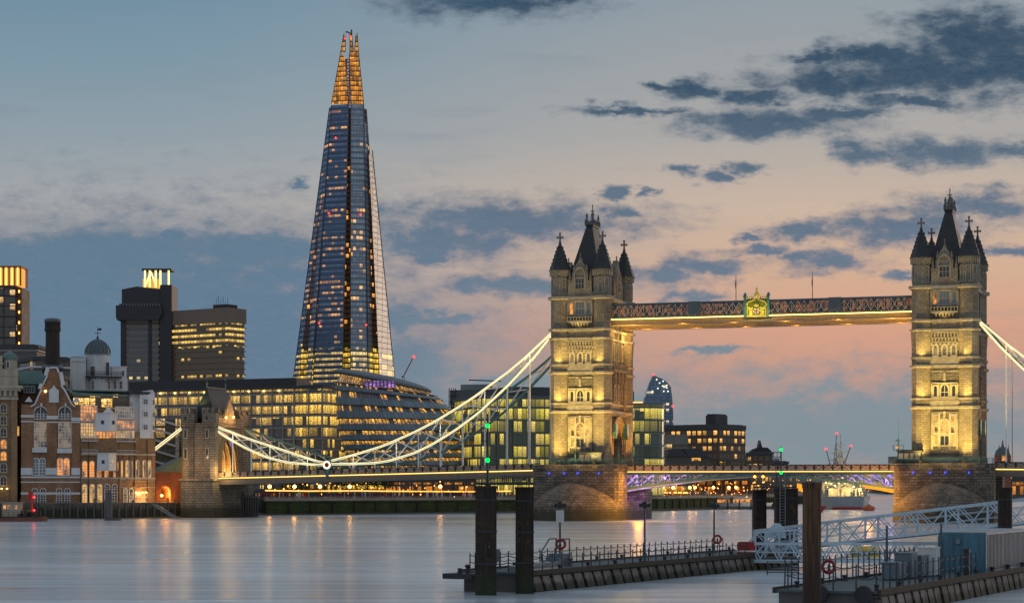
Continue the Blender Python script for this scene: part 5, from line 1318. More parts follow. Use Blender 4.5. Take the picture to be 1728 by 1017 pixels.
# crowd strolling on the embankment: far off, reads as one mass
def crowd(name, segs, n, label):
    b = MB(); rnd = random.Random(3)
    for _ in range(n):
        (x0, y0), (x1, y1) = rnd.choice(segs); f = rnd.random(); off = 1.2+rnd.random()*7
        x, y = x0+(x1-x0)*f-off*.55, y0+(y1-y0)*f+off*.8; h = 1.55+rnd.random()*.25; b.cm = rnd.choice((0, 0, 0, 1, 2, 3))
        b.lathe([(.16, 0), (.2, h*.3), (.17, h*.52), (.25, h*.78), (.12, h*.86)], 5, (x, y, 4.45)); b.lathe([(.05, h*.86), (.12, h*.93), (.05, h)], 5, (x, y, 4.45))
    o_ = b.obj(name, [skin_d, red_p, white_r, navy], None); o_['kind'] = 'stuff'; o_['label'] = label; o_['category'] = 'crowd'
crowd('strolling_crowd', [((-66, 543), (1, 590))]*2+[((45, 638), (93, 739))], 420, 'dense evening crowd strolling along the lit embankment below the decks')
# pavilions and shops behind the promenade
c, L, H = block('riverside_pavilion', 'low pavilion with warm glowing glass under the chain-hung deck, right of the trees', 'pavilion', 676, 625, 800, 636, 12, 808, 3.4, gl_shop, conc_d, mull=3.4, proud=.5)
c, L, H = block('riverside_pavilion', 'dim orange-lit kiosk row under the chain-hung deck beside the gatehouse', 'pavilion', 440, 590, 545, 598, 8, 826, 3.4, gl_shop, conc_d, proud=.4)
c, L, H = block('riverside_pavilion', 'glowing ground floor terrace building beside the violet-lit pier recess', 'pavilion', 1100, 700, 1168, 710, 12, 815, 3.4, gl_shop, brick_r, proud=.4)
c, L, H = block('riverside_pavilion', 'brightly lit restaurant terrace between the piers', 'pavilion', 1160, 725, 1262, 745, 14, 806, 3.2, gl_shop, brick_r, proud=.8, mull=4)
c, L, H = block('warehouse', 'red brick riverside warehouse with rows of lit windows behind the orange signals', 'warehouse', 1222, 800, 1345, 850, 18, 792, 3.7, gl_far, brick_r, proud=.1, slabs=False, cap=.8)
c, L, H = block('warehouse', 'long low lit building beneath the short deck end below the brick cupola', 'warehouse', 1694, 720, 1790, 720, 14, 808, 3.6, gl_shop, brick_r, proud=.5, base=4.2)
# distant skyline: one mass
b = MB(); rnd = random.Random(11)
for i in range(90):
    Yd = rnd.uniform(1500, 2600); px = rnd.uniform(-60, 1800); w = rnd.uniform(12, 40); h = rnd.uniform(8, 22)*(1.0 if px < 1200 else .8); x = gx(px, Yd)
    if 1290 < px < 1520: h *= .75
    b.box(x, Yd, 2, x+w, Yd+20, 4+h)
    if rnd.random() < .3: b.box(x+w*.3, Yd+4, 4+h, x+w*.6, Yd+12, 6+h+rnd.random()*2)
o_ = b.obj('distant_skyline', lit_glass('skyline_windows', 4., 3.6, .22, (1, .55, .2), 1.2, (.03, .035, .04), spand=.4, spcol=(.06, .055, .055), mull=.3), None); o_['kind'] = 'stuff'; o_['label'] = 'low mass of far-off city rooftops with scattered lit windows'; o_['category'] = 'skyline'
# London's next bridge upstream, orange under-lighting
c = thing('road_bridge', 'low concrete river bridge glowing orange beneath, beyond the moored warship', 'bridge', (150, 1345, 0))
b = MB(); x1 = 165
for y in (0, 12): pass
n = 30; sp_ = 2*math.pi
for i in range(n):
    a, d = x1*i/n, x1*(i+1)/n
    za, zd = [9.3-3.6*abs(math.cos(math.pi*3*q/x1))**2.2*1.0 for q in (a, d)]
    for y in (0, 18): b.face([(a, y, za), (d, y, zd), (d, y, 11.0), (a, y, 11.0)])
    b.face([(a, 0, za), (a, 18, za), (d, 18, zd), (d, 0, zd)]); b.face([(a, 0, 11), (d, 0, 11), (d, 18, 11), (a, 18, 11)])
for i in range(4): b.box(x1*i/3-3, 0, -3, x1*i/3+3, 18, 6.5)
b.obj('span', conc, c)
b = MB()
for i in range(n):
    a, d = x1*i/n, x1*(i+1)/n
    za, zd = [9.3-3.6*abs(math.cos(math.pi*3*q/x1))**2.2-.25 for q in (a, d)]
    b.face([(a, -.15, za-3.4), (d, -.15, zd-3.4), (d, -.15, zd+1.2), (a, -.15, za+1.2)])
b.obj('orange_glow_sheet', emit('orange_bridge_glow', (1, .30, .02), 1.6), c)  # self-glowing sheet stands in for orange light on arches and piers
b = MB(); b.box(0, -.1, 11.0, x1, .1, 12.1); b.obj('parapet', conc, c)
# ================================================================ moored warship
c = thing('warship', 'floodlit grey museum warship seen end-on under the violet-lit road leaf', 'warship', (gx(1430, 665), 665, 0), math.radians(-6))
b = MB()
sec = [(0, 5.5), (8, 8.0), (40, 9.6), (90, 9.6), (135, 6), (160, .3)]
for s in (-1, 1):
    for (y0, w0), (y1, w1) in zip(sec, sec[1:]):
        b.face([(s*w0*.85, y0, -1), (s*w1*.85, y1, -1), (s*w1, y1, 4.3), (s*w0, y0, 4.3)][::s])
for (y0, w0), (y1, w1) in zip(sec, sec[1:]): b.face([(-w0, y0, 4.3), (w0, y0, 4.3), (w1, y1, 4.3), (-w1, y1, 4.3)])
b.face([(-5.5*.85, 0, -1), (5.5*.85, 0, -1), (5.5, 0, 4.3), (-5.5, 0, 4.3)]); b.obj('hull', hull_g, c)
b = MB(); b.box(-4.9, -.35, -.3, 4.9, -.05, .8); b.obj('boot_topping', red_p, c)
b = MB()
for (x, y, z0, w, d_, h) in ((0, 14, 4.3, 9, 10, 2.6), (0, 34, 4.3, 13, 18, 4.5), (0, 36, 8.8, 8, 10, 2.6), (0, 60, 4.3, 15, 24, 5), (0, 62, 9.3, 9, 12, 3), (-4, 22, 4.3, 4, 6, 3.5), (5, 26, 4.3, 3, 5, 4.2)): b.box(x-w/2, y, z0, x+w/2, y+d_, z0+h)
for x in (-2.6, 0, 2.6): b.tube((x*.4, 14, 7.6), (x*.5, 6, 8.5), .28, .2, 6)
b.lathe([(3.4, 0), (3.4, 2.2), (2.6, 2.9)], 8, (0, 18, 6.9)); b.obj('superstructure', hull_g, c)
b = MB(); rr = random.Random(21)
for i in range(46):
    x, y, w_, h_ = rr.uniform(-7, 6), rr.uniform(8, 40), rr.uniform(.4, 1.8), rr.uniform(.5, 3.2); z0 = 4.3 if y < 30 else rr.choice((4.3, 8.8)); b.box(x, y, z0, x+w_, y+w_, z0+h_)
for i in range(16): x = rr.uniform(-6.5, 6.5); y = rr.uniform(6, 34); b.tube((x, y, 4.3), (x+rr.uniform(-.5, .5), y, 4.3+rr.uniform(4, 8.5)), .09, n=5)
for y in (1, 16, 30): b.beam((-7, y, 7.2), (7, y, 7.2), .08); b.beam((-7, y, 6.8), (7, y, 6.8), .06)
b.obj('deck_fittings', hull_g, c)
for yy, h in ((40, 25.5), (66, 23)):
    b = MB()
    b.tube((0, yy, 10), (0, yy, h), .35, .12, 6)
    for s in (-2.4, 2.4): b.tube((s, yy+4, 10), (0, yy, h-5), .28, .2, 6)
    for k in range(5): b.beam((-2+.35*k, yy, 13+2*k), (2-.35*k, yy, 13+2*k), .2); b.beam((-2+.35*k, yy+2, 13+2*k), (2-.4*k, yy, 15+2*k), .12)
    b.beam((-3, yy, h-6), (3, yy, h-6), .18); b.beam((-2, yy, h-3.5), (2, yy, h-3.5), .15); b.box(-1.1, yy-1, h-9, 1.1, yy+1, h-8)
    b.obj('mast', hull_g, c)
for i, (x, y, zz, e) in enumerate(((-3.5, 10, 7.6, 700), (2.8, 12, 7.2, 500), (0, 30, 10.2, 600), (5, 20, 6.2, 400), (-5.5, 28, 8.6, 400), (3.5, 50, 12, 400))):
    b = MB(); b.lathe([(.05, 0), (.38, .25), (.05, .5)], 6, (x, y, zz)); b.obj('deck_lamp', MATS.setdefault('dl', emit('deck_lamp_glow', (1, .62, .16), 9)), c)
    w_ = Matrix.Rotation(math.radians(-6), 4, 'Z') @ Vector((x, y-1.2, zz)); point_light('deck_light', (gx(1430, 665)+w_.x, 665+w_.y, w_.z), e*4.5, (1, .62, .16), .4)
b = MB()
for i in range(60): 
    rx_ = random.Random(i); b.box(rx_.uniform(-5, 5), 13.6+rx_.uniform(0, .2), 6.5+rx_.uniform(0, 2), rx_.uniform(-5, 5)*.02+0, 13.7, 6.6) if False else b.lathe([(.02, 0), (.14, .12), (.02, .24)], 5, (rx_.uniform(-6, 6), rx_.uniform(8, 33), 5+rx_.uniform(0, 5.5)))
b.obj('string_lamps', MATS['dl'], c)
c = thing('lifeboat', 'small orange enclosed boat beside the warship hull', 'boat', (gx(1466, 640), 640, 0))
b = MB(); b.lathe([(.6, -.3), (1.15, .3), (1.25, .8), (1.0, 1.3), (.4, 1.6)], 10, sx=1.7); b.obj('hull', orange_p, c)
b = MB(); b.box(-.5, -.6, 1.5, .5, .6, 2.0); b.obj('wheelhouse', hull_g, c)
for k, (px, Yb, L, col, lab) in enumerate(((1212, 690, 15, hull_g, 'low moored tour boat with lit cabin between the piers, leftmost'), (1262, 705, 17, white_p, 'white moored tour boat with lit cabin left of the twin piles'), (1375, 600, 6, red_p, 'small dark red work boat beside the tall brown pile'))):
    c = thing('moored_boat', lab, 'boat', (gx(px, Yb), Yb, 0), .15, 'moored boats')
    b = MB(); b.slab([(-L/2, 1.6), (-L/2+.6, -.2), (L/2-1.5, -.2), (L/2, 1.9)], -2, 2); b.obj('hull', col, c)
    b = MB(); b.box(-L*.35, -1.6, 1.6, L*.25, 1.6, 3.6); b.box(-L*.38, -1.8, 3.6, L*.28, 1.8, 3.8); b.obj('cabin', col, c)
    b = MB(); b.box(-L*.33, -1.66, 2.2, L*.23, -1.61, 3.1); b.obj('cabin_window', pane_w, c)
c = thing('mooring_pontoon', 'low dark pontoon with piles along the far embankment between the piers', 'pontoon', (gx(1205, 672), 672, 0), .2)
b = MB(); b.box(0, -2, -.3, 24, 2, 1.0); b.obj('deck', conc_d, c)
b = MB()
for i in range(7): b.tube((i*4, -2.3, -2), (i*4, -2.3, 3.2), .25, n=6)
b.obj('pile', dark_m, c)
# ================================================================ trees
leafm, g = newmat('dark_foliage')
o = g.n('TexCoord').outputs['Object']; n1 = g.noise(o, .8, 3); rn = g.n('ObjectInfo').outputs['Random']
colr = g.mix(g.smooth(n1, .3, .7), (.018, .035, .014), (.05, .085, .03))
finish(g, colr, .7, spec=.2)
def tree(px, Yt, h, r, label, base=4.4):
    c = thing('tree', label, 'tree', (gx(px, Yt), Yt, base), 0, 'trees on the south bank')
    rnd = random.Random(int(px*7+Yt)); b = MB(); b.tube((0, 0, 0), (.1, 0, h*.45), .28, .18, 7)
    for i in range(6):
        an = rnd.random()*6.3; b.tube((0, 0, h*(.3+.05*i)), (math.cos(an)*r*.6, math.sin(an)*r*.6, h*(.6+.05*i)), .12, .04, 5)
    b.obj('trunk', bark, c)
    b = MB(); cl = [(rnd.uniform(-.75, .75)*r, rnd.uniform(-.75, .75)*r, h*rnd.uniform(.42, .92), r*rnd.uniform(.22, .45)) for _ in range(20)]
    for (x, y, zz, cr) in cl:
        for _ in range(90):
            d_ = Vector((rnd.gauss(0, 1), rnd.gauss(0, 1), rnd.gauss(0, 1))).normalized()*cr*rnd.uniform(.55, 1.1); p_ = Vector((x, y, zz))+d_
            u = Vector((rnd.uniform(-1, 1), rnd.uniform(-1, 1), rnd.uniform(-1, 1))).normalized()*.22; v = u.cross(Vector((rnd.uniform(-1, 1), rnd.uniform(-1, 1), .3))).normalized()*.17
            b.face([p_-u, p_+v, p_+u, p_-v])
    b.obj('crown', leafm, c)
TREES = [(272, 545, 15, 5.5, 'dark tree left of the gatehouse, behind the slanted tie'), (292, 555, 20, 5, 'taller dark tree close behind the gatehouse, left side'), (500, 600, 7.5, 5, 'dark rounded tree under the chain-hung deck, leftmost'), (548, 640, 14, 4.5, 'dark tree showing above the deck at the foot of the curved glass hall'), (585, 600, 8, 5, 'dark tree below the deck in front of the curved glass hall, left of two'), (650, 605, 8.4, 6, 'broad dark tree below the deck in front of the curved glass hall, right of two'), (1218, 700, 13, 3.5, 'slim dark tree under the lifting span among the lit terraces'), (620, 612, 8, 5, 'low dark tree between the two broad trees below the deck')]
for t_ in TREES: tree(*t_)
# ================================================================ riverside brewery and neighbours, left bank
class Fac:
    """a facade seen in the photo: px columns map to metres along the wall, py rows to height"""
    def __init__(s, name, label, cat, px0, Y0, px1, Y1, base, group=None):
        s.p = Vector((gx(px0, Y0), Y0, base)); q = Vector((gx(px1, Y1), Y1, base)); s.L = (q-s.p).length; s.d = (q-s.p)/s.L
        s.c = thing(name, label, cat, s.p, math.atan2(s.d.y, s.d.x), group); s.base = base
    def x(s, px):
        k = (px-CX)/F; return (k*s.p.y-s.p.x)/(s.d.x-k*s.d.y)
    def z(s, py, px=None):
        D = s.p.y+(s.x(px)*s.d.y if px is not None else s.L*.5*s.d.y); return gz(py, D)-s.base
    def win(s, px, yb, w, h, y=0., **kw):
        a, b_ = s.x(px-w/2), s.x(px+w/2); return win(s.c, (a+b_)/2, y, s.z(yb, px), b_-a, s.z(yb-h, px)-s.z(yb, px), **kw)
QB = 3.45
sooty = masonry('sooty_brick', (.07, .05, .04), (.045, .034, .03), (.03, .025, .02), .46, .16, .012, .9, .4)
wf = dict(fm=white_p, fr=.15, proud=.18)
# -- cream corner warehouse
f = Fac('corner_warehouse', 'cream stone warehouse with bracketed cornice and little domed turret beside the gabled brewery', 'warehouse', -40, 486, 27, 488, QB); c = f.c
b = MB(); b.box(0, 0, 0, f.L, 14, f.z(672)); b.box(0, -.6, 0, f.x(-5), 0, f.z(672)); b.box(f.x(19), -.6, 0, f.L+.3, 0, f.z(672)); b.obj('wall', brick_y, c)
b = MB(); b.box(0, -.3, f.z(672), f.L+.4, 13.5, f.z(622)); b.box(0, -1.7, f.z(655), f.L+1.6, 14, f.z(650)); b.box(0, -1.3, f.z(659), f.L+1.2, 14, f.z(655)); b.box(0, -.8, f.z(674), f.L+.5, 14, f.z(670))
for px in range(-38, 30, 9): b.box(f.x(px), -1.2, f.z(668), f.x(px)+.5, -.3, f.z(659))
b.box(0, -.5, f.z(634), f.L+.5, 13.8, f.z(631)); b.box(0, -.2, f.z(622), f.x(4), 8, f.z(600)); b.box(0, -.5, f.z(615), f.x(6), 8.2, f.z(612)); b.obj('cornice', cream_st, c)
b = MB(); cc = (f.x(16), 2.2, 0); b.lathe([(1.75, f.z(622)), (1.75, f.z(607)), (1.95, f.z(606))], 8, cc); to = b.obj('turret', cream_st, c)
b = MB(); b.lathe([(1.95, f.z(606)), (1.9, f.z(602)), (1.5, f.z(597)), (.8, f.z(593)), (.1, f.z(590)), (.05, f.z(586))], 12, cc); b.obj('dome', copper, to)
win(to, cc[0]-.4, cc[1]-1.75, f.z(620), .6, 1.5, 0, kind='rect', fm=white_p, fr=.1, mull=0, tr=0)
for i, yb in enumerate((700, 720, 740, 760, 780, 800, 822)):
    f.win(6, yb-4, 9, 14, kind='round', mull=1, tr=1, fm=cream_st, gm=pane_w if i in (3, 4) else glass_d, fr=.25, y=0)
for px in (-14, -26): 
    for yb in (700, 740, 780, 822): f.win(px, yb-4, 8, 14, kind='round', mull=1, tr=1, fm=cream_st, fr=.25, y=0)
b = MB()
for px in (3, 12): b.lathe([(.05, 0), (.25, .15), (.05, .3)], 6, (f.x(px), -.9, f.z(825)))
b.obj('lamp', MATS['dl'], c)
# -- gabled brick brewery with chimney
f = Fac('brewery', 'dark brick gabled brewery with tall arched windows and round chimney', 'brewery', 36, 488, 135, 490, QB); c = f.c
X, Z = f.x, f.z
b = MB(); 
out = [(0, 0), (f.L, 0), (f.L, Z(682)), (X(127), Z(682)), (X(121), Z(682)), (X(110), Z(660)), (X(103), Z(650)), (X(99), Z(628)), (X(96), Z(622)), (X(84), Z(622)), (X(80), Z(634)), (X(73), Z(650)), (X(70), Z(658)), (X(59), Z(682)), (X(52), Z(682)), (0, Z(682))]
b.slab(out, 0, 1.2); b.box(0, 1.2, 0, f.L, 22, Z(684)); b.box(X(79), -.35, Z(795), X(96), 0, Z(640)); b.box(0, -.35, Z(795), X(56), 0, Z(690)) ; b.box(X(121), -.35, Z(795), f.L, 0, Z(690)); b.box(0, -.45, 0, f.L, 0, Z(806))
b.obj('wall', brick, c)
b = MB()
for (a0, a1, y0, y1) in ((36, 57, 704, 700), (79, 98, 707, 701), (121, 135, 710, 704), (36, 57, 712, 710), (79, 98, 713, 711), (121, 135, 713, 711), (36, 135, 806, 803), (36, 135, 814, 812), (36, 55, 801, 789), (78, 97, 801, 789), (121, 135, 801, 789), (55, 79, 763, 755), (97, 121, 764, 756), (36, 135, 834, 830)):
    q = MB(); q.box(X(a0)-.05, -.55, Z(y0), X(a1)+.05, -.05 if a0 in (55, 97) else -.30, Z(y1)); q.obj('stone_band', white_r, c)
cop = [(52, 686), (59, 682), (70, 657), (73, 648), (80, 634), (84, 620), (96, 620), (99, 628), (103, 650), (110, 659), (121, 681), (127, 686)]
for p_, q_ in zip(cop, cop[1:]): b.beam((X(p_[0]), .3, Z(p_[1])), (X(q_[0]), .3, Z(q_[1])), 1.8, .35)
b.obj('coping', white_r, c)
for px in (49, 129): b = MB(); b.slab([(X(px-7), Z(678)), (X(px+6), Z(678)), (X(px), Z(669))], -.5, 1.4); b.obj('kneeler', white_r, c)
b = MB(); b.slab([(X(83), Z(679)), (X(99.5), Z(679)), (X(99.5), Z(658)), (X(95), Z(655)), (X(91), Z(649)), (X(88), Z(655)), (X(83), Z(658))], -.7, -.36)
b.obj('stone_niche', white_r, c)
for px in (70, 111): b = MB(); b.box(X(px)-.2, -.5, Z(686), X(px)+.2, 0, Z(680)); b.obj('keystone', white_r, c)
for px, lit in ((68.5, glass_d), (109.5, glass_d)):
    f.win(px, 706, 21, 20, kind='round', mull=3, tr=2, gm=lit, **wf)
    f.win(px, 754, 20.5, 42, kind='rect', mull=3, tr=7, gm=pane_dim, **wf)
for px, gm_ in ((60.5, pane_sky), (71.5, pane_sky), (101.5, pane_w), (112.5, pane_w)): f.win(px, 801, 9, 28, kind='round', mull=1, tr=4, gm=gm_, **wf)
for px in (59, 73, 100, 114): f.win(px, 848, 8, 24, kind='round', mull=1, tr=4, gm=glass_d, y=-.45, **wf)
b = MB(); b.lathe([(.05, 0), (.35, .3), (.05, .6)], 6, (X(77), -.3, Z(662))); b.obj('wall_lamp', MATS['dl'], c)
b = MB(); cc = (X(85), 7, 0); k = 1/1.0
b.lathe([(2.5, Z(628)), (2.5, Z(617)), (1.75, Z(612)), (1.68, Z(556)), (1.95, Z(554)), (1.95, Z(549)), (1.7, Z(548)), (1.7, Z(544)), (1.95, Z(542)), (1.9, Z(537)), (1.2, Z(534))], 16, cc)
for i in range(12): b.box(cc[0]+1.72*math.cos(i*.5236)-.12, cc[1]+1.72*math.sin(i*.5236)-.12, Z(556), cc[0]+1.72*math.cos(i*.5236)+.12, cc[1]+1.72*math.sin(i*.5236)+.12, Z(541))
b.obj('chimney', sooty, c)
b = MB(); b.lathe([(2.75, Z(619)), (2.6, Z(615)), (2.0, Z(613))], 16, cc); b.lathe([(2.02, Z(539)), (2.0, Z(535)), (1.3, Z(533))], 16, cc); b.obj('chimney_cap', lead, c)
b = MB(); b.box(X(74), .5, Z(650), X(98), 12, Z(618)) if False else b.slab([(X(50), Z(684)), (X(68), Z(662)), (X(90), Z(626)), (X(112), Z(662)), (X(128), Z(684))], 1.25, 20); b.obj('roof', slate, c)
# green lead-roofed house behind, between the cream block and the brewery
f = Fac('slate_roofed_house', 'building with broad blue-green metal roof between the cream warehouse and the chimney', 'building', 26, 500, 82, 500, QB); c = f.c
b = MB(); b.box(0, 0, 0, f.L, 12, f.z(648)); b.obj('wall', brick, c)
b = MB(); b.face([(-.3, -.4, f.z(648)), (f.L, -.4, f.z(648)), (f.L, 6, f.z(623)), (-.3, 6, f.z(623))]); b.face([(-.3, -.4, f.z(649)), (-.3, 6, f.z(624)), (f.L, 6, f.z(624)), (f.L, -.4, f.z(649))])
for i in range(16): a = i*f.L/15; b.beam((a, -.45, f.z(647.5)), (a, 6, f.z(622.5)), .14, .16)
b.face([(-.3, 6, f.z(623)), (f.L, 6, f.z(623)), (f.L, 12, f.z(648)), (-.3, 12, f.z(648))]); b.obj('roof', copper, c)
b = MB(); b.box(f.x(38), -.5, f.z(664), f.x(62), -.05, f.z(650)); b.obj('dormer', copper, c)
f.win(50, 662, 16, 10, kind='rect', mull=3, tr=0, gm=pane_sky, y=-.5, **wf)
f.win(30.5, 735, 4, 16, kind='rect', mull=0, tr=1, gm=pane_y, **wf)
# -- glazed middle range
f = Fac('glazed_warehouse', 'brick warehouse with big white-framed glazing, white hoist boxes and arched windows', 'warehouse', 136, 490, 262, 498, QB); c = f.c
X, Z = f.x, f.z
b = MB(); b.box(0, .25, 0, f.L, 16, Z(739)); b.box(X(229), .05, 0, f.L, 14, Z(728, 240)); b.box(0, -.1, 0, f.L, .25, Z(806)); b.box(X(137), 1.5, Z(739), X(229), 16, Z(690))
b.obj('wall', brick_y, c)
b = MB()
for (a0, a1, y0, y1) in ((136, 262, 808, 805), (136, 262, 768, 765), (136, 262, 822.5, 821.5)): b.box(X(a0), -.32, Z(y0, 200), X(a1), -.1, Z(y1, 200))
for i in range(40): b.box(i*f.L/40, -.26, Z(812, 200), i*f.L/40+.2, -.1, Z(809.5, 200))
b.obj('stone_band', cream_st, c)
for i, px in enumerate((143.5, 155.5, 196, )): f.win(px, 804, 8, 26, kind='round', mull=1, tr=4, gm=pane_w, y=.25, **wf)
for px in (168, 181): f.win(px, 804, 8, 14, kind='rect', mull=1, tr=1, gm=pane_w, y=.25, **wf)
for px in (207, 214.5, 221.5, 231.5, 243.5, 252): f.win(px, 804, 4.2, 27, kind='round', mull=0, tr=5, gm=pane_y if px > 205 else glass_d, y=.25 if px < 228 else .05, **wf)
for i, px in enumerate((142.5, 155, 168, 180.5, 193)): f.win(px, 849, 7.5, 32, kind='round', mull=1, tr=5, gm=pane_y if i < 3 else glass_d, y=-.1, **wf)
for i, px in enumerate((211, 221)): f.win(px, 848, 5.5, 24, kind='round', mull=0, tr=3, gm=pane_dim, y=-.1, **wf)
f.win(238, 846, 20, 16, kind='rect', mull=3, tr=1, gm=pane_w, y=-.1, **wf)
b = MB()
for px in (229, 234.5, 240, 245.5): b.lathe([(.05, 0), (.26, .2), (.05, .4)], 6, (X(px), -.5, Z(832, px)))
b.obj('wall_lamp', lampglow, c); lw = f.c.location+f.d*X(238); point_light('terrace_light', (lw.x+1, lw.y-2.2, QB+Z(833, 238)), 700, (1, .5, .12), .4)
b = MB()
for px in range(137, 262, 12): b.box(X(px)-.22, -.02 if px < 228 else -.12, Z(806, px), X(px)+.22, .26, Z(770, px))
b.obj('pilaster', brick, c)
b = MB()
for px in (148.8, 200, 226, 248): b.tube((X(px), -.25, Z(849, px)), (X(px), -.25, Z(742, px)), .09, n=6)
b.obj('drainpipe', dark_m, c)
for (p0, p1, yb) in ((137, 164, 744), (196, 228, 745), (137, 164, 765), (196, 228, 766)):
    b = MB(); b.box(X(p0), -.9, Z(yb, p0), X(p1), .5, Z(yb, p0)+.15)
    for i in range(13): xx = X(p0)+(X(p1)-X(p0))*i/12; b.tube((xx, -.85, Z(yb, p0)), (xx, -.85, Z(yb, p0)+1.0), .03, n=4)
    b.beam((X(p0), -.85, Z(yb, p0)+1.0), (X(p1), -.85, Z(yb, p0)+1.0), .06); b.obj('balcony', white_p, c)
# glazing grid: white bars over panes, three tiers
b = MB(); g2 = MB()
def grid(px0, px1, yt, yb, nx, ny, y, mat_pane):
    x0, x1, z0, z1 = X(px0), X(px1), Z(yb, (px0+px1)/2), Z(yt, (px0+px1)/2)
    for i in range(nx+1): xx = x0+(x1-x0)*i/nx; b.box(xx-.10, y-.14, z0, xx+.10, y, z1)
    for i in range(ny+1): zz = z0+(z1-z0)*i/ny; b.box(x0-.10, y-.12, zz-.09, x1+.10, y-.01, zz+.09)
    b.box(x0-.1, y-.2, z0-.25, x1+.1, y-.01, z0-.08)
    q = MB(); q.box(x0, y+.02, z0, x1, y+.08, z1); q.obj('pane', mat_pane, c)
grid(137, 165, 684, 709, 6, 4, .9, pane_w); grid(137, 163, 713, 741, 6, 5, .6, pane_y); grid(137, 163, 744, 763, 6, 4, .6, pane_w)
grid(196, 227, 686, 705, 8, 3, .9, pane_dim); grid(196, 228, 709, 722, 8, 2, .9, pane_w); grid(196, 228, 726, 743, 8, 4, .6, pane_y); grid(196, 228, 745, 765, 8, 4, .6, pane_y)
grid(163, 196, 727, 742, 6, 2, .8, pane_w); grid(163, 196, 745, 762, 6, 3, .8, pane_y)
b.obj('glazing_bars', white_p, c)
# set-back glass attic with sloped roof edge
b = MB(); b.box(X(128), 2.5, Z(686), X(222), 12, Z(664)); b.obj('attic_glazing', lit_glass('attic_glass', 1.4, 3.2, .25, (1, .55, .14), 1.3, (.06, .07, .07), spand=.1, spcol=(.25, .24, .22), clus=.8), c)
b = MB(); b.face([(X(124), 1.2, Z(664)), (X(222), 1.2, Z(668)), (X(220), 5, Z(661)), (X(118), 5, Z(656))]); b.box(X(124), 1.1, Z(668), X(222), 1.35, Z(665)); b.box(X(128), 2.4, Z(660), X(220), 12, Z(658)); b.obj('attic_roof', copper, c)
b = MB()
for i in range(30): b.tube((X(137)+i*(X(225)-X(137))/29, 1.0, Z(686)), (X(137)+i*(X(225)-X(137))/29, 1.0, Z(678)), .035, n=4)
b.beam((X(137), 1.0, Z(678)), (X(225), 1.0, Z(678)), .08); b.beam((X(137), 1.0, Z(682)), (X(225), 1.0, Z(682)), .06); b.obj('railing', dark_m, c)
def hoist(px0, pxm, px1, yt, yb, lab, gable=False):
    q = MB(); x0, xm, x1 = X(px0), X(pxm), X(px1); zt, z_b = Z(yt, pxm), Z(yb, pxm)
    pl = [(x0, .7), (x0+.1, -.4), (xm, -1.6), (x1, -.7), (x1, .7)]
    q.prism(pl, z_b, zt)
    if gable: q.slab([(xm-1.4, zt), (xm+1.4, zt), (xm, zt+1.5)], -1.3, .4)
    o_ = q.obj('hoist_box', white_p, c)
    e = MB(); e.prism([(x0-.15, .75), (x0, -.55), (xm, -1.8), (x1+.15, -.85), (x1+.15, .75)], zt, zt+.2); e.prism([(x0-.05, .72), (x0+.05, -.5), (xm, -1.7), (x1+.05, -.75), (x1+.05, .72)], z_b-.15, z_b); e.obj('trim', white_r, o_)
    an = math.atan2(-1.2, xm-x0-.1); a2 = math.atan2(.9, x1-xm)
    h = (zt-z_b)*.22; zz = (zt+z_b)/2-h/2
    win(o_, (x0+.1+xm)/2, -1.0, zz, .75, h, an, kind='rect', fm=white_p, gm=glass_d, fr=.06, proud=.08)
    win(o_, (xm+x1)/2, -1.15, zz, .75, h, a2, kind='rect', fm=white_p, gm=glass_d, fr=.06, proud=.08)
hoist(160, 182, 196, 698, 727, '', True); hoist(163, 181, 195, 765, 793, '')
# white rendered block at the right end
b = MB(); x0, xm, x1 = X(221), X(250), X(262)
b.box(X(222), 1.6, Z(739, 240), x1-.3, 12, Z(664, 240)); b.prism([(X(236), 1.6), (X(236.2), 0), (X(254), -.6), (x1, .4), (x1, 1.6)], Z(739, 245), Z(664, 245)); 
b.slab([(X(253), Z(664, 250)), (x1+.1, Z(664, 250)), ((X(253)+x1)/2, Z(657, 250))], .2, 10); ob = b.obj('rendered_block', white_p, c)
b = MB(); b.slab([(X(219), Z(665, 240)), (X(254), Z(665, 240)), (X(252), Z(661, 240)), (X(222), Z(660, 240))], -.5, 11); b.obj('block_roof', slate, c)
for yb in (681, 702, 724):
    f.win(245, yb, 6, 7, kind='rect', mull=1, tr=1, y=-.38, fm=white_p, gm=glass_d, fr=.08, proud=.16)
    f.win(258.5, yb+1, 4, 7, kind='rect', mull=0, tr=1, y=.0, fm=white_p, gm=glass_d, fr=.08, proud=.16)
# -- white tower house with dome
f = Fac('domed_tower', 'white rendered tower with ribbed dome, weather vane and balcony above the brewery roofs', 'tower', 122, 506, 216, 510, QB); c = f.c
X, Z = f.x, f.z
b = MB(); b.box(X(122), 0, Z(700), X(144), 6, Z(603)); b.box(X(121.5), -.25, Z(610), X(144.5), 6.2, Z(608)); b.box(X(121.5), -.2, Z(603), X(144.5), 6.2, Z(601)); b.box(X(143), 1.2, Z(700), X(216), 9, Z(637)); b.box(X(190), 1.8, Z(640), X(215), 8, Z(618)); b.box(X(189), 1.6, Z(618), X(216), 8.2, Z(616.5))
b.obj('wall', white_r, c)
cc = (X(166.5), 2.6, 0); b = MB(); b.lathe([(3.05, Z(660)), (3.05, Z(597)), (3.2, Z(596))], 8, cc, ph=math.pi/8); to = b.obj('drum', white_r, c)
b = MB(); R_ = 3.2
b.lathe([(R_*1.04, Z(597)), (R_, Z(594)), (R_*.94, Z(588)), (R_*.8, Z(582)), (R_*.56, Z(576)), (R_*.25, Z(572)), (.2, Z(570))], 16, cc)
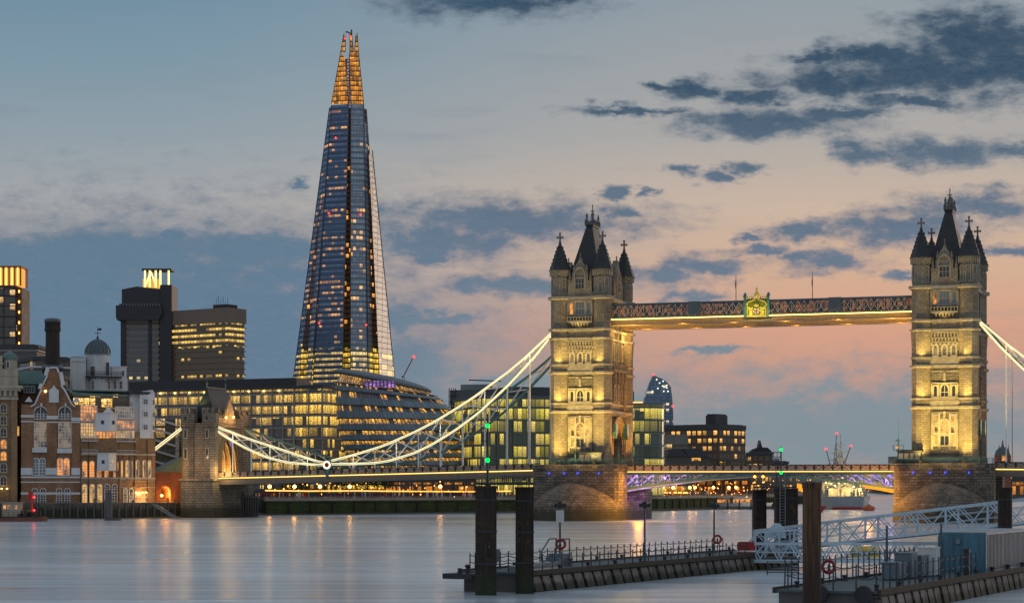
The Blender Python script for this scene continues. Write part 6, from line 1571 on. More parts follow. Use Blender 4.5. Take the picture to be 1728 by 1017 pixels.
for i in range(16):
    an = i*math.pi/8; pr = [(R_*1.0, 594), (R_*.94, 588), (R_*.8, 582), (R_*.56, 576), (R_*.25, 572)]
    for (r0, y0), (r1, y1) in zip(pr, pr[1:]): b.beam((cc[0]+math.cos(an)*r0*1.02, cc[1]+math.sin(an)*r0*1.02, Z(y0)), (cc[0]+math.cos(an)*r1*1.02, cc[1]+math.sin(an)*r1*1.02, Z(y1)), .12)
b.obj('dome', lead, to)
b = MB(); b.lathe([(.28, Z(571)), (.3, Z(568)), (.08, Z(565)), (.06, Z(549))], 6, cc); b.box(cc[0]-.85, cc[1]-.05, Z(561.3), cc[0]+.85, cc[1]+.05, Z(560.3)); b.box(cc[0]-.05, cc[1]-.8, Z(561.3), cc[0]+.05, cc[1]+.8, Z(560.3)); b.slab([(cc[0], Z(556)), (cc[0]+.95, Z(556)), (cc[0]+.95, Z(552)), (cc[0]+.3, Z(552.5)), (cc[0], Z(553))], cc[1]-.04, cc[1]+.04); b.obj('weather_vane', dark_m, to)
b = MB(); b.box(X(144), -1.2, Z(636.5), X(205), 2, Z(635))
for i in range(26):
    xx = X(144)+(X(205)-X(144))*i/25; b.tube((xx, -1.15, Z(635)), (xx, -1.15, Z(627)), .04, n=4)
for yy in (627, 631): b.beam((X(144), -1.15, Z(yy)), (X(205), -1.15, Z(yy)), .08)
for px in range(150, 205, 11): b.beam((X(px), -1.0, Z(636)), (X(px), .8, Z(643)), .14)
b.obj('balcony', dark_m, c)
f.win(156.5, 633, 6, 14, y=-.15, kind='rect', mull=1, tr=2, fm=dark_m, gm=glass_d, fr=.08); f.win(182, 632, 3.4, 20, y=.3, kind='rect', mull=0, tr=3, fm=dark_m, gm=glass_d, fr=.1)
for px, yb, w_, h_, yy in ((209, 633, 3.6, 8, 1.8), (184, 655, 4, 12, 1.2), (195, 655, 4, 12, 1.2), (205, 655, 4, 12, 1.2), (157, 655, 5, 12, -.1)): f.win(px, yb, w_, h_, y=yy, kind='rect', mull=0, tr=1, fm=white_p, gm=glass_d, fr=.1)
# -- lit wharf arch between the brewery and the gatehouse
f = Fac('wharf_arch', 'red-brown wharf building with an arch glowing orange, left of the gatehouse base', 'building', 263, 501, 312, 505, QB); c = f.c
X, Z = f.x, f.z
b = MB(); xa, xb = X(268), X(288); ar = arch_pts(xb-xa, Z(820, 278)-Z(846, 278), 6, False, 1.4); xm = (xa+xb)/2; z0 = Z(846, 278)
b.box(0, 0, 0, xa, 6, Z(802, 278)); b.box(xb, 0, 0, f.L, 6, Z(802, 278)); b.box(xa, 0, 0, xb, 6, z0) 
top = [(xm+q[0], z0+q[1]) for q in ar[2:]]
for (a0, c0), (a1, c1) in zip(top, top[1:]):
    b.face([(a1, 0, c1), (a0, 0, c0), (a0, 0, Z(802, 278)), (a1, 0, Z(802, 278))][::-1]); b.face([(a0, 0, c0), (a1, 0, c1), (a1, 6, c1), (a0, 6, c0)])
b.box(xa, 6, 0, xb, 6.3, Z(802, 278)); b.box(0, 0, Z(802, 278), f.L, 6, Z(796, 278)); b.obj('wall', brick_r, c)
b = MB(); b.slab([(0, Z(796, 278)), (f.L, Z(796, 278)), (f.L, Z(772, 278)), (f.L*.8, Z(775, 278)), (0, Z(795, 278))], .5, 5); b.obj('roof', copper, c)
b = MB(); b.lathe([(.05, 0), (.45, .35), (.05, .7)], 8, (xm, 2, Z(838, 278))); b.obj('lamp', lampglow, c); 
wp = f.p+f.d*xm; point_light('wharf_light', (wp.x, wp.y+1.2, QB+Z(833, 278)), 2600, (1, .42, .08), .4); point_light('wharf_light', (wp.x+1, wp.y-1.5, QB+Z(838, 278)), 500, (1, .42, .08), .4)
f = Fac('stair_tower', 'dark glazed stair tower with pale struts behind the tree, left of the gatehouse', 'building', 262, 535, 296, 535, 4.4); c = f.c
b = MB(); b.box(0, 0, 0, f.L, 6, f.z(706)); b.obj('wall', gl_apt, c)
b = MB()
for i in range(6): b.beam((0, -.3, f.z(706+i*18)), (f.L, -.3, f.z(716+i*18)), .5, .5)
b.obj('strut', white_r, c)
# -- moored service barge behind the brewery chimney, with red mooring light
c = thing('service_barge', 'small moored barge with cream wheelhouse and rusty red hull below the cream warehouse', 'barge', (gx(30, 450), 450, 0), 0)
s_ = 450/F; Xb = lambda px: (px-30)*s_; Zb = lambda py: gz(py, 450)
b = MB(); b.slab([(Xb(-30), Zb(874)), (Xb(-30), -.3), (Xb(75), -.3), (Xb(77), Zb(872))], -2.5, 2.5); b.obj('hull', plain('rusty_hull', (.20, .07, .04), .7, 0, .4, .8), c)
b = MB(); b.box(Xb(-28), -2.3, Zb(874), Xb(74), 2.3, Zb(871)); b.obj('deck', dark_m, c)
b = MB(); b.box(Xb(6), -1.5, Zb(871), Xb(36), 1.5, Zb(848)); b.box(Xb(4), -1.8, Zb(848), Xb(38), 1.8, Zb(847)); wh = b.obj('wheelhouse', cream_st, c)
for px in (11, 18, 30): win(wh, Xb(px), -1.5, Zb(858), .55, .8, 0, kind='rect', fm=white_p, gm=pane_w, fr=.06, mull=0, tr=0)
b = MB(); rr = random.Random(5)
for i in range(16): a = rr.uniform(-26, 70); h = rr.uniform(.5, 1.6); b.box(Xb(a), rr.uniform(-2.2, 1), Zb(871), Xb(a)+rr.uniform(.2, .6), 1.4, Zb(871)+h)
for i in range(14): b.tube((Xb(-28+i*7.8), -2.3, Zb(871)), (Xb(-28+i*7.8), -2.3, Zb(871)+1.1), .04, n=4)
b.beam((Xb(-28), -2.3, Zb(871)+1.1), (Xb(73), -2.3, Zb(871)+1.1), .06); b.obj('deck_gear', dark_m, c)
c = thing('mooring_beacon', 'dark red pile carrying two bright red lights beside the barge', 'beacon', (gx(54, 458), 458, 0), 0)
s_ = 458/F; b = MB(); b.tube((0, 0, -3), (0, 0, gz(828, 458)), .32, .26, 8); b.box(-.8, -.1, gz(842, 458), -.3, .1, gz(830, 458)); b.obj('post', red_p, c)
for py in (838, 860): b = MB(); b.lathe([(.05, 0), (.3, .26), (.05, .52)], 8, (.6, -.5, gz(py, 458)-.3)); b.obj('red_light', red_l, c)
point_light('beacon_light', (gx(60, 458), 456.5, gz(840, 458)), 40, (1, .05, .04), .3); point_light('beacon_light', (gx(60, 458), 456.5, gz(860, 458)), 40, (1, .05, .04), .3)
c = thing('channel_beacon', 'dark tapered post on a small float off the brewery quay', 'beacon', (gx(186, 462), 462, 0), 0)
b = MB(); b.lathe([(1.9, -.2), (1.9, .25), (.7, .5)], 12, (.6, 0, 0)); b.obj('float', mud, c)
b = MB(); b.box(-.9, -.4, 0, .35, .4, gz(832, 462)); b.lathe([(.5, gz(832, 462)), (.3, gz(826, 462))], 8, (-.3, 0, 0)); b.obj('post', conc_d, c)
c = thing('quay_ladder', 'slanting wooden stair down the quay beside the lit arch', 'stair', (gx(256, 492), 492, 0), 0)
b = MB()
for dx in (0, 1.0): b.beam((dx, 0, 3.4), (dx+5.5, -1.5, .1), .18, .25)
for i in range(10): b.beam((i*.55, -.15*i, 3.4-.33*i), (i*.55+1, -.15*i, 3.4-.33*i), .14)
b.obj('flight', grey_m, c)
# ================================================================ foreground: pontoons, piles, gangways
pile_m, g = newmat('rusted_steel_pile')
o = g.n('TexCoord').outputs['Object']; st_ = g.noise(g.vm('MULTIPLY', o, (6., 6., .35)), 1., 5, .65); n2 = g.noise(o, 2., 4)
colr = g.mix(g.smooth(st_, .35, .65), (.010, .008, .007), (.045, .026, .016))
zz = g.n('SeparateXYZ', {0: o}).outputs[2]; n5 = g.noise(o, 1.3, 4, .7); colr = g.mix(g.smooth(g.m('ADD', zz, g.m('MULTIPLY', n5, 1.4)), 2.9, 1.2, 0, .9), colr, (.018, .034, .010)); colr = g.mix(g.m('MULTIPLY', g.smooth(n5, .56, .64), .6), colr, (.10, .045, .018))
dr = g.m('MULTIPLY', g.smooth(g.noise(g.vm('MULTIPLY', o, (5., 5., .8)), 1.7, 4, .7), .66, .70), g.m('MULTIPLY', g.smooth(zz, 2.6, 3.4), g.smooth(zz, 6.8, 5.6)))
colr = g.mix(g.m('MULTIPLY', dr, .55), colr, (.42, .42, .40))
finish(g, colr, .65, .2, st_, .5)
wood_m, g = newmat('weathered_timber_pile')
o = g.n('TexCoord').outputs['Object']; st_ = g.noise(g.vm('MULTIPLY', o, (9., 9., .25)), 1., 6, .7)
colr = g.mix(g.smooth(st_, .35, .62), (.014, .009, .006), (.17, .085, .035))
zz = g.n('SeparateXYZ', {0: o}).outputs[2]; colr = g.mix(g.smooth(zz, 5.5, 1.5, 0, .75), colr, (.03, .018, .014))
finish(g, colr, .8, 0, st_, .8)
fender_m = masonry('fender_board', (.27, .225, .20), (.15, .125, .11), (.05, .045, .04), 4, 1.2, .05, .85, .5, (.35, (.02, .026, .012), .5))
deckm = plain('pontoon_deck', (.075, .115, .125), .7, 0, .3, .8)
def pile(px, Yp, r, ytop, label, mat=None, kind='tube', group='mooring piles', bracket=None):
    zt = gz(ytop, Yp); c = thing('mooring_pile', label, 'pile', (gx(px, Yp), Yp, 0), 0, group)
    b = MB()
    if kind == 'tube': b.lathe([(r, -4), (r, zt-.35), (r*1.07, zt-.35), (r*1.07, zt)], 20)
    elif kind == 'box':
        b.prism([(-r, -r*.8), (-r*.45, -r), (r, -r), (r, r), (-r, r)], -4, zt-.2); b.box(-r*1.08, -r*1.08, zt-.2, r*1.08, r*1.08, zt)
        b.box(r*.93, -r*1.06, -4, r*1.03, -r*.85, zt-.2)
    b.obj('shaft', mat or pile_m, c)
    for zc in (() if mat else (zt-1.1, zt-3.4, 2.2)):
        b = MB(); q = r*1.05
        if kind == 'tube': b.lathe([(q, zc), (q, zc+.16)], 20)
        else: b.box(-r*1.03, -r*1.03, zc, r*1.07, r*1.03, zc+.14)
        b.obj('collar', dark_m, c)
    return c, zt
c, zt = pile(820, 148.5, .76, 819, 'dark rusted steel pile with a post of two green lights on top', kind='box')
c, zt2 = pile(885, 150.5, .66, 821, 'dark rusted bare-topped pile joined to the green-light pile by a catwalk', kind='box')
bm = thing('pile_walkway', 'narrow grated catwalk joining the tops of the near pair of piles', 'catwalk', (gx(804, 148.3), 148.3, 0))
b = MB(); x1 = gx(898, 150.5)-gx(804, 148.3)
b.beam((0, 0, zt+.12), (x1, 2.2, zt+.12), 1.1, .14)
b.obj('grating', dark_m, bm)
b = MB()
for i in range(15): b.tube((x1*.46+x1*.5*i/14, 1.0, zt+.1), (x1*.46+x1*.5*i/14, 1.0, zt+.75), .035, n=4)
b.beam((x1*.46, 1.0, zt+.45), (x1*.96, 2.1, zt+.45), .06)
b.obj('railing', rail_m, bm)
def signal_post(px, Yp, zb, ytop, greens, label, ladder=False):
    c = thing('signal_post', label, 'navigation post', (gx(px, Yp), Yp, zb), 0, 'green-light posts on the piles')
    h = gz(ytop, Yp)-zb; b = MB(); b.tube((0, 0, 0), (0, 0, h), .10, .07, 8); b.box(-.25, -.25, 0, .25, .25, .15); b.obj('pole', dark_m, c)
    for gy in greens:
        zz = gz(gy, Yp)-zb; b = MB(); b.lathe([(.05, -.16), (.15, -.1), (.15, .1), (.05, .16)], 8, (0, -.14, zz)); b.obj('green_light', green_l, c)
        b = MB(); b.box(-.16, -.1, zz+.14, .16, .16, zz+.2); b.box(-.03, -.1, zz-.3, .03, .0, zz+.3); b.obj('lamp_hood', dark_m, c)
    return c, h
c, h = signal_post(823, 148.4, zt+.02, 698, (718, 776), 'thin post with two green lights on the near rusted pile')
b = MB(); b.beam((-.45, 0, h*.62), (-.45, 0, h*.8), .05); b.beam((-.45, 0, h*.62), (0, 0, h*.62), .05); b.beam((-.45, 0, h*.8), (0, 0, h*.8), .05); b.obj('bracket', dark_m, c)
point_light('green_lamp_light', (gx(823, 148), 148.0, gz(776, 148)), 10, (.05, 1, .3), .1)
# twin piles farther right
c, zt3 = pile(1281, 206, .65, 826, 'narrow dark square pile joined by catwalk to the ladder pile', kind='box')
c, zt4 = pile(1326, 204, 1.04, 823, 'wide dark square pile with a pale ladder down its face', kind='box')
bm = thing('pile_walkway', 'narrow catwalk joining the tops of the far pair of piles', 'catwalk', (gx(1271, 205), 205, 0))
b = MB(); x1 = gx(1344, 204)-gx(1271, 205); b.beam((0, 0, zt4+.1), (x1, -.5, zt4+.1), 1.2, .14)
b.obj('grating', dark_m, bm)
b = MB()
for i in range(14): b.tube((x1*i/13, -.5, zt4+.1), (x1*i/13, -.5, zt4+1.3 if 6 < i < 12 else zt4+.5), .035, n=4)
b.beam((x1*.5, -.5, zt4+1.3), (x1*.9, -.5, zt4+1.3), .06); b.beam((x1*.5, -.5, zt4+2.3), (x1*.6, -.5, zt4+.1), .06); b.obj('railing', rail_m, bm)
ld = thing('access_ladder', 'pale steel ladder running down the wide dark pile', 'ladder', (gx(1320, 203), 202.75, 0))
b = MB()
for dx in (-.26, .26): b.tube((dx, 0, 1.0), (dx, 0, zt4+1.4), .04, n=5)
for i in range(28): b.tube((-.26, 0, 1.1+i*.28), (.26, 0, 1.1+i*.28), .022, n=4)
b.obj('rails', grey_m, ld)
c, h = signal_post(1318, 203.6, zt4+.05, 757, (758, 797), 'thin post with green light at its top on the wide dark pile')
b = MB(); b.box(-.8, -.1, h*.78, 0, .1, h*.80); b.box(-.8, -.1, h*.90, 0, .1, h*.92); b.beam((-.75, 0, h*.78), (-.75, 0, h*.92), .06); b.beam((-.4, 0, h*.78), (-.4, 0, h*.92), .05); b.obj('bracket', dark_m, c)
pile(1370, 122, .56, 813, 'thick brown timber-faced round pile in front of the gangway', wood_m)
pile(1696, 172, .60, 822, 'brown-black round pile behind the container')
POSTS = {}
def railing(b, b2, P, n, h=1.25, chains=True, mid=True):
    """posts along polyline P (list of Vectors), n posts, sagging chains between"""
    tot = sum((q-p_).length for p_, q in zip(P, P[1:])); pts = []
    for i in range(n):
        d_ = tot*i/(n-1)
        for p_, q in zip(P, P[1:]):
            L = (q-p_).length
            if d_ <= L+1e-6: pts.append(p_+(q-p_)*(d_/L)); break
            d_ -= L
    if h not in POSTS:
        q = MB(); q.tube((0, 0, 0), (0, 0, h), .055, .045, 5); q.lathe([(.02, h), (.07, h+.05), (.02, h+.1)], 5); POSTS[h] = q.mesh('post', rail_m)
    for p_ in pts: link('post', POSTS[h], b, p_)
    for p_, q in zip(pts, pts[1:]):
        for hh in ((h-.04, h*.55) if mid else (h-.04,)):
            prev = None
            for k in range(5):
                f_ = k/4; v = p_+(q-p_)*f_+Vector((0, 0, hh-(.16*4*f_*(1-f_) if chains else 0)))
                if prev is not None: b2.tube(prev, v, .032, n=4, cap=False)
                prev = v
DZ = 1.5
def pontoon(name, label, A, B, w, ext):
    A = Vector(A); B = Vector(B); L = (B-A).length; d_ = (B-A)/L; an = math.atan2(d_.y, d_.x)
    c = thing('pontoon', label, 'pontoon', (A.x, A.y, 0), an, 'floating pontoons')
    # local: x along, y to the far side, near edge y=0
    b = MB(); b.box(0, .35, -.6, L, w, DZ-.15); b.obj('hull', conc_d, c)
    b = MB(); b.box(-.3, -.05, DZ-.15, L+.2, w+.1, DZ); 
    for i in range(int(L/2.4)): b.box(i*2.4, 0, DZ+.004, i*2.4+.03, w, DZ+.012)
    b.obj('deck', deckm, c)
    b = MB(); b.box(-.35, -.25, DZ-.22, L+.25, -.05, DZ+.14); b.box(-.35, w+.1, DZ-.22, L+.25, w+.3, DZ+.14); b.obj('rubbing_strake', bark, c)
    b = MB(); n = int(L/1.75); rr = random.Random(9)     # leaning fender boards with gaps
    for i in range(n):
        x0 = i*L/n; wd = L/n*(.76+rr.uniform(-.10, .06)); sk = .85+rr.uniform(-.04, .06); zb_ = -.25+rr.uniform(-.1, .12)
        t_ = .12+rr.uniform(-.04, .05)
        A_ = [(x0, -t_, DZ-.25), (x0+wd, -t_, DZ-.25), (x0+wd+sk, -t_-.1, zb_), (x0+sk, -t_-.1, zb_)]; B_ = [(p_[0], .33, p_[2]) for p_ in A_]
        b.face(A_[::-1]); b.face(B_)
        for j in range(4): b.face([A_[j], A_[(j+1) % 4], B_[(j+1) % 4], B_[j]])
    b.obj('fender_boards', fender_m, c)
    b = MB()
    for i in range(int(L/5)+1): b.lathe([(.16, DZ), (.12, DZ+.25), (.2, DZ+.32), (.16, DZ+.42)], 8, (min(L-.3, i*5+.6), .3, 0)) 
    for i in range(int(L/5)+1): b.lathe([(.16, DZ), (.12, DZ+.25), (.2, DZ+.32), (.16, DZ+.42)], 8, (min(L-.3, i*5+2.6), w-.3, 0)) 
    b.obj('bollard', dark_m, c)
    return c, L, d_, an
PA, PB = (1.3, 151.5), (27.2, 200)
c1, L1, d1, an1 = pontoon('pontoon', 'long floating pontoon with leaning grey fender boards in the centre foreground', PA, PB, 5.6, 0)
def loc1(x, y, z=0): return Vector((PA[0]+d1[0]*x-d1[1]*y, PA[1]+d1[1]*x+d1[0]*y, z))
rc = thing('chain_railing', 'chain railing with slim posts along both edges of the central pontoon', 'railing', (PA[0], PA[1], DZ), an1, 'chain railings')
b2 = MB(); railing(rc, b2, [Vector((.4, .35, 0)), Vector((.4, 5.3, 0))], 4); b2.obj('chain', rail_m, rc)
b2 = MB(); railing(rc, b2, [Vector((1.2, 5.3, 0)), Vector((L1-4, 5.3, 0))], 38); b2.obj('chain', rail_m, rc)
b2 = MB(); railing(rc, b2, [Vector((1, .25, 0)), Vector((7.5, .25, 0))], 5); railing(rc, b2, [Vector((9.5, .25, 0)), Vector((L1-3, .25, 0))], 28, 1.1); b2.obj('chain', rail_m, rc)
def fit(name, label, cat, lx, ly, rz=0, group=None, frame=loc1, an=an1):
    p_ = frame(lx, ly, DZ); return thing(name, label, cat, p_, an+rz, group)
c = fit('mooring_platform', 'small dark platform jutting from the left tip of the central pontoon', 'platform', -1.2, 4.6)
b = MB(); b.box(-1.2, -1, -.5, 2, 1.5, -.1); b.lathe([(.2, -.1), (.14, .3), (.24, .4), (.2, .55)], 8, (0, 0, 0)); b.lathe([(.2, -.1), (.14, .2), (.2, .3)], 8, (-.7, .3, 0)); b.obj('platform', dark_m, c)
c = fit('boarding_ramp', 'pale grey low ramp box right of the near piles', 'ramp', 4.4, 1.8)
b = MB(); b.slab([(-2.6, 0), (2.6, 0), (2.6, .55), (-2.6, .35)], -.9, .9); b.obj('ramp', grey_m, c)
b = MB(); b.box(-2.7, -.97, .0, 2.7, -.905, .16); b.obj('edge', white_r, c)
c = fit('information_board', 'dark rectangular notice board on two legs on the central pontoon', 'board', 4.2, 5.0)
b = MB(); b.box(-.35, -.04, .55, .35, .04, 1.55); b.tube((-.3, 0, 0), (-.3, 0, 1.5), .04, n=5); b.tube((.3, 0, 0), (.3, 0, 1.5), .04, n=5); b.obj('panel', navy, c)
c = fit('boarding_steps', 'blue-grey boarding steps with two bent handrails on the central pontoon', 'steps', 11.2, 3.4)
b = MB()
for i in range(3): b.box(-1.2+i*.45, -.6, 0, 1.0, .6, .34*(i+1))
b.obj('treads', plain('blue_grey_paint', (.13, .19, .24), .5, 0, .25, 1.2), c)
b = MB()
for y in (-.6, .6):
    P_ = [(-1.5, y, 0), (-1.5, y, 1.2), (-.1, y, 2.2), (1.1, y, 2.2), (1.1, y, 0)]
    for p_, q in zip(P_, P_[1:]): b.tube(p_, q, .055, n=6)
b.obj('handrail', rail_m, c)
def light_pole(px, frame_x, frame_y, ytop, label, sign=False, frame=loc1, buoy=None, head=True):
    p_ = frame(frame_x, frame_y, DZ); c = thing('lighting_pole', label, 'lamp post', p_, 0, 'lighting poles on the pontoons')
    h = gz(ytop, p_.y)-DZ
    b = MB(); b.tube((0, 0, 0), (0, 0, h), .10, .08, 8); b.box(-.25, -.25, 0, .25, .25, .12); b.obj('pole', plain('slate_paint', (.06, .09, .12), .5, 0, .2, 1) if 'slate_paint' not in MATS else MATS['slate_paint'], c)
    if head:
        b = MB()
        for i in range(3): an = i*2.1+.4; b.beam((0, 0, h+.1), (math.cos(an)*.45, math.sin(an)*.45, h+.2), .08); b.box(math.cos(an)*.38-.17, math.sin(an)*.38-.12, h+.1, math.cos(an)*.38+.17, math.sin(an)*.38+.12, h+.38)
        b.lathe([(.1, h), (.25, h+.15), (.25, h+.5), (.1, h+.6)], 8); b.obj('lamp_head', dark_m, c)
    if sign:
        b = MB(); b.box(-.32, -.2, h-1.15, -.12, -.14, h-.15); b.box(.12, -.2, h-1.15, .32, -.14, h-.15); b.box(-.1, -.24, h-1.15, .1, -.12, h-.15); b.obj('sign_plate', white_p, c)
    return c, p_, h
def buoy(p_, zz, label, r=.36, off=(.05, -.35)):
    c = thing('lifebuoy', label, 'lifebuoy', (p_.x+off[0], p_.y+off[1], zz), 0, 'red lifebuoys')
    b = MB(); n, m_ = 20, 8
    ring = [[Vector(((r+.11*math.cos(v))*math.cos(u), .11*math.sin(v), (r+.11*math.cos(v))*math.sin(u))) for v in [2*math.pi*j/m_ for j in range(m_)]] for u in [2*math.pi*i/n for i in range(n)]]
    for i in range(n):
        b.cm = 0
        for j in range(m_): b.face([ring[i][j], ring[(i+1) % n][j], ring[(i+1) % n][(j+1) % m_], ring[i][(j+1) % m_]])
    b.obj('ring', [red_p, white_p], c)
    b = MB(); b.box(-.04, .05, -r, .04, .10, r*.4); b.obj('holder', dark_m, c)
# pontoon-frame positions for the poles: columns 945, 1088, 1205 of the photo
def on1(px, y):
    k = (px-CX)/F; # solve loc1(x,y) column
    nx, ny = PA[0]-d1[1]*y, PA[1]+d1[0]*y
    return (k*ny-nx)/(d1[0]-k*d1[1])
x_ = on1(945, 4.9); c, p_, h = light_pole(945, x_, 4.9, 857, 'tall dark pole with white plates and triple lamp head, left on the central pontoon', True); buoy(p_, gz(917, p_.y), 'red lifebuoy on the pole with white plates')
x_ = on1(1088, 1.0); c, p_, h = light_pole(1088, x_, 1.0, 857, 'tall dark pole with triple lamp head, middle of the central pontoon')
x_ = on1(1205, 4.9); c, p_, h = light_pole(1205, x_, 4.9, 857, 'tall dark pole with triple lamp head, right on the central pontoon'); buoy(p_, gz(909, p_.y), 'red lifebuoy on the right-hand pole of the central pontoon', off=(.28, -.3))
# second pontoon, right foreground
QA, QB_ = (22.4, 124.2), (45.4, 170)
c2, L2, d2, an2 = pontoon('pontoon', 'near pontoon with container and cabinets and tall railings', QA, QB_, 6.4, 0)
def loc2(x, y, z=0): return Vector((QA[0]+d2[0]*x-d2[1]*y, QA[1]+d2[1]*x+d2[0]*y, z))
rc = thing('chain_railing', 'tall chain railing along both edges of the container pontoon', 'railing', (QA[0], QA[1], DZ), an2, 'chain railings')
b2 = MB(); railing(rc, b2, [Vector((.3, 6.1, 0)), Vector((30, 6.1, 0))], 24, 1.75); b2.obj('chain', rail_m, rc)
b2 = MB(); railing(rc, b2, [Vector((.3, 5.9, 0)), Vector((.3, .3, 0)), Vector((25.5, .3, 0))], 22, 1.55); b2.obj('chain', rail_m, rc)
# tyre fenders and bollards at the near corner
for k_, (lx, ly) in enumerate(((-.45, .8), (-.45, 3.6))):
    c = fit('tyre_fender', ('nearer' if k_ == 0 else 'farther')+' black tyre fender at the left end of the container pontoon', 'tyre', lx, ly, frame=loc2, an=an2, group='tyre fenders')
    b = MB(); b.T = Matrix.Rotation(math.pi/2, 4, 'Y'); b.lathe([(.28, -.18), (.55, -.16), (.6, 0), (.55, .16), (.28, .18)], 16, (.2, 0, 0)); b.obj('tyre', dark_m, c)
# container
cx0 = 29.0
c = fit('shipping_container', 'corrugated container, blue-teal end and grey side, standing on the container pontoon', 'container', cx0, .45, frame=loc2, an=an2)
Lc, Wc, Hc = 15.0, 3.45, 2.95
b = MB(); cor = []; n = 34
for i in range(n): x0 = Lc*i/n; s4 = Lc/n; cor += [(x0, 0), (x0+s4*.35, 0), (x0+s4*.5, .17), (x0+s4*.85, .17)]
cor = [(x, y) for x, y in cor]+[(Lc, 0), (Lc, Wc), (0, Wc)]
b.prism(cor, .14, Hc-.1); b.obj('side_wall', plain('faded_grey_container_paint', (.17, .20, .22), .55, .1, .6, 1.2, True), c)
b = MB()
for (x, y) in ((-.04, -.05), (-.04, Wc-.1), (Lc-.1, -.05), (Lc-.1, Wc-.1)): b.box(x, y, 0, x+.16, y+.16, Hc)
b.box(-.04, -.05, 0, Lc, .03, .16); b.box(-.04, -.05, Hc-.14, Lc, .03, Hc+.02); b.box(-.05, 0, Hc-.12, .05, Wc, Hc+.02); b.box(-.05, 0, 0, .05, Wc, .16)
teal_c = plain('teal_blue_container_paint', (.075, .20, .28), .5, .05, .5, 1.2, True)
b.obj('frame', teal_c, c)
b = MB(); b.box(-.10, .1, .16, -.06, Wc/2-.02, Hc-.14); b.box(-.10, Wc/2+.02, .16, -.06, Wc-.1, Hc-.14); 
for y in (.5, 1.3, 2.4, 3.2): b.tube((-.13, y, .2), (-.13, y, Hc-.2), .03, n=5)
for i in range(9): b.box(-.115, .3+i*.4, .3, -.10, .34+i*.4, Hc-.3)
do = b.obj('door', teal_c, c)
b = MB(); b.box(-.24, 1.85, 2.15, -.12, 2.15, 2.5); b.obj('wall_lamp', grey_m, c)
b = MB(); b.box(-.05, -.05, Hc+.02, Lc, Wc, Hc+.06); b.obj('roof', plain('pale_container_roof', (.30, .35, .37), .6, 0, .25, .8), c)
# cabinets
for (lx, ly, w_, d_, h_, mt, lab) in ((14.6, 2.9, 1.9, 1.2, 1.15, MATS['blue_grey_paint'], 'low grey cabinet, leftmost of the row on the container pontoon'), (17.0, 2.7, 1.6, 1.2, 1.75, MATS['blue_grey_paint'], 'taller blue-grey cabinet, second in the row on the container pontoon'), (19.2, 2.6, 2.0, 1.2, 1.5, MATS['blue_grey_paint'], 'ribbed grey cabinet, third in the row on the container pontoon'), (21.8, 2.3, 1.3, 1.3, 2.0, white_r, 'white box cabinet nearest the container')):
    c = fit('equipment_cabinet', lab, 'cabinet', lx, ly, frame=loc2, an=an2, group='equipment cabinets')
    b = MB(); b.box(0, 0, .12, w_, d_, h_); b.box(-.05, -.05, h_, w_+.05, d_+.05, h_+.08); b.obj('body', mt, c)
    b = MB()
    for i in range(int(w_/.5)): b.box(.06+i*.5, -.03, .2, .46+i*.5, -.004, h_-.1)
    b.obj('door', mt, c)
    b = MB()
    for x in (.1, w_-.2):
        for y in (.1, d_-.2): b.box(x, y, 0, x+.1, y+.1, .12)
    b.obj('foot', dark_m, c)
for px, lx, ly, yt, lab in ((1563, 17.6, 4.6, 886, 'slim dark pole between the cabinets on the container pontoon'), (1634, 24.6, 2.6, 882, 'slim dark pole in front of the container end')):
    light_pole(px, lx, ly, yt, lab, False, loc2, head=False)
c = fit('mooring_post', 'stout black post on the container pontoon in front of the container', 'post', 25.2, .9, frame=loc2, an=an2)
b = MB(); b.lathe([(.22, 0), (.22, 1.75), (.26, 1.75), (.26, 1.9)], 10); b.obj('shaft', dark_m, c)
p_ = loc2(9.0, 6.1, DZ); buoy(p_, DZ+1.1, 'red lifebuoy on the railing right of the brown pile', .40, (0, -.2))
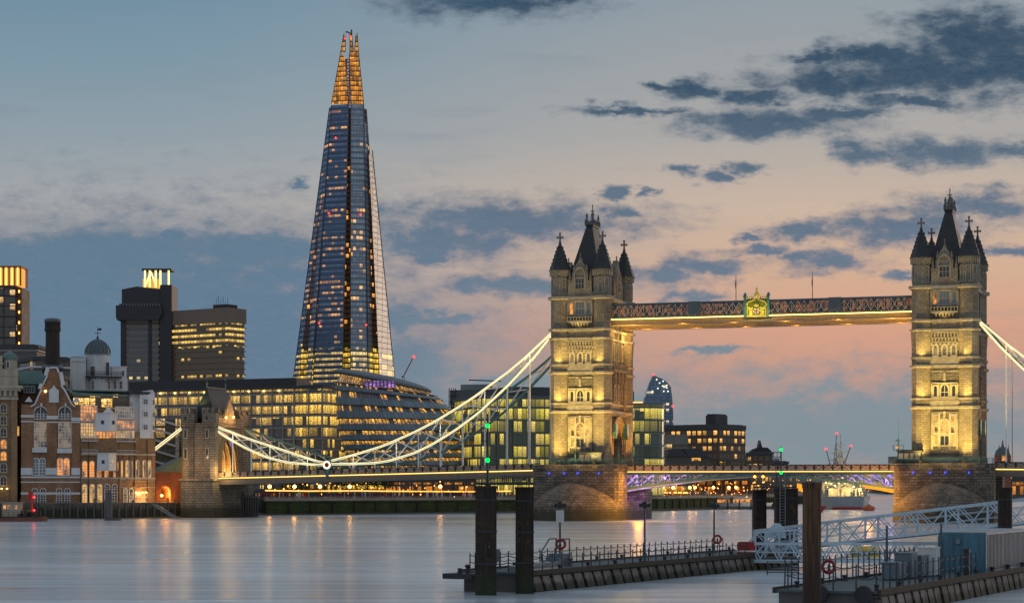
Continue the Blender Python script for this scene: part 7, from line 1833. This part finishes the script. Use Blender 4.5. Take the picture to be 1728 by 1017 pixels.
# gangways
def truss_bridge(name, label, A, B, w, h, nb, cat='gangway', thin=.1, style='N', deckon=True, kick=False):
    A, B = Vector(A), Vector(B); L = (B-A).length; hd = Vector((B.x-A.x, B.y-A.y, 0)); an = math.atan2(hd.y, hd.x)
    c = thing(name, label, cat, A, an); Lh = hd.length; dz = B.z-A.z
    P_ = lambda x, y, z: Vector((x, y, z+dz*x/Lh))
    for y in (0, w):
        b = MB(); b.beam(P_(0, y, 0), P_(Lh, y, 0), thin*1.9, thin*2.6); b.beam(P_(0, y, h), P_(Lh, y, h), thin*1.7, thin*1.9)
        if style == 'N':
            for f_ in (.38, .68): b.beam(P_(0, y, h*f_), P_(Lh, y, h*f_), thin*.6)
        for i in range(nb):
            x0, x1 = Lh*i/nb, Lh*(i+1)/nb; xm = (x0+x1)/2
            if style == 'N':
                b.beam(P_(x0, y, 0), P_(x0, y, h), thin*1.7); b.beam(P_(x0, y, h), P_(xm, y, 0), thin); b.beam(P_(x1, y, h), P_(xm, y, 0), thin); b.beam(P_(x0+.35, y, h), P_(xm+.35, y, 0), thin*.8)
            else:
                b.beam(P_(x0, y, 0), P_(xm, y, h), thin); b.beam(P_(xm, y, h), P_(x1, y, 0), thin); b.beam(P_(x0+.28, y, 0), P_(xm-.2, y, h), thin*.8) if False else b.beam(P_(xm+.3, y, h), P_(min(Lh, x1+.3), y, 0), thin*.8)
                b.beam(P_(0, y, h*.5), P_(Lh, y, h*.5), thin*.8) if i == 0 else None
        b.beam(P_(Lh, y, 0), P_(Lh, y, h), thin*1.7)
        b.obj('side_truss', gang_p, c)
    b = MB()
    for i in range(nb*2+1): x0 = Lh*i/(nb*2); b.beam(P_(x0, 0, 0), P_(x0, w, 0), thin*1.3)
    if style == 'N':
        for i in range(nb+1): b.beam(P_(Lh*i/nb, 0, h), P_(Lh*i/nb, w, h), thin)
    b.obj('cross_beam', gang_p, c)
    b = MB(); A_ = [P_(0, .1, -.02), P_(Lh, .1, -.02), P_(Lh, w-.1, -.02), P_(0, w-.1, -.02)]; b.face(A_); b.face([p_+Vector((0, 0, -.12)) for p_ in A_[::-1]])
    for j in range(4): b.face([A_[j]+Vector((0, 0, -.12)), A_[(j+1) % 4]+Vector((0, 0, -.12)), A_[(j+1) % 4], A_[j]])
    b.obj('walkway_deck', dark_m, c)
    return c
g0, g1 = at(1272, 931, 198), at(1740, 880, 178)
gw = truss_bridge('gangway', 'long inclined silver truss gangway sloping up across the front of a river pier', g0, g1, 2.2, 2.1, 7, thin=.09)
l0, l1 = at(1246, 946, 192), at(1600, 947, 186)
lk = truss_bridge('link_bridge', 'level pale truss footbridge low over the water below the inclined gangway', l0, l1, 2.4, 1.62, 10, style='W', thin=.12)
c = thing('gangway_landing', 'pale landing frame with rounded hood at the foot of the gangway', 'landing', at(1275, 935, 193), -.12)
b = MB(); b.box(-.2, -1.5, -.5, 4.6, 1.5, -.2); b.obj('platform', conc_d, c)
b = MB()
for x in (0, .9, 2.2, 3.6, 4.6):
    for y in (-1.5, 1.5): b.beam((x, y, -.2), (x, y, 2.2), .12)
for y in (-1.5, 1.5):
    b.beam((0, y, 2.1), (4.6, y, 2.4), .14); b.beam((0, y, .2), (2.2, y, 2.1), .1); b.beam((2.2, y, .2), (4.6, y, 2.2), .1); b.beam((-1.2, y, .6), (.3, y, 2.1), .1); b.beam((-1.2, y, .6), (-1.2, y, -.3), .1)
b.obj('frame', gang_p, c)
b = MB(); b.slab([(1.1, 1.6), (2.9, 1.6), (2.7, 2.5), (2.3, 2.95), (1.8, 3.0), (1.3, 2.5)], -1.2, .2); b.obj('hood', gang_p, c)
c = thing('red_locker', 'dark red rounded locker at the end of the central pontoon beside the gangway foot', 'locker', at(1259, 933, 192), -.1)
b = MB(); b.slab([(-.85, -.3), (.85, -.3), (.85, .9), (.7, 1.1), (-.7, 1.1), (-.85, .9)], -.5, .5); b.obj('body', red_p, c)
b = MB(); b.box(-.9, -.55, .15, .9, -.505, .3); b.obj('strap', white_p, c)
for k_, px in enumerate((1300, 1336)):
    pass
# yellow buoy on the water
c = thing('mooring_buoy', 'fat yellow floating buoy raft with black band, seen through the footbridge truss', 'buoy', at(1461, 938, 228)*1.0, 0)
c.location.z = 0
b = MB(); b.lathe([(1.45, -.3), (1.72, 0), (1.76, .5), (1.6, .95), (1.2, 1.15)], 20); b.obj('float', yellow_p, c)
b = MB(); b.lathe([(1.77, .28), (1.80, .33), (1.80, .62), (1.77, .66)], 20, cap=False); b.obj('band', dark_m, c)
b = MB()
for i in range(5): an = i*1.2566; b.tube((math.cos(an)*1.0, math.sin(an)*1.0, 1.1), (math.cos(an)*1.0, math.sin(an)*1.0, 1.55), .04, n=4)
b.obj('stud', dark_m, c)
# finger pontoon and dolphins beyond, right
c = thing('ladder_frame', 'submerged steel ladder frame under the gangway foot', 'ladder', at(1325, 958, 182)*1.0, 0); c.location.z = 0
b = MB()
for x in (-1.6, 1.2): b.tube((x, 0, -1), (x, 0, 1.2), .06, n=5)
for z_ in (.2, .7, 1.15): b.tube((-1.6, 0, z_), (1.2, 0, z_), .04, n=4)
b.obj('frame', rail_m, c)
